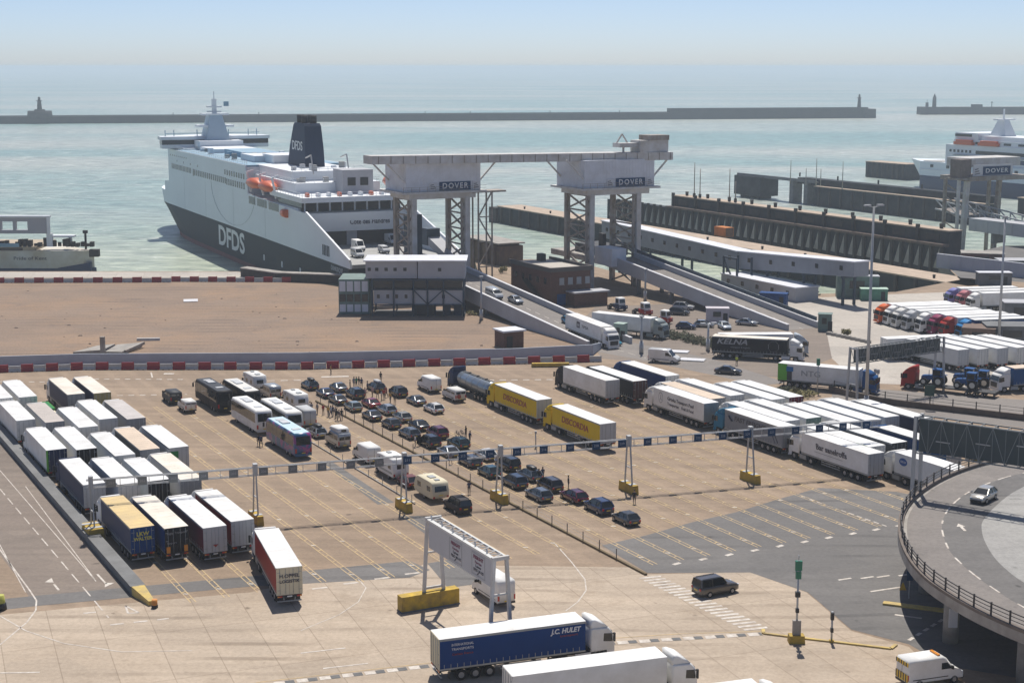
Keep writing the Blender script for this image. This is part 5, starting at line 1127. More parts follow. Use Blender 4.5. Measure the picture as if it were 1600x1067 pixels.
# --- third gantry tower on the right
def third_tower():
    S, T = 347, 371; r = lroot('linkspan_tower', S, T, 'third linkspan tower with brown box and name board at the right edge', 'gantry tower'); 
    m = LB(S, T); m.lb(350.0, 354.5, 371, 375.5, 18.2, 24.0); m.build('brown_house', mat('brown_cladding', (0.19, 0.155, 0.14), 0.75, 0, 0.3, 0.5), r)
    m = LB(S, T); m.lb(354.5, 376, 372, 382, 21.5, 24.2); m.build('pale_house', STRUTP, r)
    m = LB(S, T); m.lb(353, 378, 370, 383, 17.2, 18.6); m.lb(349.5, 354.5, 370.4, 376.2, 17.6, 18.2); m.build('platform', STRUT, r)
    m = LB(S, T); m.lb(355, 371.5, 370.6, 370.9, 18.7, 22.2); b = m.build('name_board', SIGNW, r)
    m = LB(S, T); m.lb(359.0, 370.5, 370.5, 370.59, 18.9, 21.6); m.build('name_panel', SIGNB, b)
    lettering(r, 'DOVER', 1.9, (-0.52, S - 364.7, 20.25), 'rear', LT, width=9.4, bold=0.02, spacing=1.2)
    m = LB(S, T)
    for k in range(3): m.lbar((355.6, 370.52, 19.3 + k * 0.7), (357.8 - k * 0.4, 370.52, 19.6 + k * 0.7), 0.06, 0.25)
    m.build('emblem', LTD, b)
    for (s, t, w, mt) in ((350.6, 372, 0.8, STRUTP), (355.0, 373, 1.4, STRUTP), (352.5, 380, 0.9, STRUT), (368.5, 373, 1.3, STRUT), (372, 381, 0.9, STRUT)):
        m = LB(S, T); m.lbar((s - (1.2 if w > 1 else 0), t, -7), (s, t, 17.6), w); m.build('leg', mt, r)
    m = LB(S, T)
    for i in range(4): m.lbar((355.0, 373, i * 4), (352.5, 380, i * 4 + 4), 0.35)
    m.build('bracing', STRUT, r)
    r2 = lroot('linkspan_ramp', 357, 330, 'steel lattice ramp sloping down right of the third linkspan tower', 'ramp')
    for s in (358, 366):
        m = LB(357, 330)
        for i in range(12):
            a, b = 330 + i * 5, 335 + i * 5; za, zb2 = 1.0 + (a - 330) * 0.1, 1.0 + (b - 330) * 0.1
            m.lbar((s, a, za), (s, b, zb2), 0.4); m.lbar((s, a, za + 3), (s, b, zb2 + 3), 0.4); m.lbar((s, a, za), (s, b, zb2 + 3), 0.3); m.lbar((s, a, za), (s, a, za + 3), 0.3)
        m.build('truss', GALV, r2)
    m = LB(357, 330); m.lhex([(366, 330, 0.6), (366, 390, 6.6), (358, 390, 6.6), (358, 330, 0.6), (366, 330, 1.0), (366, 390, 7.0), (358, 390, 7.0), (358, 330, 1.0)]); m.build('deck', ROADG, r2)
    r3 = lroot('covered_bridge', 356, 345, 'pale grey panelled bridge in front of the third linkspan tower', 'bridge')
    m = LB(356, 345); m.lb(346, 352, 328, 362, 3.0, 6.8)
    for i in range(7): m.lb(345.9, 346, 329 + i * 5, 329.3 + i * 5, 3.0, 6.8)
    m.build('panel_wall', CLADD, r3); m = LB(356, 345); m.lb(346.5, 351.5, 330, 331, 0, 3); m.lb(346.5, 351.5, 352, 353, 0, 3); m.build('trestle', CONCG, r3)
third_tower()

# --- ferries
HULLD = mat('hull_slate', (0.018, 0.033, 0.045), 0.6, 0, 0.15, 0.05, spec=0.12); HULLW = mat('hull_white', (0.70, 0.76, 0.80), 0.55, 0, 0.05, 0.08, spec=0.15); HULLR = mat('antifouling_red', (0.17, 0.03, 0.03), 0.6, 0, 0.2, 0.1)
MASTB = mat('mast_pale_blue', (0.42, 0.52, 0.60), 0.6, 0, 0.1, 0.2); DECKB = mat('deck_blue', (0.22, 0.36, 0.47), 0.6, 0, 0.2, 0.2); DECKG = mat('deck_grey', (0.32, 0.32, 0.31), 0.7, 0, 0.2, 0.2); LBOAT = mat('lifeboat_orange', (0.62, 0.13, 0.045), 0.4); NAVYH = mat('hull_navy', (0.012, 0.035, 0.10), 0.4)
SUPW = mat('superstructure_white', (0.72, 0.75, 0.78), 0.5, 0, 0.05, 0.2, spec=0.2); LTS = mat('ship_letter_white', (0.62, 0.65, 0.66), 0.5)
def ferry_main():
    K = 1.026; th = R(114.2)
    r = empty('ferry', (-80.73 * K, 463.38 * K, CAM_H * (1 - K)), th, 'white and slate car ferry with dark funnel berthed at the near ramp', 'ferry'); r.scale = (K, K, K)
    B = 29.0; C = -B / 2
    def hull(name, mt, z0, z1, s_aft0, s_aft1, fl0, fl1, closed=True):
        """side shell between two levels; fl = (taper start, tip) at each level"""
        rings = []
        for z, sa, (tp, tip) in ((z0, s_aft0, fl0), (z1, s_aft1, fl1)):
            pts = [(sa, 0), (-40, 0), (20, 0), (tp, 0)]
            for k in range(1, 7):
                f = k / 6; pts.append((tp + (tip - tp) * math.sin(f * math.pi / 2), C + B / 2 * math.cos(f * math.pi / 2)))
            full = pts + [(s, 2 * C - y) for s, y in reversed(pts[:-1])]
            rings.append([(s, y, z) for s, y in full])
        m = MB(); m.loft(rings, 0, False, closed); return m.build(name, mt, r)
    hull('antifouling', HULLR, -9, -3.6, -103, -103, (58, 112), (62, 116))
    hull('lower_hull', HULLD, -3.6, 5.4, -103, -103, (62, 116), (98, 128))
    hull('upper_hull', HULLW, 5.4, 9.8, -61, -61, (98, 128), (101, 131))
    # side plating above: sloping down at the stern
    for y0, y1 in ((-0.35, 0.0), (-B, -B + 0.35)):
        m = MB()
        def plate(pts):
            b = len(m.v); m.v += [(s, y0, z) for s, z in pts] + [(s, y1, z) for s, z in pts]; n = len(pts)
            m.face([b + i for i in range(n)]); m.face([b + n + i for i in range(n - 1, -1, -1)])
            for i in range(n): m.face((b + i, b + (i + 1) % n, b + n + (i + 1) % n, b + n + i))
        plate([(-104, 5.4), (-104, 7.2), (-70, 15.6), (-12, 16.6), (-10, 24.5), (94, 24.5), (94, 13.5), (101, 13.0), (101, 9.8), (-61, 9.8), (-61, 5.4)])
        m.build('side_plating', HULLW, r)
    m = MB()
    m.bar((-104, 0.05, 7.3), (-69.5, 0.05, 15.8), 0.5, 0.7); m.build('bulwark_edge', SUPW, r); m = MB(); m.bar((-104, -B - 0.05, 7.3), (-69.5, -B - 0.05, 15.8), 0.5, 0.7); m.build('bulwark_edge', SUPW, r)
    m = MB(); m.box(-104, -62, -B + 0.6, -0.6, 5.5, 6.4); m.build('vehicle_deck', DECKG, r)
    m = MB(); m.box(-61, 94, -B + 0.4, -0.4, 9.8, 16.2); m.box(-10, 94, -B + 0.4, -0.4, 16.2, 24.0); m.build('superstructure', SUPW, r)
    # stern door recess
    m = MB(); m.box(-61.6, -60.9, -B + 1.0, -1.0, 6.2, 10.2); m.build('stern_opening', BLK, r)
    m = MB(); m.box(-62.0, -61.0, -B / 2 - 1.4, -B / 2 + 1.4, 6.2, 10.4); m.build('door_pillar', CLADD, r)
    m = MB(); m.hexa([(-64, -B + 0.5, 10.2), (-61, -B + 0.5, 10.2), (-61, -0.5, 10.2), (-64, -0.5, 10.2), (-66, -B + 0.5, 15.2), (-61, -B + 0.5, 15.2), (-61, -0.5, 15.2), (-66, -0.5, 15.2)]); m.build('stern_wall', SUPW, r)
    lettering(r, 'Côte des Flandres', 1.9, (-65.1, -18.5, 12.6), 'rear', LTD, width=11.0, bold=0.03)
    m = MB(); m.box(-62, -40, -B + 1.0, -1.0, 15.4, 18.0); m.build('saloon_windows', WIN, r)
    for i in range(8):
        m = MB(); m.box(-62.15, -61.9, -2.0 - i * 3.4, -1.6 - i * 3.4, 15.4, 18.0); m.build('mullion', SUPW, r)
    m = MB(); m.box(-66.5, -36, -B - 0.2, 0.2, 18.0, 19.3); m.build('terrace', SUPW, r)
    m = MB(); m.box(-52, -8, -B + 3, -2.5, 19.3, 22.0); m.build('deckhouse', SUPW, r)
    m = MB(); m.box(-44, -6, -B + 5, -4, 22.0, 24.6); m.build('deckhouse', SUPW, r)
    m = MB(); m.box(-58, -50, -22, -13.5, 19.3, 25.6); g = m.build('grey_plant_house', CLADD, r)
    for y in (-16, -19.5):
        m = MB(); m.box(-58.1, -57.9, y - 1.1, y + 1.1, 21.5, 23.6); m.build('vent', WIN, g)
    m = MB(); m.box(-10, 93, -B + 0.5, -0.5, 24.0, 24.55); m.build('sun_deck', DECKB, r)
    for (x0, x1, y0, y1, z1) in ((56, 82, -22, -7, 25.8), (24, 50, -20, -9, 26.2), (2, 18, -24, -6, 26.4), (-8, 4, -22, -9, 27.0)):
        m = MB(); m.box(x0, x1, y0, y1, 24.5, z1); m.build('deckhouse', SUPW if x0 != 24 else DECKB, r)
    # bridge with wings
    m = MB(); m.box(80, 94, -26.5, -2.5, 24.5, 25.0); m.box(76, 84, -22, -7, 24.5, 27.6); m.build('bridge_house', SUPW, r)
    m = MB(); m.prism([(84, -B - 4), (90, -B - 3.5), (97, -20), (97, -9), (90, 3.5), (84, 4)], 24.9, 26.2, 0); m.build('bridge_lower', SUPW, r)
    m = MB(); m.prism([(84, -B - 4), (90.4, -B - 3.5), (97.6, -20), (97.6, -9), (90.4, 3.5), (84, 4)], 26.2, 27.8, 0); m.build('bridge_windows', WIN, r)
    m = MB(); m.prism([(83.6, -B - 4.4), (91, -B - 4), (98.5, -20), (98.5, -9), (91, 4), (83.6, 4.4)], 27.8, 28.9, 0); m.build('bridge_roof', SUPW, r)
    m = MB()
    for y in (-30, -27, -20, -9, -1, 2): m.bar((88, y, 28.8), (88, y, 31.0), 0.25)
    m.bar((88, -31, 29.8), (88, 2, 29.8), 0.2); m.build('roof_rail', DECKB, r)
    m = MB(); m.hexa([(80, -18.5, 27.6), (90, -18.5, 27.6), (90, -10.5, 27.6), (80, -10.5, 27.6), (82.5, -16.6, 36), (88, -16.6, 36), (88, -12.4, 36), (82.5, -12.4, 36)]); mm = m.build('mast', MASTB, r)
    m = MB(); m.box(82, 89, -20.5, -8.5, 32.0, 32.7); m.box(82.5, 88, -19, -10, 36, 36.6); m.bar((85, -14.5, 36), (85, -14.5, 41.5), 1.4); m.box(84, 86, -17, -12, 38.6, 39.1); m.bar((85, -17, 37.2), (85, -12, 37.2), 0.4); m.bar((85, -14.5, 41.5), (85, -14.5, 44), 0.3); m.build('mast_arms', SUPW, mm)
    m = MB(); m.box(84.5, 85, -19.5, -17.8, 39, 40.6); m.build('flag', DECKB, mm)
    # windows along the side
    def row(s0, s1, z, n, h=0.9, w=1.0):
        for i in range(n):
            s = s0 + (s1 - s0) * i / max(1, n - 1); m = MB(); m.box(s - w / 2, s + w / 2, 0.0, 0.06, z, z + h); m.build('side_window', WIN, r)
    row(60, 88, 18.0, 14, 1.7, 1.35); row(14, 54, 17.7, 17, 1.8, 1.5); row(-8, 12, 17.5, 9, 1.8, 1.4); row(-8, 14, 20.4, 9, 1.5, 1.4); row(66, 90, 22.3, 9, 0.5, 0.8); row(50, 80, 20.6, 4, 0.7, 0.7); row(56, 58, 17.4, 1, 2.2, 1.8)
    for (s0, s1) in ((-44, -34), (-32, -22), (-20, -13)):
        m = MB(); m.box(s0, s1, -0.4, 0.03, 13.9, 16.0); m.build('promenade_opening', WIN, r)
    def boat(s, y, z, L=13):
        mb = MB(); rings = []
        for k, (w, h0, h1) in ((0, (0.3, 1.2, 1.6)), (0.12, (1.6, 0.5, 2.4)), (0.5, (2.0, 0.2, 3.2)), (0.88, (1.6, 0.5, 2.4)), (1, (0.3, 1.2, 1.6))):
            x = -L / 2 + L * k; rings.append([(x, -w * 0.5, h0), (x, -w, (h0 + h1) / 2), (x, -w * 0.7, h1), (x, w * 0.7, h1), (x, w, (h0 + h1) / 2), (x, w * 0.5, h0)])
        mb.loft(rings, 0, True); b = mb.build('lifeboat', LBOAT, r, (s, y, z)); return b
    boat(-20, -0.2, 18.4); boat(-33, -0.2, 18.4); boat(-56, -B + 1, 20.5, 9)
    m = MB(); m.cyl((-53, 0.3, 14.2), (-49.5, 0.3, 14.2), 1.1, n=10); m.build('life_raft', LBOAT, r)
    # funnel
    m = MB(); rings = []
    CF = -15.5
    for z, x0, x1, w in ((23.8, -27.5, -7, 2.9), (30, -27, -9, 2.7), (36.0, -26, -12, 2.4), (36.7, -25.5, -12.5, 2.2)):
        rings.append([(x0, CF - w, z), (x0 - 0.5, CF, z), (x0, CF + w, z), (x0 + 3, CF + w, z), (x1 - 3, CF + w, z), (x1, CF, z), (x1 - 3, CF - w, z), (x0 + 3, CF - w, z)])
    m.loft(rings, 0, False); fu = m.build('funnel', mat('funnel_navy', (0.018, 0.035, 0.075), 0.6, 0, 0.1, 0.1, spec=0.12), r)
    for i, (x, y) in enumerate(((-24, -16.3), (-22, -14.4), (-19.5, -16.3), (-17, -14.6), (-14.5, -15.6))):
        m = MB(); m.cyl((x, y, 36.5), (x, y, 38.9), 1.0, 1.0, 10); m.build('exhaust_pipe', BLK, fu)
    o = lettering(r, 'DFDS', 3.6, (-19.6, -12.70, 30.2), 'left', LTS, width=10.0, bold=0.05, ext=0.02)
    o = lettering(r, 'DFDS', 8.2, (8.5, 0.12, 1.1), 'left', LTS, width=31, bold=0.22)
    lettering(r, 'DUNKERQUE', 1.6, (-94, 0.12, 4.2), 'left', LTS, width=9)
    m = MB()
    for i in range(5): m.box(-88 + i * 1.2, -87.4 + i * 1.2, 0.0, 0.08, 6.6, 9.2)
    m.build('draught_marks', HULLD, r)
    m = MB()
    for (s, z) in ((-46, -0.8), (-63, -0.6), (-28, -0.9)): m.box(s - 0.5, s + 0.5, 0, 0.1, z, z + 1.6)
    m.build('pilot_doors', SUPW, r)
    m = MB(); pts = [(6 + 26 * math.cos(a_), 17.5 + 11.5 * math.sin(a_)) for a_ in [math.pi + math.pi * i / 16 for i in range(17)]]
    for a_, b_ in zip(pts, pts[1:]): m.bar((a_[0], 0.06, a_[1]), (b_[0], 0.06, b_[1]), 0.09, 0.04)
    m.build('shell_seam', mat('seam_line', (0.30, 0.35, 0.38), 0.7), r)
    m = MB()
    for y in (-9, -19): m.bar((-47, y, 24), (-45, y, 29), 0.3); m.bar((-45, y, 29), (-40, y, 28), 0.3)
    m.build('deck_crane', STRUTP, r)
    def rail(pts, h=1.1):
        m = MB()
        for a, b in zip(pts, pts[1:]):
            for z in (0.55, h): m.bar((a[0], a[1], a[2] + z), (b[0], b[1], b[2] + z), 0.09)
            L = (Vector(b) - Vector(a)).length
            for k in range(int(L / 2.5) + 1):
                q = Vector(a).lerp(Vector(b), k * 2.5 / L); m.bar(tuple(q), (q.x, q.y, q.z + h), 0.08)
        m.build('handrail', SUPW, r)
    rail([(93, -0.6, 24.55), (-10, -0.6, 24.55)]); rail([(-36, 0, 19.3), (-66, 0, 19.3), (-66, -B, 19.3)]); rail([(-12, -2.6, 22), (-52, -2.6, 22), (-52, -B + 3, 22)]); rail([(-44, -4, 24.6), (-44, -B + 5, 24.6)])
    gd = random.Random(4)
    for i in range(26):
        x, y = gd.uniform(-5, 74), gd.uniform(-26, -3); m = MB(); a_, b_, c_ = gd.uniform(.6, 2.2), gd.uniform(.5, 1.5), gd.uniform(.8, 2.0); m.box(x, x + a_, y, y + b_, 24.5, 24.55 + c_); m.build('deck_vent', [SUPW, DECKG, DECKB][i % 3], r)
    for i in range(14):
        x, y = gd.uniform(-50, -30), gd.uniform(-25, -4); m = MB(); a_, b_, c_ = gd.uniform(.5, 1.8), gd.uniform(.5, 1.5), gd.uniform(.6, 1.8); m.box(x, x + a_, y, y + b_, 19.3 if x < -44 else 22.0, (22.0 if x < -44 else 24.6) + c_); m.build('deck_vent', [SUPW, DECKG, CLADD][i % 3], r)
    for i in range(9):
        m = MB(); m.box(-64 - 0.35 * 0 , -62, -2.6 - i * 2.9, -1.9 - i * 2.9, 19.3, 20.3); m.build('raft_canister', SUPW if i % 3 else LBOAT, r)
    for (s0, z0) in ((-14, 17.2), (-27, 17.2), (-40, 17.2)):
        m = MB(); m.bar((s0, -0.5, z0), (s0, 0.6, 22.8), 0.5); m.bar((s0, 0.6, 22.8), (s0, -1.4, 23.4), 0.4); m.build('davit', SUPW, r)
    m = MB()
    for s0 in (-30, 5, 40, 70): m.box(s0, s0 + 0.12, 0.0, 0.04, 5.6, 16.4)
    m.build('plate_seam', mat('seam_grey', (0.45, 0.50, 0.53), 0.6), r)
    # vehicles rolling off over the stern deck
    M4 = Matrix.Translation(Vector((-80.73 * K, 463.38 * K, CAM_H * (1 - K)))) @ Matrix.Rotation(th, 4, 'Z') @ Matrix.Scale(K, 4)
    for (kd, s, y, c, lab) in (('high', -72, -5.0, WHITE, 'white van leaving the ferry stern nearest its port side'), ('camper', -90, -6.5, LGREY_, 'silver van at the edge of the ferry stern deck'), ('high', -76, -11.5, WHITE, 'white van in the middle of the ferry stern deck'), ('small', -84, -15.5, LGREY_, 'white people carrier on the ferry stern deck by the tower leg'), ('high', -66, -24.0, WHITE, 'white van just inside the starboard side of the ferry stern')):
        p = M4 @ Vector((s, y, 6.42)); spawn(VAN[kd], 'van', lab, 'van', None, tuple(p), th + math.pi, dict(body=c))
LGREY_ = paint('van_grey', (0.48, 0.49, 0.50))
ferry_main()
def ferry_left():
    k = 1.026; Y = 428.0
    r = empty('ferry', (-114.2, Y, WZ), 0, 'old white ferry with navy waterline cut off at the left edge behind the quay', 'ferry')
    m = MB(); m.prism([(-120, 0), (-2, 0), (0, 2), (-6, 8), (-15, 20), (-120, 20)], -3, 4.6, 0); m.build('lower_hull', NAVYH, r)
    m = MB(); m.prism([(-120, 0), (-3, 0), (-0.5, 2), (-6.5, 8), (-15.5, 20), (-120, 20)], 4.6, 9.4, 0); m.build('upper_hull', mat('stained_white', (0.55, 0.54, 0.50), 0.6, 0, 0.2, 0.15, dirt=(0.44, 0.38, 0.28)), r)
    m = MB(); m.hexa([(-10, -0.1, 3.6), (-1, -0.1, 3.6), (-1, 3, 3.6), (-10, 3, 3.6), (-10, -0.1, 4.7), (-1, -0.1, 6.2), (-1, 3, 6.2), (-10, 3, 4.7)]); m.build('fender_band', NAVYH, r)
    m = MB(); m.box(-120, -16, 0.3, 19.7, 9.4, 10.4); m.build('deck_bulwark', mat('rust_streaked', (0.42, 0.34, 0.24), 0.7, 0, 0.3, 0.2), r)
    m = MB(); m.box(-26.5, -19.5, 0.2, 0.4, 9.5, 10.2); m.build('dark_openings', WIN, r)
    m = MB(); m.box(-120, -12.5, 2, 3.2, 13.9, 14.9); m.box(-120, -12.5, 2, 3.2, 17.2, 18.3); m.box(-18.4, -12.5, 2, 3.2, 14.9, 17.2)
    for i in range(25): x = -18.8 - i * 4.0; m.box(x - 3.6, x - 2.8, 2, 3.2, 14.9, 17.2)
    m.build('open_screen', mat('grey_deckhouse', (0.36, 0.36, 0.40), 0.6), r)
    m = MB(); m.box(-120, -12.2, 1.6, 3.4, 18.3, 18.8); m.box(-13.0, -12.2, 1.6, 1.98, 13.9, 18.3); m.build('roof_edge', SUPW, r)
    for x in (-12.6, -36): m = MB(); m.box(x - 0.8, x + 0.8, 2.1, 3.1, 10.3, 13.9); m.build('support_post', SUPW, r)
    m = MB(); m.box(-7.6, -6.8, 3, 3.8, 10.3, 12.8); m.box(-12.5, -6.0, 2.6, 5, 12.8, 13.3); m.build('support_post', SUPW, r)
    m = MB(); m.box(-58, -35.5, 2.5, 17, 10.3, 13.2); m.build('blue_deckhouse', DECKB, r)
    rr_ = random.Random(5); m = MB()
    for i in range(26):
        x = -34 + i * 1.3; h = 0.8 + rr_.random() * 1.6; m.box(x, x + 0.9, 1.0 + rr_.random() * 2, 3.4, 10.3, 10.3 + h)
    m.build('deck_gear', PILE, r)
    m = MB(); m.box(-34.5, -20.5, 0.22, 0.7, 10.4, 11.4); m.build('blue_dodger', DECKB, r)
    m = MB(); m.bar((-3.2, 4, 9), (-3.2, 4, 14.0), 0.5); m.box(-3.8, -2.6, 3.5, 4.5, 13.8, 14.6); m.cyl((-8.5, 4, 10.3), (-8.5, 4, 12.2), 0.9, 0.9, 10); m.build('stern_lamp', PILE, r)
    m = MB(); m.box(-1.6, 0.9, 1, 3, 7.6, 9.6); m.build('stern_fender', PILE, r)
    lettering(r, 'Pride of Kent', 1.3, (-17.5, -0.13, 7.3), 'right', LTD, width=9.0)
ferry_left()
def ferry_right():
    S, T = 540, 590; r = lroot('ferry', S, T, 'white and navy ferry with orange lifeboats partly hidden behind the third gantry tower', 'ferry', z=WZ); r.location.x -= 8.5
    def hb(name, mt, s0, s1, t0, t1, z0, z1, par=None):
        m = LB(S, T); m.lb(s0, s1, t0, t1, z0, z1); return m.build(name, mt, par or r)
    A = 410
    hb('lower_hull', NAVYH, 540, 566, A, 588, -3, 6.8); hb('upper_hull', HULLW, 540.1, 565.9, A, 588, 6.8, 13.6)
    m = LB(S, T); m.lhex([(566, 588, 6.8), (553.5, 603, 6.8), (552.5, 603, 6.8), (540, 588, 6.8), (566, 588, 13.6), (554, 608, 13.6), (552, 608, 13.6), (540, 588, 13.6)]); m.build('bow', HULLW, r)
    m = LB(S, T); m.lhex([(566, 588, -3), (553.5, 597, -3), (552.5, 597, -3), (540, 588, -3), (566, 588, 6.8), (553.5, 603, 6.8), (552.5, 603, 6.8), (540, 588, 6.8)]); m.build('lower_bow', NAVYH, r)
    hb('mooring_deck', DECKG, 541, 565, 574, 587, 13.6, 13.9); hb('rubbing_strake', SUPW, 539.85, 540.1, A, 588, 9.6, 10.0)
    hb('superstructure', SUPW, 541, 565, A, 572, 13.6, 22.5); hb('superstructure', SUPW, 542, 564, A, 568, 22.5, 25.0); hb('superstructure', SUPW, 543.5, 562, A, 562, 25.0, 27.0)
    hb('blue_band', NAVYH, 540.9, 541.05, A, 545, 15.0, 17.0); hb('window_band', WIN, 540.88, 541.05, A, 552, 18.6, 20.2); hb('promenade', DECKG, 539.9, 541, A, 566, 17.6, 17.9)
    for k in range(16): hb('window', WIN, 541.88, 542.05, A + 4 + k * 9, A + 8.5 + k * 9, 23.2, 24.2)
    for k in range(6): hb('window', WIN, 540.88, 541.06, 555 + k * 2.6, 556.3 + k * 2.6, 19, 20.2)
    for k in range(10): hb('porthole', WIN, 539.95, 540.12, 480 + k * 11, 482 + k * 11, 11, 12.4)
    hb('wheelhouse', SUPW, 542, 564, 552, 567, 25.0, 28.2); hb('bridge_window', WIN, 541.9, 564.1, 556, 567.1, 26.4, 27.6); hb('funnel', NAVYH, 549, 557, 440, 456, 27, 36)
    for t in (554, 538, 505):
        m = LB(S, T); m.lb(540.0, 543, t, t + 12, 22.7, 24.0); m.lb(540.4, 542.6, t + 1, t + 11, 24.0, 25.0); m.build('lifeboat', LBOAT, r)
    m = LB(S, T); m.lhex([(556, 542, 27), (556, 552, 27), (549, 552, 27), (549, 542, 27), (554, 545, 34.5), (554, 549, 34.5), (551, 549, 34.5), (551, 545, 34.5)]); mm = m.build('mast', SUPW, r)
    m = LB(S, T); m.lb(547, 558, 545, 548, 34.3, 34.9); m.lbar((552.5, 547, 34), (552.5, 547, 39.5), 0.6); m.build('mast_arms', SUPW, mm)
ferry_right()

# --- red and white barrier rows
BRED = mat('barrier_red', (0.30, 0.012, 0.025), 0.55, 0, 0.2, 1.0); BWHT = mat('barrier_white', (0.46, 0.455, 0.44), 0.55, 0, 0.2, 1.0)
def barrier_mesh(L=2.0):
    m = MB(); prof = [(-0.30, 0), (-0.30, 0.22), (-0.12, 0.5), (-0.10, 1.0), (0.10, 1.0), (0.12, 0.5), (0.30, 0.22), (0.30, 0)]
    rings = [[(x, y, z) for y, z in prof] for x in (-L / 2 + 0.04, L / 2 - 0.04)]; m.loft(rings, 0, False)
    for x in (-0.5, 0.5): m.box(x - 0.16, x + 0.16, -0.31, 0.31, 0.0, 0.09, 1)
    m.cyl((L / 2 - 0.15, 0, 1.0), (L / 2 - 0.15, 0, 1.14), 0.05, n=6)
    return m.mesh('barrier', [BRED, BLK])
BMESH = barrier_mesh(2.2)
def barrier_row(a, b, n, group, red_lab, white_lab, first=0, sc=1.0):
    a = Vector(a); b = Vector(b); d = b - a; az = math.atan2(d.y, d.x); L = d.length / n
    for i in range(n):
        red = (i + first) % 2 == 0; o = bpy.data.objects.new('traffic_barrier', BMESH); COL.objects.link(o); q = a + d * ((i + 0.5) / n)
        o.location = (q.x, q.y, 0); o.rotation_euler = (0, 0, az + (0.01 * math.sin(i * 2.3))); o.scale = (L / 2.2, 1.25 * sc, (1.3 if red else 1.05) * sc)
        o.material_slots[0].link = 'OBJECT'; o.material_slots[0].material = BRED if red else BWHT
        tag(o, red_lab if red else white_lab, 'barrier', group)
pts = [P(-6, 582), P(130, 577.5), P(470, 577), P(940, 565)]
GB = 'red and white barriers in front of the hoarding'
barrier_row(pts[0], pts[1], 7, GB, 'red plastic barrier in the row before the grey hoarding', 'white plastic barrier in the row before the grey hoarding')
barrier_row(pts[1], pts[2], 17, GB, 'red plastic barrier in the row before the grey hoarding', 'white plastic barrier in the row before the grey hoarding', 1)
barrier_row(pts[2], pts[3], 24, GB, 'red plastic barrier in the row before the grey hoarding', 'white plastic barrier in the row before the grey hoarding', 0)
GQ = 'red and white barriers along the quay edge'
barrier_row(P(-8, 442), P(268, 441), 18, GQ, 'red plastic barrier on the quay edge by the old ferry', 'white plastic barrier on the quay edge by the old ferry')
barrier_row(P(268, 440), P(455, 441), 13, GQ, 'red plastic barrier on the quay edge by the old ferry', 'white plastic barrier on the quay edge by the old ferry')
barrier_row(P(862, 414), P(898, 411), 4, 'barriers behind the brick building', 'red plastic barrier on the water side of the brick building', 'white plastic barrier on the water side of the brick building')
HOARD = mat('grey_hoarding', (0.36, 0.40, 0.46), 0.7, 0, 0.12, 0.3)
r = empty('hoarding', (0, 0, 0), 0, 'long grey hoarding wall behind the red and white barriers', 'hoarding')
hp = [P(-10, 573.5), P(130, 569), P(470, 567), P(800, 560.5), P(925, 555), P(938, 545)]
hh = [1.9, 1.9, 1.9, 1.9, 2.0, 1.2]
m = MB()
for (a, b, h0, h1) in zip(hp, hp[1:], hh, hh[1:]):
    d = Vector((b[0] - a[0], b[1] - a[1])); L = d.length; d.normalize(); nn = Vector((-d.y, d.x)) * 0.15; k = max(1, int(L / 2.4))
    m.hexa([(a[0] + nn.x, a[1] + nn.y, 0), (a[0] - nn.x, a[1] - nn.y, 0), (b[0] - nn.x, b[1] - nn.y, 0), (b[0] + nn.x, b[1] + nn.y, 0), (a[0] + nn.x, a[1] + nn.y, h0), (a[0] - nn.x, a[1] - nn.y, h0), (b[0] - nn.x, b[1] - nn.y, h1), (b[0] + nn.x, b[1] + nn.y, h1)])
m.build('panel', HOARD, r)
rw = lroot('quay_fender_wall', 126, 358, 'low dark fender wall between the bare land and the ferry hull', 'wall'); m = MB()
RI2 = (Matrix.Translation((*LP(126, 358), 0)) @ Matrix.Rotation(LANE, 4, 'Z')).inverted()
pts_ = [P(376, 432), P(430, 440), P(540, 444)]
for a, b in zip(pts_, pts_[1:]):
    c = [(a[0], a[1], 0), (b[0], b[1], 0), (b[0] + 1.2, b[1] + 2.6, 0), (a[0] + 1.2, a[1] + 2.6, 0)]
    m.hexa([tuple(RI2 @ Vector(q)) for q in c] + [tuple(RI2 @ Vector((q[0], q[1], 2.0))) for q in c])
m.build('wall', PILE, rw); m = MB()
for a, b in zip(pts_, pts_[1:]):
    c = [(a[0] - .1, a[1] - .1, 2.0), (b[0] + .1, b[1] - .1, 2.0), (b[0] + 1.3, b[1] + 2.7, 2.0), (a[0] + 1.3, a[1] + 2.7, 2.0)]
    m.hexa([tuple(RI2 @ Vector(q)) for q in c] + [tuple(RI2 @ Vector((q[0], q[1], 2.25))) for q in c])
m.build('coping', CONCW, rw)

# --- concrete divider beside the left block
CONCD = mat('divider_concrete', (0.17, 0.172, 0.172), 0.85, 0, 0.25, 0.4)
r = lroot('concrete_divider', 37.6, 148.5, 'long grey concrete divider with yellow nose beside the left lorry block', 'barrier')
m = LB(37.6, 148.5); m.lb(36.2, 37.5, 152.5, 245, 0, 0.85); m.lb(36.1, 37.6, 152.5, 245, 0.85, 0.95); m.build('wall', CONCD, r)
m = LB(37.6, 148.5); m.lhex([(37.5, 148.6, 0), (37.5, 152.5, 0), (36.2, 152.5, 0), (36.9, 148.6, 0), (37.5, 148.6, 0.5), (37.5, 152.5, 0.95), (36.2, 152.5, 0.95), (36.9, 148.6, 0.5)]); m.build('nose', KERBY, r)
o = lroot('bollard', 37.3, 147.9, 'stubby orange and black bollard at the nose of the concrete divider', 'bollard'); m = MB(); m.cyl((0, 0, 0), (0, 0, 0.85), 0.3, 0.28, 10); m.build('post', ORANGE_, o) if 'ORANGE_' in globals() else m.build('post', mat('bollard_orange', (0.55, 0.22, 0.04), 0.6), o)
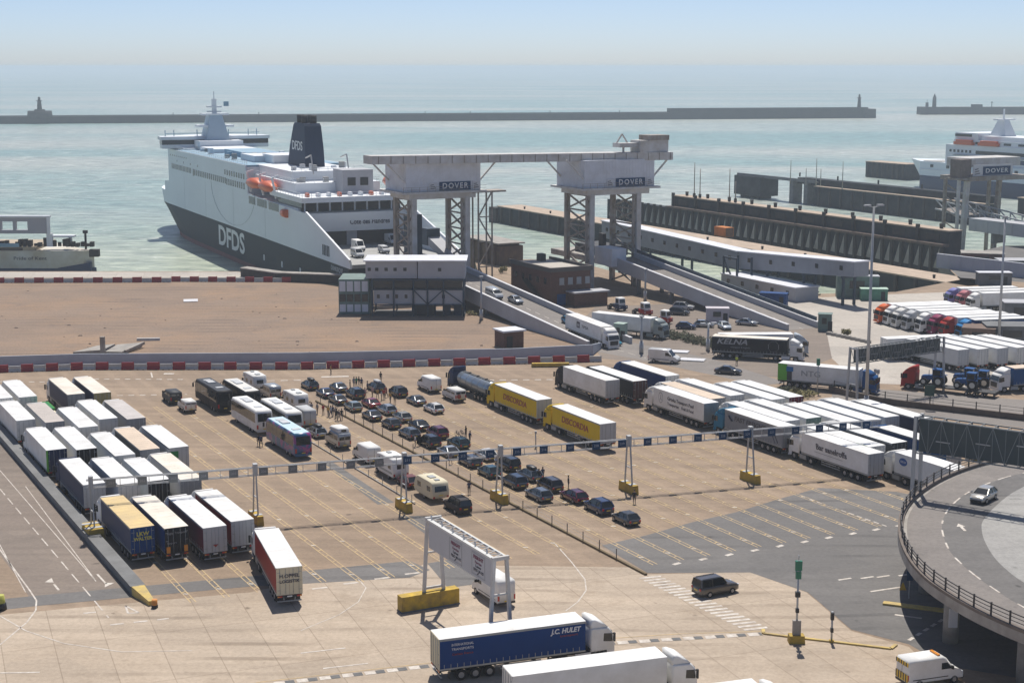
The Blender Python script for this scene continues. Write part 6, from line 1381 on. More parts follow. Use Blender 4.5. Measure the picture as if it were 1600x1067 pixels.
m = MB(); m.cyl((0, 0, 0.0), (0, 0, 0.28), 0.33, 0.33, 10); m.build('base', BLK, o)
# --- low kerb and post fence in the middle
r = lroot('post_fence', 85.6, 134, 'low yellow-brown kerb with thin wire posts between van lane and car lanes', 'fence')
m = LB(85.6, 134); m.lb(85.45, 85.75, 134, 232, 0, 0.22); m.build('kerb', mat('kerb_brown', (0.16, 0.115, 0.055), 0.8, 0, 0.3, 0.6), r)
m = LB(85.6, 134)
for z in (0.55, 0.95): m.lbar((85.6, 140, z), (85.6, 232, z), 0.02)
m.build('wire', STEEL, r)
for i in range(26):
    m = LB(85.6, 134); t = 140 + i * 3.6; m.lbar((85.6, t, 0.2), (85.6, t, 1.25), 0.08); m.build('post', mat('fence_post', (0.12, 0.11, 0.10), 0.6), r)
# thin wire fence between the coach lane and the camper lane
r = lroot('post_fence', 75.2, 170, 'thin rail with white hatched strip between coach lane and camper lane', 'fence')
m = LB(75.2, 170); m.lb(75.1, 75.25, 170, 226, 0, 0.18); m.build('kerb', CONCW, r)
for i in range(12):
    m = LB(75.2, 170); t = 171 + i * 4.6; m.lbar((75.2, t, 0.15), (75.2, t, 1.0), 0.07); m.build('post', STEEL, r)

# --- lane sign gantry across the lanes: A-frame legs on yellow blocks
gb = [P(146, 841), P(400, 816), P(631, 796), P(780, 783), P(982, 768), P(1172, 752), P(1448, 735)]
LTM = mat('letter_sign', (0.40, 0.44, 0.5), 0.6)
def gantry():
    a, b = Vector(gb[0]), Vector(gb[5]); d = (b - a).normalized(); az = math.atan2(d.y, d.x); o = a
    r = empty('lane_gantry', (o.x, o.y, 0), az, 'long thin lane sign gantry on A-frame legs across all the lanes', 'gantry')
    def lx(p): q = Vector(p) - o; return (q.dot(d), q.dot(Vector((-d.y, d.x))))
    m = MB(); L = lx(gb[6])[0] - 6; zt, zb = 6.75, 5.85
    m.bar((-0.5, 0, zt), (L, 0, zt), 0.10); m.bar((-0.5, 0, zb), (L, 0, zb), 0.10); m.bar((-0.5, 0.5, zt), (L, 0.5, zt), 0.08); m.bar((-0.5, 0.5, zb), (L, 0.5, zb), 0.08)
    n = int(L / 1.6)
    for i in range(n + 1):
        x = i * 1.6; m.bar((x, 0, zb), (x, 0, zt), 0.07)
        if i < n: m.bar((x, 0.5, zt), (x + 1.6, 0, zt), 0.06)
    m.build('beam', GALV, r)
    for i, p in enumerate(gb[:6]):
        x, y = lx(p); 
        al = LANE - az; dx, dy = math.cos(al), math.sin(al); m = MB()
        for k in (-0.9, 0.9): m.bar((x + dx * k, y + dy * k, 0.6), (x + dx * k * 0.35, y * 0.3 + 0.25 + dy * k * 0.35, zt + 0.1), 0.17)
        m.bar((x - dx * 0.55, y * .6 - dy * 0.55, 3.2), (x + dx * 0.55, y * .6 + dy * 0.55, 3.2), 0.1); m.box(x - 0.25, x + 0.25, -0.1, 0.6, zb, zt + 0.45); m.build('a_frame_leg', GALV, r)
    x = -0.5; k = 0
    for i in range(int(L / 3.43)):
        x = 2.2 + i * 3.43; m = MB(); m.box(x - 0.52, x + 0.52, -0.22, -0.12, zb - 0.02, zt + 0.06); left = x < lx(gb[2])[0]; sg = m.build('lane_number_sign', mat('sign_back_grey', (0.16, 0.17, 0.175), 0.6) if left else SIGNB, r)
        lettering(sg, str(201 + i), 0.42, (x, -0.235, (zb + zt) / 2 + 0.03), 'right', LTG if left else LTM, width=0.58)
    for i, p in enumerate(gb[:6]):
        lab = ['yellow concrete block at the concrete divider under the gantry', 'yellow concrete block half hidden behind the last front-row lorry', 'yellow concrete block beside the dark brown off-roader', 'yellow concrete block between fence and car lanes', 'yellow concrete block in the empty lanes below the yellow lorries', 'yellow concrete block in front of the grey lettered lorry'][i]
        q = empty('ballast_block', (p[0], p[1], 0), LANE, lab, 'block', 'yellow blocks under the lane gantry'); q.scale = (1, 2.3, 1.3) if i == 0 else (1, 1, 1); m = MB(); m.hexa([(-1.75, -0.42, 0), (1.75, -0.42, 0), (1.75, 0.42, 0), (-1.75, 0.42, 0), (-1.7, -0.36, 1.15), (1.7, -0.36, 1.15), (1.7, 0.36, 1.15), (-1.7, 0.36, 1.15)]); m.build('block', BLOCKY, q)
        m = MB(); m.box(-1.2, -0.6, -0.46, 0.46, 1.15, 1.2); m.build('base_plate', GALV, q); m = MB(); m.box(0.6, 1.2, -0.46, 0.46, 1.15, 1.2); m.build('base_plate', GALV, q)
gantry()


SUPW_ = mat('sign_truss_white', (0.6, 0.6, 0.58), 0.5)
# --- white direction sign on its own portal in the foreground
def white_sign():
    S, T = 61.5, 128; r = lroot('direction_sign', S, T, 'white direction sign board on an A-legged portal in the foreground', 'road sign')
    t0, t1 = 121.2, 135.6
    for t in (t0, t1):
        for sg in (-1, 1):
            m = LB(S, T); m.lbar((61.9 + sg * 1.15, t, 0), (61.9 + sg * 0.62, t, 9.05), 0.30); m.build('leg', STRUTP, r)
        for z, k, w in ((9.0, 0.85, 0.34), (5.6, 0.8, 0.16), (2.0, 1.0, 0.2)):
            m = LB(S, T); m.lbar((61.9 - k, t, z), (61.9 + k, t, z), w); m.build('cross_bar', STRUTP, r)
    m = LB(S, T); m.lb(61.18, 61.3, t0 + 0.3, t1 - 0.5, 6.25, 8.85); b = m.build('board', mat('board_lilac_white', (0.47, 0.475, 0.50), 0.6, 0, 0.06, 0.5), r)
    m = LB(S, T); m.lb(61.1, 61.5, t0, t1, 8.87, 9.05); m.lb(62.5, 62.7, t0, t1, 8.87, 9.05)
    for i in range(12):
        t = t0 + 0.4 + i * 1.2; m.lbar((61.3, t, 9.0), (62.6, t + 0.6, 9.0), 0.07); m.lbar((62.6, t + 0.6, 9.0), (61.3, t + 1.2, 9.0), 0.07)
        if i % 2: m.lbar((61.4, t, 9.0), (61.4, t + 0.2, 9.5), 0.12)
    m.build('top_truss', SUPW_, r)
    PUR = mat('letter_purple', (0.20, 0.05, 0.10), 0.5)
    for k, tc in enumerate((129.0, 124.2)):
        m = LB(S, T)
        for (ta, tb, z) in ((-1.35, 1.35, 8.55), (-1.35, 1.35, 6.5)): m.lb(61.155, 61.175, tc + ta, tc + tb, z, z + 0.06)
        for ta in (-1.35, 1.3): m.lb(61.155, 61.175, tc + ta, tc + ta + 0.06, 6.5, 8.6)
        m.build('panel_border', LTG, b)
        yy = S - 61.16
        lettering(b, 'FREIGHT', 0.46, (tc - T, yy, 8.2), 'left', PUR, width=2.0, bold=0.012); lettering(b, 'Ferries', 0.36, (tc - T, yy, 7.75), 'left', PUR, width=1.3)
        lettering(b, 'Lanes', 0.36, (tc - T, yy, 7.4), 'left', LTD, width=1.1); lettering(b, 'P&O' if k == 0 else 'DFDS', 0.40, (tc + 0.55 - T, yy, 7.0), 'left', LTD, width=0.8); lettering(b, '101-112' if k == 0 else '201-222', 0.36, (tc - 0.55 - T, yy, 7.0), 'left', LTD, width=1.05)
        m = LB(S, T); m.lhex([(61.155, tc + 0.3, 6.62), (61.18, tc + 0.3, 6.62), (61.18, tc + 0.05, 6.85), (61.155, tc + 0.05, 6.85), (61.155, tc + 0.1, 6.62), (61.18, tc + 0.1, 6.62), (61.18, tc - 0.15, 6.85), (61.155, tc - 0.15, 6.85)]); m.build('arrow', LTD, b)
    q = lroot('ballast_block', 61.3, 135.6, 'long yellow concrete block under the white direction sign', 'block')
    m = LB(61.3, 135.6); m.lb(58.2, 64.4, 135.0, 136.1, 0, 1.62)
    for s in (60.2, 62.3): m.lb(s, s + 0.04, 134.97, 135.0, 0.05, 1.6)
    m.build('block', BLOCKY, q); m = LB(61.3, 135.6); m.lb(58.15, 64.45, 134.95, 136.15, 0, 0.14); m.build('base', CONCG, q)
white_sign()

# --- flyover
def catmull(pts, n=5):
    out = []; p = [Vector((q[0], q[1])) for q in pts]
    for i in range(1, len(p) - 2):
        for k in range(n):
            t = k / n; a, b, c, d = p[i - 1], p[i], p[i + 1], p[i + 2]
            out.append(0.5 * ((2 * b) + (c - a) * t + (2 * a - 5 * b + 4 * c - d) * t * t + (3 * b - a - 3 * c + d) * t ** 3))
    return out
def flyover():
    FZ = 6.0
    r = empty('flyover', (60, 155, 0), 0, 'curved concrete flyover with dark post railing at the right edge', 'bridge')
    o = Vector((60, 155))
    uv = [(1760, 690), (1680, 703), (1600, 714), (1545, 722), (1495, 737), (1455, 756), (1425, 778), (1408, 800), (1403, 822), (1406, 848), (1420, 878), (1445, 906), (1480, 931), (1520, 954), (1560, 973), (1600, 990), (1680, 1022), (1780, 1062), (1880, 1100)]
    oc = [q - o for q in catmull([P(u, v, FZ) for u, v in uv])]
    end = [Vector((110, 98)) - o, Vector((125, 150)) - o, Vector((115, 200)) - o]
    poly = oc + end
    m = MB(); m.prism([(q.x, q.y) for q in poly], FZ - 0.9, FZ, 0); m.build('deck', CONCW, r)
    def inset(c, w):
        res = []
        for i, q in enumerate(c):
            d = (c[min(i + 1, len(c) - 1)] - c[max(i - 1, 0)]).normalized(); res.append(q + Vector((-d.y, d.x)) * w)
        return res
    i1 = inset(oc, 0.9)
    m = MB(); m.sheet([(q.x, q.y, FZ + 0.006) for q in i1 + end]); ob = m.build('shoulder', ROADG, r)
    dc = [q - o for q in catmull([P(u, v, FZ) for u, v in [(1800, 700), (1700, 718), (1620, 735), (1570, 746), (1515, 768), (1484, 793), (1472, 818), (1476, 843), (1488, 866), (1514, 891), (1546, 915), (1590, 943), (1650, 975), (1760, 1030), (1850, 1080)]])]
    m = MB(); m.sheet([(q.x, q.y, FZ + 0.012) for q in dc + end]); m.build('carriageway', ASPH, r)
    ic = [q - o for q in catmull([P(u, v, FZ) for u, v in [(1760, 700), (1680, 728), (1600, 760), (1562, 785), (1537, 812), (1534, 828), (1539, 846), (1553, 870), (1575, 892), (1600, 910), (1660, 945), (1760, 1000)]])]
    m = MB(); m.sheet([(q.x, q.y, FZ + 0.02) for q in ic + end]); m.build('traffic_island', ISLAND, r)
    m = MB(); acc = 0
    for a, b in zip(dc, dc[1:]):
        if int(acc / 2.2) % 2 == 0:
            d = (b - a).normalized(); n = Vector((-d.y, d.x)) * 0.09; m.sheet([(*(a - n), FZ + 0.024), (*(b - n), FZ + 0.024), (*(b + n), FZ + 0.024), (*(a + n), FZ + 0.024)])
        acc += (b - a).length
    q = Vector(P(1503, 824, FZ)) - o; m.sheet([(q.x - .15, q.y - 1.2, FZ + .024), (q.x + .15, q.y - 1.2, FZ + .024), (q.x + .15, q.y + .6, FZ + .024), (q.x - .15, q.y + .6, FZ + .024)]); m.sheet([(q.x - .45, q.y + .3, FZ + .028), (q.x + .45, q.y + .3, FZ + .028), (q.x, q.y + 1.4, FZ + .028)])
    m.build('painted_marks', MKW, r)
    k1, k2 = inset(oc, 0.0), inset(oc, 0.55); m = MB()
    for i in range(len(oc) - 1):
        a, b, c, d = k1[i], k1[i + 1], k2[i + 1], k2[i]; m.hexa([(a.x, a.y, FZ), (b.x, b.y, FZ), (c.x, c.y, FZ), (d.x, d.y, FZ), (a.x, a.y, FZ + .28), (b.x, b.y, FZ + .28), (c.x, c.y, FZ + .28), (d.x, d.y, FZ + .28)])
    m.build('kerb', mat('stained_kerb', (0.16, 0.13, 0.11), 0.85, 0, 0.3, 0.5), r)
    rl = inset(oc, 0.3); m = MB(); RAIL = mat('railing_dark', (0.06, 0.055, 0.055), 0.6, 0.2)
    for z, w in ((0.62, 0.06), (0.95, 0.06), (1.28, 0.09)):
        for a, b in zip(rl, rl[1:]): m.bar((a.x, a.y, FZ + z), (b.x, b.y, FZ + z), w)
    rr = m.build('railing', RAIL, r); acc = 0; nxt = 0
    for a, b in zip(rl, rl[1:]):
        L = (b - a).length
        while nxt < acc + L:
            q = a.lerp(b, (nxt - acc) / L); m = MB(); m.box(q.x - 0.07, q.x + 0.07, q.y - 0.07, q.y + 0.07, FZ + .28, FZ + 1.42); m.build('post', RAIL, rr); nxt += 2.3
        acc += L
    for (u, v) in ((1492, 1020), (1446, 925), (1600, 1065), (1560, 800), (1640, 880)):
        q = Vector(P(u, v, 0)) - o
        if v < 900: q = Vector(P(u, v, 5)) - o
        if (u, v) == (1492, 1020): q = Vector((40.6, 139.0)) - o
        m = MB(); m.cyl((q.x, q.y, 0), (q.x, q.y, FZ - 1.3), 0.72, 0.72, 18); m.cyl((q.x, q.y, FZ - 1.3), (q.x, q.y, FZ - 0.9), 0.8, 1.2, 18); c = m.build('column', CONCW, r)
        if u == 1492: m = MB(); m.box(q.x - 0.45, q.x + 0.35, q.y - 0.85, q.y - 0.72, 1.7, 3.5); m.build('notice_panel', SIGNW, c)
    s_ = empty('warning_sign', (*P(1420, 935), 0), 0, 'small blue and yellow warning sign in front of the flyover column', 'road sign')
    m = MB(); m.bar((0, 0, 0), (0, 0, 2.4), 0.08); m.build('post', GALV, s_); m = MB(); m.box(-0.3, 0.3, -0.05, 0, 1.9, 2.9); m.build('blue_plate', SIGNB, s_); m = MB(); m.hexa([(-1.0, -.04, .9), (-.3, -.04, .9), (-.3, 0, .9), (-1.0, 0, .9), (-.7, -.04, 1.7), (-.6, -.04, 1.7), (-.6, 0, 1.7), (-.7, 0, 1.7)]); m.build('yellow_plate', BLOCKY, s_)
    kb = empty('traffic_island_kerb', (*P(1410, 945), 0), 0, 'yellow-edged kerb island running under the flyover', 'kerb'); a, b = Vector(P(1380, 943)), Vector(P(1490, 957)); k0 = Vector(P(1410, 945))
    m = MB(); m.bar((a.x - k0.x, a.y - k0.y, 0.1), (b.x - k0.x, b.y - k0.y, 0.1), 0.8, 0.2); m.build('kerb', KERBY, kb)
flyover()

# --- overhead truss gantries
def truss(name, label, A, B, zb, zt, depth, legw, solid=True, nleg=2, leg_h=None):
    A, B = Vector(A), Vector(B); d = (B - A); L = d.length; az = math.atan2(d.y, d.x); r = empty(name, (A.x, A.y, 0), az, label, 'gantry')
    m = MB(); n = max(8, int(L / ((zt - zb) * 0.36)))
    for y in (0, depth):
        for z in (zb, zt): m.bar((0, y, z), (L, y, z), 0.13)
        for i in range(n):
            x0, x1 = i * L / n, (i + 1) * L / n; m.bar((x0, y, zb if i % 2 else zt), (x1, y, zt if i % 2 else zb), 0.055); m.bar((x0, y, zb), (x0, y, zt), 0.045)
    for i in range(n + 1): x = i * L / n; m.bar((x, 0, zt), (x, depth, zt), 0.08); m.bar((x, 0, zb), (x, depth, zb), 0.08)
    m.build('truss', mat('truss_steel', (0.22, 0.24, 0.25), 0.6, 0.3, 0.15, 0.5), r)
    if solid:
        m = MB(); m.box(0.1, L, depth * 0.5, depth * 0.5 + 0.08, zb + 0.05, zt - 0.1); m.build('sign_back', mat('sign_back_dark', (0.055, 0.075, 0.08), 0.7, 0, 0.15, 0.5), r)
        m = MB()
        for i in range(7): m.box(L * (0.06 + 0.13 * i), L * (0.06 + 0.13 * i) + 1.6, depth * 0.5 - 0.12, depth * 0.5 - 0.06, zb + (zt - zb) * (0.35 + 0.1 * (i % 3)), zb + (zt - zb) * (0.38 + 0.1 * (i % 3)))
        m.build('sign_brace', GALV, r)
    for x in ((0.0, L) if nleg == 2 else (0.0,)):
        for sg in (-1, 1):
            m = MB(); m.bar((x, depth / 2 + sg * (depth / 2 + 0.55), 0), (x, depth / 2 + sg * (depth / 2 + 0.12), (leg_h or zt) + 0.2), legw); m.build('leg', GALV, r)
        m = MB(); m.bar((x, -0.4, zb * 0.5), (x, depth + 0.4, zb * 0.5), 0.12); m.bar((x, -0.2, zt), (x, depth + 0.2, zt), 0.2); m.build('cross_bar', GALV, r)
    return r
a = P(1436, 788, 6); b = P(1600, 816, 6); dv = (Vector(b) - Vector(a)).normalized(); a = (a[0] + 0.2, a[1] + 3.4); b = (a[0] + dv.x * 34, a[1] + dv.y * 34)
truss('sign_truss', 'big dark truss sign gantry over the flyover seen from behind', a, b, 10.9, 14.8, 1.5, 0.34, True, 1)
a = P(1335, 634); b = P(1470, 612)
truss('sign_truss', 'smaller grey truss sign gantry across the road by the far lorry park', a, b, 6.7, 9.0, 1.2, 0.3, True)

# --- lamp posts and other posts
def lamp(u, v, h, label, heads=2, z=0):
    q = P(u, v, z); o = empty('lamp_post', (q[0], q[1], z), 0.3, label, 'lamp post')
    m = MB(); m.cyl((0, 0, 0), (0, 0, h), 0.30, 0.16, 10); m.build('pole', GALV, o); m = MB(); m.cyl((0, 0, 0), (0, 0, 2.2), 0.42, 0.38, 10); m.build('base', GALV, o)
    for k in range(heads):
        sg = 1 if k == 0 else -1
        if heads > 1: m = MB(); m.bar((0, 0, h - 0.1), (sg * 1.1, 0, h + 0.15), 0.12); m.box(sg * 1.1 - 0.5, sg * 1.1 + 0.5, -0.3, 0.3, h + 0.1, h + 0.35)
        else: m = MB(); m.box(-0.4, 0.4, -0.25, 0.25, h, h + 0.3)
        m.build('lamp_head', GALV, o)
lamp(1353, 640, 31.5, 'tall lamp post with twin heads at the left end of the brown wall', 2)
lamp(1560, 541, 24.5, 'tall lamp post standing in front of the far lorry park', 1)
lamp(1002, 552, 6.8, 'slim pale post with thick base between the turquoise car and the white van', 1)
lamp(1008, 470, 7.0, 'thin pale post under the far ramp beside the terminal tractors', 1)
lamp(752, 500, 9.0, 'thin post against the side wall of the near ramp', 1)
lamp(1106, 548, 5.0, 'white T-shaped post at the end of the weedy bank', 2)
def road_light(u, v, h, label, heads):
    q = P(u, v); o = empty('traffic_light', (q[0], q[1], 0), 0, label, 'traffic light'); m = MB(); m.cyl((0, 0, 0), (0, 0, h), 0.1, 0.09, 10); m.build('pole', GALV, o)
    for (z, hh, w, mt, nm) in heads:
        m = MB(); m.box(-w / 2, w / 2, -0.2, 0.15, z, z + hh); m.build(nm, mt, o)
    return o
GRS = mat('signal_green', (0.01, 0.16, 0.09), 0.4)
o = road_light(1244, 1003, 7.9, 'tall signal mast with green boards on a yellow base', [(6.95, 0.9, 0.62, GRS, 'upper_board'), (6.15, 0.7, 0.5, GRS, 'lower_board'), (4.4, 0.5, 0.45, BLK, 'signal_head'), (2.9, 0.4, 0.3, BLK, 'signal_head'), (0.75, 1.4, 0.75, CONCW, 'control_box')])
m = MB(); m.hexa([(-0.75, -0.5, 0), (0.75, -0.5, 0), (0.75, 0.5, 0), (-0.75, 0.5, 0), (-0.7, -0.45, 0.75), (0.7, -0.45, 0.75), (0.7, 0.45, 0.75), (-0.7, 0.45, 0.75)]); m.build('base_block', BLOCKY, o)
m = MB(); m.cyl((0, 0, 7.9), (0, 0, 8.4), 0.04, n=6); m.build('aerial', GALV, o)
road_light(1299, 1003, 3.0, 'short dark button post on the kerb right of the signal mast', [(2.2, 0.7, 0.3, BLK, 'signal_head'), (1.0, 0.4, 0.25, BLK, 'push_button'), (0, 0.25, 0.4, BLOCKY, 'foot')])
road_light(1277, 614, 5.6, 'signal post with green head in front of the lime-tailed lorry', [(4.6, 1.1, 0.55, GRS, 'signal_head')])
road_light(837, 699, 2.3, 'thin lone post in the empty lane below the yellow lorries', [(2.0, 0.35, 0.3, LTG, 'plate')])
for (u, v) in ((1367, 602), (1371, 603)): road_light(u, v, 2.8, {1367: 'left one of two small twin sign posts by the far truss', 1371: 'right one of two small twin sign posts by the far truss'}[u], [(2.1, 0.7, 0.5, LTG, 'plate')])
k0 = Vector(P(1290, 998)); r = empty('traffic_island_kerb', (k0.x, k0.y, 0), 0, 'yellow kerb line of the traffic island at the signal mast', 'kerb'); m = MB()
kp = [Vector(P(u, v)) - k0 for u, v in ((1192, 984), (1193, 990), (1240, 996), (1300, 1003), (1392, 1014), (1400, 1008))]
for a, b in zip(kp, kp[1:]): m.bar((a.x, a.y, 0.07), (b.x, b.y, 0.07), 0.32, 0.16)
m.build('kerb', KERBY, r)
# brown retaining wall with post railing beside the road
wp = [P(1296, 612), P(1340, 622), P(1380, 631), P(1430, 637), P(1600, 657), P(1720, 672)]
o0 = Vector(wp[0]); r = empty('retaining_wall', (o0.x, o0.y, 0), 0, 'brown retaining wall with dark posts along the road on the right', 'wall'); m = MB(); acc = 0; nx = 1.0; posts = []
for a, b in zip(wp, wp[1:]):
    a, b = Vector(a) - o0, Vector(b) - o0; d = (b - a); L = d.length; d.normalize(); n = Vector((-d.y, d.x)) * 0.25
    m.hexa([(*(a - n), 0), (*(b - n), 0), (*(b + n), 0), (*(a + n), 0), (*(a - n), 0.95), (*(b - n), 0.95), (*(b + n), 0.95), (*(a + n), 0.95)])
    while nx < acc + L: posts.append(a + d * (nx - acc)); nx += 3.6
    acc += L
m.build('wall', mat('brown_wall', (0.13, 0.10, 0.08), 0.85, 0, 0.35, 0.5), r)
for q in posts: m = MB(); m.box(q.x - 0.07, q.x + 0.07, q.y - 0.07, q.y + 0.07, 0.95, 2.05); m.build('post', DARK, r)
m = MB()
for a, b in zip(posts, posts[1:]):
    for z in (1.4, 1.9): m.bar((a.x, a.y, z), (b.x, b.y, z), 0.05)
m.build('rail', DARK, r)
q = P(1451, 640); o = empty('direction_sign', (q[0], q[1], 0.95), R(-12), 'small dark green direction sign on two legs behind the brown wall', 'road sign')
m = MB(); m.box(-0.75, 0.75, 0, 0.06, 1.2, 2.9); m.build('board', SIGNG, o); m = MB(); m.bar((-0.6, 0.05, 0), (-0.6, 0.05, 1.3), 0.09); m.bar((0.6, 0.05, 0), (0.6, 0.05, 1.3), 0.09); m.build('leg', GALV, o)
q = P(1519, 716); o = empty('ballast_block', (q[0], q[1], 0), LANE, 'orange-yellow block beyond the flyover under the big truss', 'block'); m = MB(); m.hexa([(-1.75, -0.5, 0), (1.75, -0.5, 0), (1.75, 0.5, 0), (-1.75, 0.5, 0), (-1.7, -0.4, 1.4), (1.7, -0.4, 1.4), (1.7, 0.4, 1.4), (-1.7, 0.4, 1.4)]); m.build('block', BLOCKY, o)
m = MB(); m.bar((-0.8, 0, 1.4), (-0.3, 0, 3.2), 0.18); m.bar((0.8, 0, 1.4), (0.3, 0, 3.2), 0.18); m.build('frame_leg', GALV, o)
q = P(2, 952); o = empty('hazard_marker', (q[0], q[1], 0), 0, 'yellow and black hazard marker at the left edge of the road', 'marker'); m = MB(); m.cyl((0, 0, 0), (0, 0, 1.5), 0.5, 0.35, 12); m.build('drum', mat('marker_green', (0.42, 0.42, 0.08), 0.6), o); m = MB(); m.cyl((0, 0, 0), (0, 0, 0.7), 0.56, 0.5, 12); m.build('base', BLK, o)
q = P(860, 573); o = empty('ballast_block', (q[0], q[1], 0), R(4), 'long low yellow block leaning in the barrier row left of the white lorries', 'block'); m = MB(); m.hexa([(-3.4, -0.5, 0), (3.4, -0.5, 0), (3.4, 0.5, 0), (-3.4, 0.5, 0), (-3.3, -0.4, 0.7), (3.3, -0.4, 0.7), (3.3, 0.4, 0.7), (-3.3, 0.4, 0.7)]); m.build('block', BLOCKY, o)
m = MB(); m.box(-3.4, 3.4, -0.51, -0.5, 0.0, 0.12); m.build('skirting', DARK, o)
# --- odds and ends on the bare land
q = P(165, 548); o = empty('concrete_slab', (q[0], q[1], 0), 0, 'tilted grey concrete slabs lying on the bare land near the hoarding', 'slab')
m = MB(); m.hexa([(-5, -4, .1), (0.5, -4, .1), (0.8, 4, .1), (-2.5, 4, .1), (-5, -4, .5), (0.5, -4, .9), (0.8, 4, .6), (-2.5, 4, .3)]); m.build('slab', CONCW, o); m = MB(); m.hexa([(1, -4, .1), (4, -4, .1), (6, 4, .1), (1.2, 4, .1), (1, -4, .6), (4, -4, .5), (6, 4, .9), (1.2, 4, .5)]); m.build('slab', CONCW, o)
m = MB(); m.box(0.2, 1.0, -4.6, -3.8, 0, 3.4); m.bar((4.4, -3, .4), (6.4, 3.4, .9), 0.5); m.build('beam', STRUT, o)
q = P(298, 471); o = empty('white_board', (q[0], q[1], 0), 0.2, 'white board lying on the bare land before the quay barriers', 'board'); m = MB(); m.hexa([(-1.6, -1, .05), (1.6, -1, .05), (1.6, 1, .3), (-1.6, 1, .3), (-1.6, -1, .15), (1.6, -1, .15), (1.6, 1, .42), (-1.6, 1, .42)]); m.build('panel', SIGNW, o); m = MB(); m.box(-1.5, 1.5, .7, .9, 0, .2); m.build('batten', STRUT, o)
q = P(232, 532); o = empty('timber_beam', (q[0], q[1], 0), 0.1, 'pale timber beam lying beside the concrete slabs', 'beam'); m = MB(); m.box(-2.2, 2.2, -.3, .3, 0, .5); m.build('beam', CREAM_ if 'CREAM_' in globals() else STRUTP, o)
for (u, v, w, lab) in ((1055, 550, 5, 'left flat white slab at the edge of the terminal road'), (1082, 563, 4.5, 'right flat white slab at the edge of the terminal road')):
    q = P(u, v); o = empty('flat_slab', (q[0], q[1], 0), -0.3, lab, 'slab'); m = MB(); m.box(-w / 2, w / 2, -1.2, 1.2, 0, 0.22); m.build('slab', SIGNW, o); m = MB(); m.box(-w / 2 - .1, w / 2 + .1, -1.3, 1.3, 0, 0.08); m.build('edge', CONCW, o)
q = P(797, 413); o = empty('excavator', (q[0], q[1], 0), 0.4, 'rusty orange plant machine at the water edge behind the near ramp', 'machine')
m = MB(); m.box(-1.6, 1.6, -1.2, 1.2, 0, 0.8); m.build('track', DARK, o); m = MB(); m.box(-1.5, 1.2, -1.1, 1.1, 0.8, 2.0); m.build('body', RUST, o); m = MB(); m.bar((1.0, 0, 1.6), (2.6, 0, 4.6), 0.6); m.bar((2.6, 0, 4.6), (3.4, 0, 2.4), 0.5); m.build('arm', LBOAT, o)
m = MB(); m.box(-1.3, 0.2, -1.0, 0.3, 2.0, 3.1); m.build('cab', WIN, o)

# --- plants
LEAF = mat('weed_leaf', (0.045, 0.065, 0.03), 0.8, 0, 0.5, 0.8, dirt=(0.10, 0.085, 0.05)); STEM = mat('weed_stem', (0.12, 0.09, 0.05), 0.8); LEAFY = mat('dry_weed', (0.22, 0.19, 0.07), 0.8, 0, 0.4, 1.0)
def leaves(m, cx, cy, cz, rx, ry, rz, n, rd, sz=0.35):
    for _ in range(n):
        while True:
            x, y, z = rd.uniform(-1, 1), rd.uniform(-1, 1), rd.uniform(-1, 1)
            if x * x + y * y + z * z < 1: break
        p = Vector((cx + x * rx, cy + y * ry, cz + z * rz)); a = Vector((rd.gauss(0, 1), rd.gauss(0, 1), rd.gauss(0, 1))).normalized(); b = a.orthogonal().normalized(); s = sz * rd.uniform(.5, 1.2)
        m.sheet([p - a * s, p + b * s * .5, p + a * s, p - b * s * .5])
rd = random.Random(11)
m = MB(); bp_ = [P(1028, 522), P(1135, 548)]
for i in range(90):
    f = rd.random(); x = bp_[0][0] + (bp_[1][0] - bp_[0][0]) * f; y = bp_[0][1] + (bp_[1][1] - bp_[0][1]) * f + rd.uniform(-2.0, 5); h = rd.uniform(.35, 1.1)
    leaves(m, x, y, h * .7, .8, .8, h * .7, 42, rd, 0.28)
tag(m.build('weedy_bank', LEAF), kind='stuff')
def bush(u, v, w, h, label, mt, n=500):
    q = P(u, v); o = empty('bush', (q[0], q[1], 0), 0, label, 'bush'); m = MB()
    for k in range(7): leaves(m, rd.uniform(-w, w) * .5, rd.uniform(-w, w) * .4, h * rd.uniform(.4, .75), w * .4, w * .4, h * .35, n // 7, rd, 0.3)
    m.build('foliage', mt, o); m = MB()
    for k in range(5): m.bar((0, 0, 0), (rd.uniform(-w, w) * .4, rd.uniform(-w, w) * .3, h * .6), 0.06)
    m.build('stem', STEM, o)
bush(1262, 466, 3.4, 2.4, 'dark bush against the long low white building', LEAF, 700)
bush(785, 427, 1.6, 1.8, 'yellow-green shrub at the water edge behind the near ramp', LEAFY, 300)
bush(1322, 524, 1.2, 1.3, 'yellowish shrub on the kerb below the far lorry park', LEAFY, 250)
bush(1225, 612, 3.0, 0.9, 'low scrub under the lime-tailed lorry', LEAF, 420)
bush(1260, 620, 3.4, 0.9, 'low scrub left of the brown wall', LEAFY, 420)
bush(738, 492, 1.8, 0.8, 'dry scrub at the foot of the box cabins', LEAFY, 220)
# kerbstones at the foot of the far ramp
for i in range(9):
    q = P(1296 + i * 7.5, 523 + i * 1.6); o = MB(); o.profile([(-.6, 0), (-.6, .5), (-.4, .62), (.4, .6), (.6, .45), (.6, 0)], .4, .08); b = o.build('kerbstone', CONCW, None, (q[0], q[1], 0), (0, 0, -0.6 + 0.1 * (i % 3))); tag(b, 'pale kerb block in the row at the foot of the far ramp', 'kerbstone', 'kerb blocks at the ramp foot')

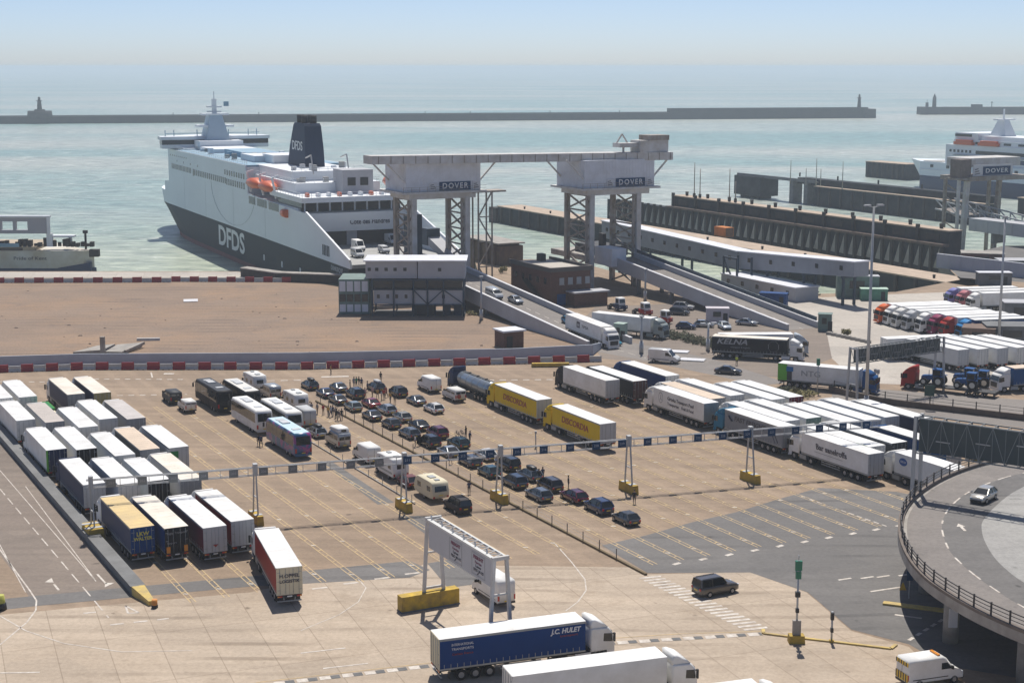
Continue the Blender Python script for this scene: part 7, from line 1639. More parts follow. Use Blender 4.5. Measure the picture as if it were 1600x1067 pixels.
# ================================================================ VEHICLES IN PLACE
GL = 'lorries parked in the freight lanes'
def lorry(s, t, label, body=WHITE, roof=ROOFW, rear=None, cab=WHITE, kind='box', group=GL, az=LANE, loc=None, z=0.0, rx=None, skip=()):
    """(s, t): lane coordinates of the trailer's rear left corner."""
    if loc is None:
        a = LP(s, t); loc = (a[0] + LN[0] * 1.3, a[1] + LN[1] * 1.3, z)
    return spawn(LORRY[kind], 'lorry', label, 'lorry', group, loc, az, dict(body=body, roof=roof, rear=rear or body, cab=cab), rx, skip)
# --- the left-hand block, back row to front row
lorry(37.5, 238.0, 'white lorry farthest back at the left edge, beside the barrier row', WHITE)
lorry(40.9, 237.4, 'white lorry in the rearmost row, next to the green skip lorry', WHITE, rear=OFFW)
lorry(47.7, 236.1, 'cream-roofed lorry with dark navy side at the back of the left block', NAVY, ROOFC, rear=GREYP, kind='curtain')
lorry(51.4, 235.2, 'white-roofed lorry with olive rear doors, back corner of the left block', NAVY, ROOFC, rear=OLIVE, kind='curtain')
lorry(37.6, 221.5, 'white lorry against the concrete divider, second row from the back', WHITE, rear=OFFW)
lorry(40.95, 218.4, 'taupe-roofed grey lorry, second row from the back of the left block', LGREY, ROOFT, rear=GREYP, cab=OFFW)
lorry(44.4, 213.2, 'white lorry between the taupe-roofed and panel-backed lorries', WHITE, rear=OFFW)
lorry(48.0, 217.0, 'white lorry with grey panelled rear doors in the second row', WHITE, rear=LGREY)
lorry(51.5, 215.3, 'grey-roofed grey lorry at the outer end of the second row', GREYP, ROOFG, rear=GREYP)
l = lorry(37.8, 202.0, 'white lorry with green rear corner post beside the concrete divider', WHITE, rear=NAVY)
m = MB(); m.box(-0.06, 0.25, 1.1, 1.31, 1.15, 3.95); m.build('corner_post', LIME, l)
lorry(41.3, 200.5, 'white lorry with black rear doors, third row of the left block', WHITE, rear=BLACK)
lorry(44.9, 195.0, 'white lorry with blue-grey sides, middle of the third row', PALEB, rear=LGREY, kind='curtain')
lorry(48.5, 196.6, 'beige-roofed lorry with dark sides in the third row', DGREY, ROOFB, rear=GREYP, kind='curtain')
l = lorry(52.1, 196.0, 'white lorry with a green mark on its pale rear doors, outer lane', WHITE, rear=LGREY, kind='curtain')
m = MB(); m.box(-0.075, -0.06, 0.1, 1.15, 2.6, 3.5); m.build('door_mark', GREEN, l)
lorry(38.2, 182.7, 'white-roofed lorry with navy curtain side along the concrete divider', NAVY, rear=LGREY, cab=NAVY, kind='curtain')
lorry(41.9, 181.0, 'white lorry with teal-grey side behind the gantry beam, second lane', PALEB, rear=OFFW)
l = lorry(45.4, 180.8, 'short white lorry with an open dark rear under the gantry beam', WHITE, rear=BLACK, skip=('landing_leg',))
l.scale = (0.86, 1, 1)
lorry(49.0, 179.8, 'cream-roofed lorry with grey rear under the gantry beam, outer lane', LGREY, ROOFC, rear=GREYP)
l = lorry(38.7, 162.5, 'navy curtain lorry with faded yellow roof and blue rear doors', mat('paint_slate_blue', (0.05, 0.06, 0.115), 0.6, spec=0.15), ROOFY, rear=paint('rear_blue', (0.003, 0.05, 0.19)), kind='curtain')
lettering(l, 'LKW', 0.62, (-0.075, 0, 3.25), 'rear', LTY, bold=0.012); lettering(l, 'WALTER', 0.5, (-0.075, 0, 2.72), 'rear', LTY, width=2.0, bold=0.012)
l = lorry(41.9, 160.7, 'cream-roofed lorry with blue side and dark maroon rear doors', DBLUE, ROOFC, rear=BLACK, kind='curtain')
lettering(l, 'Rigby Transport', 0.34, (-0.075, 0, 3.42), 'rear', LTG, width=2.1); lettering(l, 'Export', 0.32, (-0.075, 0.55, 2.35), 'rear', LTG, width=1.0)
m = MB(); m.box(-0.08, -0.06, -1.15, -0.75, 1.25, 1.95); m.box(-0.08, -0.06, 0.75, 1.15, 1.25, 1.95); m.build('marker_board', AMBL, l)
l = lorry(45.6, 159.0, 'white-roofed lorry with maroon side and cream rear, third in the front row', MAROON, rear=LGREY, kind='curtain')
m = MB(); m.hexa([(-0.08, 0.28, 2.05), (-0.06, 0.28, 2.05), (-0.06, -0.02, 1.75), (-0.08, -0.02, 1.75), (-0.08, 0.28, 2.06), (-0.06, 0.28, 2.06), (-0.06, -0.32, 2.05), (-0.08, -0.32, 2.05)]); m.build('hazard_diamond', LTR, l)
lorry(49.0, 160.0, 'white-roofed lorry with dark red side, last in the front row', DRED, rear=LGREY, kind='curtain')
a = P(431, 887.5, 4); az = R(108)
l = lorry(0, 0, 'dark red curtain lorry with cream rear pulling out of the front row', paint('brick_red', (0.27, 0.018, 0.015)), rear=CREAM, kind='curtain', group=None, az=az, loc=(a[0] + 1.3 * math.sin(az), a[1] - 1.3 * math.cos(az), 0))
lettering(l, 'H.OPPEL', 0.5, (-0.075, 0, 3.1), 'rear', LTD, width=2.0, bold=0.01); lettering(l, 'LOGISTIK', 0.42, (-0.075, 0, 2.55), 'rear', LTD, width=2.0, bold=0.01)

# --- the middle and right-hand blocks
for (s, t, lab) in ((108.3, 200.2, 'yellow lorry with large red lettering, farther of the two yellow ones'), (108.5, 182.2, 'yellow lorry with yellow cab, nearer of the two yellow ones')):
    l = lorry(s, t, lab, YEL, rear=LGREY, cab=YEL, kind='curtain')
    lettering(l, 'DISCORDIA', 1.25, (7.0, 1.305, 2.55), 'left', LTR, width=7.6, bold=0.02, shear=0.12)
lorry(124.8, 208.0, 'plain white lorry with black cab at the head of the right block', WHITE, rear=LGREY, cab=BLACK)
l = lorry(128.4, 205.6, 'white-roofed black lorry with dark red rear beside the black-cabbed one', BLACK, rear=mat('rear_dark_red', (0.06, 0.015, 0.015), 0.5), cab=BLACK, kind='curtain')
lettering(l, 'Emons', 0.7, (9.5, 1.305, 3.0), 'left', LTG, width=2.8)
lorry(135.2, 206.8, 'deep blue lorry with long white roof in the far right lane', DBLUE, rear=OFFW, kind='curtain', cab=BLUE)
l = lorry(128.8, 186.7, 'white lorry with two lines of dark lettering and a round emblem', WHITE, rear=STEEL, cab=WHITE)
lettering(l, 'Girteka Transport Pool', 0.75, (6.2, 1.30, 2.95), 'left', LTD, width=7.0, bold=0.008); lettering(l, 'Transporten    Fruit & Food', 0.65, (6.2, 1.30, 2.15), 'left', LTD, width=7.0, bold=0.004)
m = MB(); rg = lambda r_: [(11.6 + r_ * 0.75 * math.cos(i * math.pi / 10), 1.292, 2.75 + r_ * math.sin(i * math.pi / 10)) for i in range(20)]
o_, i_ = rg(0.85), rg(0.72)
for k in range(20): m.sheet([o_[k], o_[(k + 1) % 20], i_[(k + 1) % 20], i_[k]])
for v_ in ((11.35, 2.3), (11.6, 3.2), (11.85, 2.3)): m.bar((v_[0], 1.295, v_[1]), (11.6, 1.295, 2.75), 0.05, 0.05)
m.build('emblem', LTG, l)
lorry(131.55, 188.9, 'beige-roofed lorry beside the white one with the round emblem', OFFW, ROOFB, rear=GREYP, kind='curtain')
lorry(135.5, 189.6, 'white lorry with slatted grey rear between beige and white roofs', WHITE, rear=LGREY)
lorry(139.2, 184.4, 'white lorry directly left of the maroon-backed one', WHITE, rear=OFFW)
lorry(142.5, 184.4, 'white-roofed lorry with maroon rear in the outermost right lane', OFFW, ROOFW, rear=MAROON, kind='curtain')
l = lorry(129.4, 168.7, 'grey lorry with blue cab and slanted dark lettering', GREYP, rear=GREYP, cab=TEAL, kind='curtain')
lettering(l, 'FAST FREIGHT', 1.0, (7.6, 1.305, 3.05), 'left', LTD, width=7.4, bold=0.02, shear=0.15)
m = MB(); m.bar((1.0, 1.3, 1.6), (2.0, 1.3, 3.1), 0.12, 0.02); m.bar((1.6, 1.3, 1.5), (2.4, 1.3, 2.7), 0.1, 0.02); m.bar((11.6, 1.3, 2.6), (12.6, 1.3, 3.3), 0.5, 0.02); m.build('side_graphic', LTD, l)
lorry(132.2, 171.9, 'white lorry close behind the grey lettered one', WHITE, rear=LGREY)
l = lorry(135.9, 171.9, 'white lorry with green glazed rear doors in the right block', WHITE, rear=mat('rear_green', (0.09, 0.17, 0.15), 0.5))
lorry(139.2, 167.2, 'white lorry ending in plain grey doors, fourth lane of right block', WHITE, rear=LGREY)
lorry(142.5, 166.9, 'white-roofed lorry with blue-grey rear next to the truss gantry pole', PALEB, rear=PALEB)
lorry(146.2, 167.4, 'white lorry with a blue patch on its rear, beside the brown wall', WHITE, rear=PALEB)
lorry(149.6, 164.4, 'white lorry with navy side half behind the truss gantry pole', NAVY, rear=DGREY, kind='curtain')
l = lorry(130.0, 151.7, 'white lorry with black script lettering, nearest of the right block', WHITE, rear=LGREY, cab=WHITE)
lettering(l, 'Bar sanelroffs', 1.05, (7.3, 1.30, 2.75), 'left', LTD, width=6.4, bold=0.025, shear=-0.2)
m = MB(); m.box(5.0, 10.8, 1.288, 1.30, 1.98, 2.05); m.build('underline', LTG, l)
l = lorry(132.75, 154.7, 'white lorry with a green stripe at its roof edge', WHITE, rear=LGREY)
m = MB(); m.box(0.3, 2.6, 1.29, 1.32, 3.78, 4.0); m.build('roof_stripe', LIME, l)
lorry(136.6, 154.9, 'white-roofed dark-sided lorry beside the green-striped one', DGREY, rear=DGREY, kind='curtain')
lorry(141.2, 149.7, 'blue box lorry with grey rear beneath the truss gantry', BLUE, rear=LGREY, kind='curtain', cab=BLUE)
l = lorry(133.9, 137.6, 'white lorry with blue oval logo disappearing under the flyover', WHITE, rear=LGREY)
m = MB(); ov = [(12.0 + 0.75 * math.cos(i * math.pi / 12), 0.5 * math.sin(i * math.pi / 12)) for i in range(24)]
m.loft([[(x, 1.285, 3.0 + z) for x, z in ov], [(x, 1.30, 3.0 + z) for x, z in ov]], 0, False); m.build('oval_logo', LBLUE, l)
lettering(l, 'GEFCO', 0.36, (12.0, 1.31, 3.0), 'left', LT, width=1.0)

# --- lorries on the move
az = R(*[19.9]); a = P(686.6, 999, 4)
l = lorry(0, 0, 'deep blue curtain lorry with white roof and cab driving in the foreground', DBLUE, rear=CREAM, kind='curtain', group=None, az=az, loc=(a[0] - 1.3 * math.sin(az), a[1] + 1.3 * math.cos(az), 0))
lettering(l, 'J.C. HULET', 0.62, (11.7, -1.305, 3.35), 'right', LT, width=2.9, bold=0.018, shear=0.2); lettering(l, 'transport', 0.3, (12.0, -1.305, 2.9), 'right', LTR, width=1.7)
lettering(l, 'INTERNATIONAL', 0.3, (2.1, -1.305, 3.35), 'right', LT, width=2.0); lettering(l, 'TRANSPORTS', 0.3, (2.1, -1.305, 2.95), 'right', LT, width=2.0); lettering(l, 'Carhaix France', 0.28, (2.1, -1.305, 2.5), 'right', LTR, width=1.9)
az = R(18.4); a = P(801, 1056.5, 4)
lorry(0, 0, 'plain white lorry in the foreground beside the deep blue one', WHITE, rear=OFFW, group=None, az=az, loc=(a[0] - 1.3 * math.sin(az), a[1] + 1.3 * math.cos(az), 0))
a = P(1174, 1059, 4); az = R(17); q = (a[0] - 13.6 * math.cos(az), a[1] - 13.6 * math.sin(az))
lorry(0, 0, 'white lorry of which only the roof front shows at the bottom edge', WHITE, group=None, az=az, loc=(q[0] + 1.3 * math.sin(az), q[1] - 1.3 * math.cos(az), 0))
az = R(-18.0); a = P(1113, 525, 4)
l = lorry(0, 0, 'black curtain lorry with white cab and big pale lettering', BLACK, ROOFC, rear=BLACK, kind='curtain', group=None, az=az, loc=(a[0] - 1.3 * math.sin(az), a[1] + 1.3 * math.cos(az), 0))
lettering(l, 'KELNA', 1.35, (3.6, -1.305, 3.1), 'right', LTG, width=5.6, bold=0.03, shear=0.3); lettering(l, 'transport & logistic', 0.4, (5.2, -1.305, 2.15), 'right', LTG, width=3.6)
m = MB(); rr_ = [(11.2 + 1.0 * math.cos(i * math.pi / 4 + 0.39), 2.6 + 1.05 * math.sin(i * math.pi / 4 + 0.39)) for i in range(8)]
for k in range(8):
    p_, q_ = rr_[k], rr_[(k + 1) % 8]; m.bar((p_[0], -1.3, p_[1]), (q_[0], -1.3, q_[1]), 0.07, 0.02)
m.build('side_emblem', LTG, l)
az = R(2); a = P(1176, 523, 4)
lorry(0, 0, 'white lorry with teal-grey cab behind the black curtain one', WHITE, cab=PALEB, group=None, az=az, loc=(a[0] - 1.3 * math.sin(az) - 6.0, a[1] + 1.3 * math.cos(az), 0))
az = R(-28); a = P(1216, 567, 4)
l = lorry(0, 0, 'white lorry with lime green tail section and blue cab', WHITE, rear=LIME, cab=BLUE, group=None, az=az, loc=(a[0] - 1.3 * math.sin(az), a[1] + 1.3 * math.cos(az), 0))
m = MB(); m.box(0.02, 1.55, -1.30, -1.275, 1.2, 3.95, 0); m.build('green_panel', LIME, l)
m = MB(); m.box(1.45, 2.6, -1.31, -1.28, 2.75, 3.55, 0); m.box(1.55, 2.4, -1.308, -1.28, 1.25, 2.75, 1); m.build('side_graphic', [paint('graphic_blue', (0.02, 0.14, 0.36)), DGREY], l)
lettering(l, 'NTG', 1.3, (5.6, -1.31, 2.6), 'right', LTG, width=3.2, bold=0.01)
# coming down the first ramp: right side faces the camera
az = LANE + math.pi
def ramp1_z(t): return 0.5 + 0.079 * (t - 261)
a = LP(153.3 - 1.2, 267.0)
l = lorry(0, 0, 'white lorry with dark square logo coming down the near ramp', WHITE, group=None, az=az, loc=(a[0], a[1], 0.55 + 0.0), rx=0.045)
lettering(l, 'TIPSA', 0.8, (7.6, -1.305, 2.7), 'right', LTD, width=2.6); m = MB(); m.box(4.4, 5.6, -1.305, -1.28, 2.2, 3.4); m.box(4.65, 5.35, -1.312, -1.29, 2.45, 3.0, 1); m.build('square_logo', [LTD, LTG], l)
az = R(-36); a = P(925, 488, 4)
lorry(0, 0, 'white lorry with grey-green cab beside the teal car', WHITE, cab=mat('paint_grey_green', (0.27, 0.31, 0.30), 0.4), group=None, az=az, loc=(a[0] - 1.3 * math.sin(az), a[1] + 1.3 * math.cos(az), 0))

# --- the two far lorry parks on the right
GF = 'lorries in the far lorry park'
far = [((1369, 505), ORANGE, 'orange-red cabbed lorry, first of the far row by the lamp post'), ((1383, 508), WHITE, 'white-cabbed far lorry beside the orange-red one'), ((1396, 512), OFFW, 'off-white far lorry, second from the orange-red one'), ((1412, 516), LGREY, 'light grey cabbed lorry in the middle of the far row'),
       ((1433, 520), WHITE, 'white-cabbed far lorry next to the purple one'), ((1452, 523), paint('plum', (0.25, 0.04, 0.10)), 'plum-coloured lorry cab in the far row'), ((1470, 527), REDC, 'red-cabbed far lorry with a white cab roof next to the blue one')]
for (uv, c, lab) in far:
    az = R(193); a = P(*uv); f = 16.4
    lorry(0, 0, lab, WHITE, cab=c, group=GF, az=az, loc=(a[0] - f * math.cos(az), a[1] - f * math.sin(az), 0))
az = R(193); a = P(1496, 531)
lorry(0, 0, 'bright blue lorry at the near end of the far row', BLUE, cab=paint('bright_blue', (0.03, 0.20, 0.45)), kind='curtain', group=GF, az=az, loc=(a[0] - 16.4 * math.cos(az), a[1] - 16.4 * math.sin(az), 0))
for (uv, c, lab) in (((1478, 478), paint('lilac', (0.20, 0.20, 0.45)), 'lilac-cabbed lorry behind the far row'), ((1495, 482), paint('rose', (0.45, 0.16, 0.18)), 'rose-cabbed lorry behind the far row'), ((1512, 486), WHITE, 'white lorry between the rose cab and the right lamp post')):
    az = R(190); a = P(*uv)
    lorry(0, 0, lab, WHITE, cab=c, group=GF, az=az, loc=(a[0] - 16.4 * math.cos(az), a[1] - 16.4 * math.sin(az), 0))
GN = 'lorries parked beyond the road on the right'
for i, (s, t, lab) in enumerate(((193.0, 203.0, 'white lorry with grey side beside the blue farm tractors'), (196.6, 202.0, 'second white roof from the farm tractors'), (200.2, 201.0, 'third white roof from the farm tractors'), (203.8, 200.0, 'fourth white roof from the farm tractors'), (207.4, 199.0, 'white roof farthest from the farm tractors'))):
    lorry(s, t, lab, LGREY if i == 0 else WHITE, rear=LGREY if i % 2 == 0 else OFFW, group=GN)
az = LANE + math.pi + R(28); a = P(1553, 612)
lorry(0, 0, 'blue box lorry with white cab at the right edge beyond the road', BLUE, ROOFB, cab=WHITE, kind='curtain', group=None, az=R(197), loc=(a[0] + 15.6, a[1] + 4.6, 0))
a = P(1500, 556); az = R(14)
l = lorry(0, 0, 'white lorry driving past behind the far sign truss', WHITE, cab=PALEB, group=None, az=az, loc=(a[0] - 15.5 * math.cos(az), a[1] - 15.5 * math.sin(az), 0))

# low-loader with farm tractors
def lowloader(loc, az):
    K = Kit(); c = MB(); c.box(0, 12.5, -1.25, 1.25, 0.75, 0.95); c.box(0, 0.2, -1.25, 1.25, 0.4, 0.75)
    for x in (2, 3.3, 4.6): c.box(x - 0.1, x + 0.1, -0.9, 0.9, 0.4, 0.75)
    K.add('load_bed', c, ['dark'])
    for x in (2, 3.3, 4.6):
        for y in (1.0, -1.0): K.add('wheel', WH_C, ['tyre', 'rim'], None, (x, y, 0.36))
    tractor_parts(K, 13.2)
    return spawn(K, 'low_loader', 'red-cabbed low loader carrying blue farm tractors', 'lorry', None, loc, az, dict(cab=REDC))
pl = [P(1412, 605), P(1526, 618)]; az = math.atan2(pl[0][1] - pl[1][1], pl[0][0] - pl[1][0])
lo = (pl[0][0] - 15.4 * math.cos(az), pl[0][1] - 15.4 * math.sin(az), 0)
lowloader(lo, az)
TRB = paint('tractor_blue', (0.02, 0.09, 0.26))
for d_, lab in ((10.2, 'blue farm tractor riding right behind the red low loader cab'), (4.6, 'blue farm tractor at the tail of the low loader')):
    spawn(FARM, 'farm_tractor', lab, 'tractor', 'blue farm tractors', (lo[0] + d_ * math.cos(az), lo[1] + d_ * math.sin(az), 0.95), az + math.pi * 0, dict(body=TRB, rim=mat('cream_rim', (0.6, 0.58, 0.5), 0.5)))
for uv, lab in (((1505, 606), 'blue farm tractor standing on the ground behind the low loader'), ((1527, 610), 'blue farm tractor nearest the white lorry with grey side')):
    q = P(*uv); spawn(FARM, 'farm_tractor', lab, 'tractor', 'blue farm tractors', (q[0] + 1.5, q[1] + 3.4, 0), az, dict(body=TRB, rim=mat('cream_rim', (0.6, 0.58, 0.5), 0.5)))

# --- tanker, skip lorry
a = LP(109.9, 217.4)
spawn(TANKER, 'tanker_lorry', 'polished steel tanker lorry with navy cab behind the yellow lorries', 'lorry', None, a, LANE, dict(body=CHROME, cab=NAVY, panel=YEL))
def skip_lorry():
    a = LP(43.9, 232.5); r = empty('skip_lorry', a, LANE, 'green skip lorry with cream cab wedged between white trailers', 'lorry')
    m = MB(); m.hexa([(0.6, -1.1, 1.2), (5.0, -1.1, 1.2), (5.0, 1.1, 1.2), (0.6, 1.1, 1.2), (0.1, -1.2, 2.9), (5.4, -1.2, 2.9), (5.4, 1.2, 2.9), (0.1, 1.2, 2.9)]); m.build('skip', GREEN, r)
    m = MB(); m.box(0.2, 8.0, -0.5, 0.5, 0.7, 1.15); m.build('chassis', DARK, r)
    m = MB(); m.profile([(-2.6, 0.6), (-2.6, 1.7), (-2.2, 2.6), (-0.6, 2.7), (-0.4, 2.4), (-0.4, 0.6)], 1.1, 0.1, 0, True); m.build('cab', CREAM, r)
    for x in (1.2, 2.6, -1.6):
        for y in (1.0, -1.0):
            w = bpy.data.objects.new('wheel', WH_L); COL.objects.link(w); w.parent = r; w.location = (x, y, 0.5)
    m = MB(); m.box(0.1, 5.4, -1.22, -1.16, 2.75, 2.92); m.box(0.1, 5.4, 1.16, 1.22, 2.75, 2.92); m.build('skip_rim', LIME, r)
skip_lorry()

# --- coaches and camper lane
GC = 'coaches waiting in the coach lanes'
def lanev(kit, name, s, t, label, cat, group, cols, az=LANE, z=0):
    p = LP(s, t); return spawn(kit, name, label, cat, group, (p[0], p[1], z), az, cols)
def coach(s, t, label, **c):
    return lanev(COACH, 'coach', s + 1.26, t + 6, label, 'coach', GC, dict(c))
HD = mat('hatch_grey', (0.5, 0.52, 0.54), 0.5)
coach(68.9, 230.0, 'all-black coach with dark windows at the back of the coach lanes', body=BLACK, roof=DGREY, win=GLASS, door=BLACK, hatch=LGREY)
coach(72.6, 227.6, 'black coach with pale roof beside the all-black one', body=BLACK, roof=OFFW, win=GLASS, door=DGREY, hatch=HD)
coach(69.7, 213.8, 'white coach with brown-tinted windows in front of the black coaches', body=WHITE, roof=WHITE, win=GLASSB, door=WHITE, hatch=HD)
coach(73.2, 210.7, 'white coach with long black window band beside the white one', body=OFFW, roof=WHITE, win=GLASS, door=DGREY, hatch=HD)
def wrap_mat():
    m = bpy.data.materials.new('swirled_coach_wrap'); m.use_nodes = True; t = m.node_tree; b = t.nodes['Principled BSDF']; b.inputs['Roughness'].default_value = 0.35
    tc = t.nodes.new('ShaderNodeTexCoord'); f = noise_of(t, tc.outputs['Object'], 0.33, 3, 0.5, 1.5)
    cr = t.nodes.new('ShaderNodeValToRGB'); e = cr.color_ramp.elements
    e[0].position = 0.34; e[0].color = (0.008, 0.03, 0.10, 1); e[1].position = 0.68; e[1].color = (0.015, 0.17, 0.26, 1)
    for p, c in ((0.42, (0.01, 0.13, 0.22, 1)), (0.50, (0.04, 0.10, 0.26, 1)), (0.57, (0.36, 0.05, 0.20, 1)), (0.62, (0.11, 0.05, 0.24, 1))):
        n = e.new(p); n.color = c
    t.links.new(f, cr.inputs[0]); t.links.new(cr.outputs[0], b.inputs['Base Color']); return m
WRAP = wrap_mat()
coach(69.7, 197.6, 'teal and pink swirl-painted coach nearest the gantry beam', body=WRAP, roof=paint('sky_blue', (0.50, 0.64, 0.71)), win=GLASSB, door=WRAP, hatch=HD)

GV = 'vans and campers waiting by the middle fence'
lanev(VAN['minibus'], 'people_carrier', 65.2, 242.2, 'dark grey people carrier behind the white one, left of the black coach', 'people carrier', None, dict(body=DGREY))
lanev(VAN['small'], 'people_carrier', 65.5, 234.8, 'white people carrier beside the all-black coach', 'people carrier', None, dict(body=WHITE))
lanev(MOTORHOME, 'motorhome', 79.7, 245.2, 'white motorhome farthest back beside the black coach with pale roof', 'motorhome', GV, dict(body=WHITE))
lanev(VAN['camper'], 'camper_van', 80.1, 238.0, 'silver camper van behind the black coach with pale roof', 'van', GV, dict(body=SILV))
lanev(MOTORHOME, 'motorhome', 80.6, 228.0, 'white motorhome beside the group of people at the fence', 'motorhome', GV, dict(body=WHITE))
lanev(VAN['high'], 'camper_van', 78.2, 217.4, 'rounded white camper van beside the white coach with black window band', 'van', GV, dict(body=LGREY))
e = lanev(CAR['estate'], 'car', 77.3, 209.6, 'silver estate car with a dark roof box by the high-roof camper', 'car', None, dict(body=SILV)); roofbox(e, BLK, 1.5)
v = lanev(VAN['camper'], 'camper_van', 77.8, 202.4, 'white and silver camper with raised roof beside the swirl-painted coach', 'van', GV, dict(body=SILV))
m = MB(); m.profile([(-2.35, 2.3), (-2.25, 2.95), (-1.9, 3.05), (0.6, 2.95), (1.3, 2.33)], 0.86, 0.15, 0, True); hr = m.build('high_roof', WHITE, v)
m = MB(); m.box(-2.36, -2.24, -0.35, 0.35, 2.5, 2.85); m.build('roof_window', GLASS, hr)
lanev(VAN['panel'], 'van', 78.1, 192.6, 'white panel van in front of the white motorhome by the fence', 'van', GV, dict(body=WHITE))
lanev(MOTORHOME, 'motorhome', 78.0, 184.0, 'white motorhome under the gantry leg behind the cream caravan', 'motorhome', GV, dict(body=WHITE))
lanev(CAR['hatch'], 'car', 78.0, 178.4, 'dark red hatchback towing the cream caravan', 'car', None, dict(body=mat('paint_dull_red', (0.13, 0.03, 0.03), 0.4)))
lanev(CARAVAN, 'caravan', 78.3, 172.0, 'cream touring caravan hitched behind the dark red hatchback', 'caravan', None, dict(body=CREAM))
lanev(CAR['offroad'], 'car', 78.6, 165.2, 'dark brown off-roader alone behind the cream caravan', 'car', None, dict(body=BRONZ))
lanev(VAN['panel'], 'van', 105.2, 231.6, 'white panel van left of the tanker at the back of the car lanes', 'van', None, dict(body=WHITE))
v = lanev(VAN['minibus'], 'van', 105.6, 223.0, 'white minibus with a red mark on its rear by the tanker', 'van', None, dict(body=OFFW))
m = MB(); m.cyl((-2.66, 0.35, 1.05), (-2.62, 0.35, 1.05), 0.36, n=16); m.build('rear_mark', LTR, v)
v = lanev(VAN['high'], 'camper_van', 68.1, 134.9, 'white high-roof camper van seen through the legs of the white sign', 'van', None, dict(body=WHITE))
az = R(19); q = P(1453, 1044, 1.2)
v = spawn(VAN['panel'], 'maintenance_van', 'white maintenance van with yellow and black chevrons by the flyover', 'van', None, (q[0], q[1], 0), az, dict(body=WHITE))
m = MB(); mi_ = 0
for z0, z1 in ((0.62, 1.28), (1.98, 2.34)):
    for k in range(10):
        y = -0.93 + k * 0.186; dy = 0.15 * (1 if k < 5 else -1)
        m.hexa([(-2.835, y, z0), (-2.812, y, z0), (-2.812, y + 0.186, z0), (-2.835, y + 0.186, z0), (-2.835, y + dy * 0.0, z1), (-2.812, y, z1), (-2.812, y + 0.186, z1), (-2.835, y + 0.186, z1)], k % 2)
m.build('chevron_board', [LTY if False else mat('chevron_yellow', (0.75, 0.48, 0.02), 0.5), mat('chevron_black', (0.04, 0.035, 0.03), 0.5)], v)
m = MB(); m.box(0.3, 0.55, -0.6, 0.6, 2.5, 2.65); m.build('beacon_bar', AMBL, v)

# --- the cars in the lanes: (kit, s, t, paint, label)
GCAR = 'cars waiting in the car lanes'
cars = [
 ('estate', 88.3, 242.1, DGREY, 'dark estate car with black roof box, rearmost of the car lanes', 'box'),
 ('saloon', 88.3, 235.0, NAVY, 'navy saloon second from the back of the fence-side lane', ''),
 ('saloon', 91.8, 238.2, DSILV, 'dark silver saloon beside the rearmost estate car', ''),
 ('saloon', 88.2, 229.2, DGREY, 'dark grey saloon third from the back of the fence-side lane', ''),
 ('suv', 92.2, 231.8, BLACK, 'black off-roader parked beside the standing group of people', ''),
 ('hatch', 88.4, 223.2, SILG, 'silver-green hatchback opposite the dark red saloon', ''),
 ('saloon', 91.8, 224.2, DRED, 'dark red saloon surrounded by people at the back of the lanes', ''),
 ('estate', 97.4, 235.6, DGREY, 'dark estate with a pale roof box in the third lane', 'wbox'),
 ('mpv', 98.9, 229.9, BLACK, 'black people carrier third lane, near the standing people', ''),
 ('saloon', 99.0, 223.0, DSILV, 'dark silver saloon behind the white estate in the third lane', ''),
 ('estate', 99.0, 216.4, WHITE, 'white estate car, frontmost of the third lane', ''),
 ('estate', 92.2, 218.9, SILV, 'silver-blue estate between the dark red saloon and a beige hatchback', ''),
 ('saloon', 88.6, 216.1, DGREY, 'dark grey car next to the silver-blue estate', ''),
 ('hatch', 92.2, 212.9, BEIGS, 'beige-silver hatchback in the second lane', ''),
 ('hatch', 89.0, 209.6, DGREY, 'dark grey hatchback left of the black saloon', ''),
 ('saloon', 92.2, 206.8, BLACK, 'black saloon in front of the beige-silver hatchback', ''),
 ('estate', 88.9, 202.8, DSILV, 'blue-grey estate left of the maroon off-roader', ''),
 ('suv', 92.4, 200.8, MAROON, 'maroon off-roader in the second lane', ''),
 ('suv', 89.2, 196.5, BLACK, 'black off-roader with its door open beside a white-shirted person', 'door'),
 ('estate', 92.6, 194.2, GRN2, 'dark blue-green estate with bikes on its roof', 'bikes'),
 ('saloon', 89.2, 190.2, SILV, 'light silver saloon just before the gantry beam', ''),
 ('estate', 89.5, 184.2, DGREY, 'dark grey estate right under the gantry beam', ''),
 ('hatch', 92.9, 186.2, WHITE, 'white hatchback under the gantry beam', ''),
 ('hatch', 89.3, 178.0, GRN2, 'dark green hatchback left of the second gantry leg', ''),
 ('offroad', 93.0, 180.0, BLACK, 'black off-roader with pale roof behind the gantry leg', ''),
 ('mpv', 89.8, 171.8, mat('paint_ink_blue', (0.02, 0.03, 0.05), 0.3), 'ink blue people carrier at the foot of the gantry leg', ''),
 ('estate', 93.2, 174.2, DSILV, 'dark silver estate with roof box right of the gantry leg', 'box'),
 ('mpv', 93.0, 168.4, BRONZ, 'brown-black people carrier ahead of the grey-blue estate', ''),
 ('estate', 89.7, 165.2, DSILV, 'grey-blue estate, frontmost of the fence-side lane', ''),
 ('estate', 93.2, 162.6, MAROON, 'maroon estate car third from the head of the second lane', ''),
 ('suv', 93.4, 157.0, NAVY, 'dark navy off-roader second from the head of its lane', ''),
 ('hatch', 93.8, 151.4, DGREY, 'dark grey hatchback at the very head of the car lanes', ''),
]
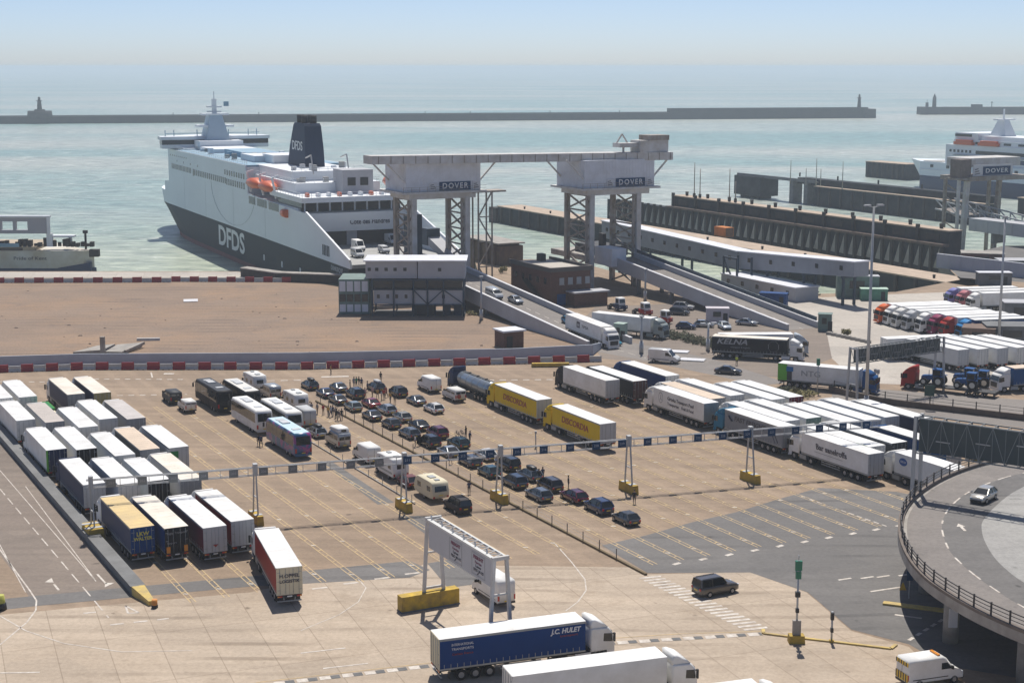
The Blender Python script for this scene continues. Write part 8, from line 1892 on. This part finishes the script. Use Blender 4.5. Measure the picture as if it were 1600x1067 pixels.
for (kd, s, t, c, lab, ex) in cars:
    o = lanev(CAR[kd], 'car', s, t, lab, 'car', GCAR, dict(body=gloss(c)))
    if ex == 'box': roofbox(o, BLK, 1.5)
    if ex == 'wbox': roofbox(o, LGREY, 1.5)
    if ex == 'door':
        m = MB(); m.hexa([(0.9, 0.9, 0.35), (0.95, 0.9, 0.35), (0.55, 1.75, 0.35), (0.5, 1.75, 0.35), (0.9, 0.9, 1.6), (0.95, 0.9, 1.6), (0.55, 1.6, 1.55), (0.5, 1.6, 1.55)]); m.build('open_door', c, o)
    if ex == 'bikes':
        for y in (-0.35, 0.35):
            m = MB()
            for x in (-1.1, 0.0):
                pts = [(x + 0.33 * math.cos(i * math.pi / 6), y, 1.9 + 0.33 * math.sin(i * math.pi / 6)) for i in range(12)]
                for i in range(12): m.bar(pts[i], pts[(i + 1) % 12], 0.045)
            m.bar((-1.1, y, 1.9), (-0.75, y, 2.35), 0.045); m.bar((-0.75, y, 2.3), (-0.2, y, 2.35), 0.045); m.bar((-0.2, y, 2.4), (0, y, 1.9), 0.045); m.bar((-0.8, y, 2.3), (-0.6, y, 1.9), 0.045); m.bar((-0.6, y, 1.9), (-0.2, y, 2.3), 0.045); m.bar((-0.85, y, 2.4), (-0.65, y, 2.4), 0.06); m.bar((-0.2, y - 0.2, 2.42), (-0.2, y + 0.2, 2.42), 0.04); m.bar((-1.0, y, 1.56), (0.2, y, 1.56), 0.05)
            b = m.build('bicycle', BLK, None); b.location = o.location; b.rotation_euler = o.rotation_euler
            tag(b, 'dark bicycle carried upright on the roof of the blue-green estate', 'bicycle', 'bicycles on the estate roof')
def car_at(kd, uv, z, az, c, lab, ex='', zg=0.0, rx=None):
    q = P(uv[0], uv[1], z + zg); o = spawn(CAR[kd] if kd in CAR else VAN[kd], 'car' if kd in CAR else 'van', lab, 'car' if kd in CAR else 'van', None, (q[0], q[1], zg), az, dict(body=gloss(c)), rx)
    return o
p_, q_ = P(1090, 930), P(1150, 919)
car_at('offroad', (1118, 913), 0.9, math.atan2(q_[1] - p_[1], q_[0] - p_[0]), mat('paint_bronze_grey', (0.085, 0.075, 0.066), 0.35, 0.2), 'dark brown off-roader driving alone across the open asphalt')
car_at('saloon', (1138, 578), 0.7, R(-22), DGREY, 'dark grey car driving between the black curtain lorry and the white roofs')
car_at('hatch', (956, 534), 0.7, R(-42), paint('turquoise', (0.02, 0.24, 0.33)), 'turquoise car in front of the ramp lorry')
car_at('panel', (1038, 557), 1.1, R(-25), WHITE, 'white panel van driving on the terminal road')
car_at('hatch', (1537, 772), 0.7, R(231), BEIGS, 'pale silver-pink car driving on the flyover', zg=6.02)
def ramp_car(kd, s, t, c, lab):
    p = LP(s, t); k = CAR[kd] if kd in CAR else VAN[kd]
    return spawn(k, 'car' if kd in CAR else 'van', lab, 'car' if kd in CAR else 'van', None, (p[0], p[1], ramp1_z(t) + 0.03), LANE + math.pi, dict(body=gloss(c)), 0.079)
ramp_car('minibus', 151.3, 299.0, LGREY, 'white minibus at the top of the near ramp')
ramp_car('saloon', 153.6, 293.5, SILV, 'silver saloon following down the near ramp')
ramp_car('hatch', 154.8, 272.5, paint('mid_blue', (0.02, 0.20, 0.36)), 'bright blue car just behind the ramp lorry')
# terminal tractors and cars in the yard under the far ramp
GT = 'terminal tractors in the yard'
for (u, v, az, c, pn, lab) in ((964, 484, -60, WHITE, NAVY, 'white-cabbed terminal tractor nearest the brick building'), (1003, 492, -60, WHITE, REDC, 'white-cabbed terminal tractor with red chassis, second from the brick building'), (1031, 505, -35, WHITE, REDC, 'white terminal tractor with red bumper at the end of the row'), (1008, 518, -50, LGREY, DGREY, 'grey-cabbed terminal tractor behind the grey-green lorry cab')):
    q = P(u, v); spawn(TUG, 'terminal_tractor', lab, 'tractor', GT, (q[0], q[1], 0), R(az), dict(body=c, panel=pn))
for (kd, u, v, az, c, lab) in (('mpv', 1061, 492, -20, DGREY, 'dark grey people carrier parked under the far ramp'), ('suv', 1068, 484, -20, LGREY, 'light grey off-roader parked under the far ramp'), ('hatch', 1072, 514, -15, NAVY, 'dark blue car behind the weedy bank'), ('hatch', 1100, 511, -15, SILV, 'silver-blue car beside the white kiosk'), ('estate', 1132, 514, -80, PALEB, 'pale blue estate seen from the front by the bank'), ('saloon', 1167, 508, -28, SILV, 'silver saloon parked alongside the far ramp wall')):
    q = P(u, v); spawn(CAR[kd], 'car', lab, 'car', 'cars parked in the yard', (q[0], q[1], 0), R(az), dict(body=gloss(c)))
# vehicles on the ferry's open stern deck are placed with the ferry

# ---------------------------------------------------------------- people
GP1 = 'people gathered between the cars'; GP2 = 'people at the middle fence'
grp = [(547, 609, 'black', 'dark', 0, 'person in black standing behind the black off-roader'), (553, 605, 'grey', 'blue', 2, 'person in grey leaning over at the black off-roader'), (557, 605, 'green', 'dark', 0, 'person in a green top in the standing group'), (561, 604, 'black', 'grey', 1, 'person in black at the far end of the standing group'),
       (565, 606, 'navy', 'dark', 0, 'person in navy beside the one in the green top'), (574, 612, 'navy', 'grey', 1, 'person in navy walking past the black off-roader'), (595, 596, 'black', 'dark', 0, 'lone person in black standing behind the pale roof box'), (571, 622, 'pink', 'tan', 2, 'person in pink bending by the dark red saloon'),
       (582, 620, 'pink', 'tan', 0, 'person in pink standing behind the dark red saloon'), (590, 623, 'mustard', 'dark', 1, 'person in mustard top among the cars'), (596, 626, 'white', 'tan', 0, 'person in white shirt and tan shorts among the cars'), (600, 624, 'red', 'dark', 0, 'person in red beside the one in white and tan'),
       (604, 621, 'red', 'navy' if False else 'dark', 1, 'person in red walking among the cars'), (610, 629, 'mustard', 'grey', 2, 'person in mustard bending near the black people carrier'), (617, 632, 'black', 'tan', 0, 'person in black and tan by the black people carrier'), (588, 612, 'black', 'blue', 0, 'person in black and denim before the dark estate')]
for i, (u, v, sh, tr, po, lab) in enumerate(grp):
    q = P(u, v); person(q[0], q[1], R((i * 73) % 360), lab, sh, tr, po, 'fair' if i % 5 == 2 else 'dark', group=GP1, k=0.97 + 0.03 * (i % 3))
fence = [(484, 644, 'white', 'dark', 2, 'person in white bending at the fence end'), (487, 646, 'grey', 'dark', 1, 'person in grey walking at the fence end'), (496, 647, 'grey', 'tan', 0, 'person in grey with tan shorts at the fence'), (505, 648, 'red', 'tan', 0, 'person in red with tan shorts at the fence'),
         (513, 651, 'mustard', 'grey', 0, 'person in mustard standing at the fence'), (517, 652, 'white', 'blue', 1, 'person in white walking by the fence'), (520, 650, 'navy', 'dark', 0, 'person in navy in the fence group'), (524, 653, 'grey', 'dark', 0, 'person in grey and dark trousers in the fence group'), (526, 657, 'black', 'dark', 2, 'person in black bending in the fence group'), (530, 657, 'navy', 'grey', 1, 'person in navy at the near end of the fence group'), (534, 656, 'black', 'grey', 0, 'person in black at the near end of the fence group')]
for i, (u, v, sh, tr, po, lab) in enumerate(fence):
    q = P(u, v); person(q[0], q[1], R((i * 97 + 30) % 360), lab, sh, tr, po, 'fair' if i % 4 == 3 else 'dark', group=GP2, k=0.97 + 0.03 * (i % 3))
for (u, v, sh, tr, po, az, lab) in ((517, 585, 'mustard', 'dark', 0, 0, 'person standing alone by the red and white barriers'), (649, 698, 'white', 'grey', 0, 200, 'white-shirted person at the open off-roader door'), (728, 684, 'black', 'dark', 0, 150, 'person in black beside the estate with bikes'), (734, 692, 'navy', 'dark', 2, 40, 'person in navy leaning on the estate with bikes'),
                                    (704, 725, 'grey', 'tan', 1, 300, 'person in grey walking under the gantry beam'), (733, 772, 'navy', 'dark', 0, 90, 'person in navy standing on the fence kerb'), (842, 753, 'black', 'dark', 0, 45, 'person in black between the two dark people carriers'), (848, 750, 'navy', 'grey', 1, 100, 'person in navy beside the brown-black people carrier'),
                                    (888, 764, 'black', 'dark', 0, 10, 'person standing by the maroon estate'), (991, 787, 'black', 'dark', 0, 270, 'person in black just in front of the third gantry leg'), (404, 697, 'black', 'grey', 0, 120, 'person in black at the front of the swirl-painted coach'), (408, 698, 'navy', 'dark', 1, 300, 'person in navy beside the swirl-painted coach'),
                                    (436, 619, 'mustard', 'dark', 0, 200, 'person standing between the coaches and the motorhome'), (443, 626, 'red', 'dark', 2, 80, 'person in red behind the white coach roof'), (1151, 571, 'hivis', 'dark', 0, 260, 'person in a yellow high-visibility vest by the black curtain lorry'), (1089, 511, 'red', 'dark', 0, 180, 'person in red by the parked cars in the yard')):
    q = P(u, v); person(q[0], q[1], R(az), lab, sh, tr, po)
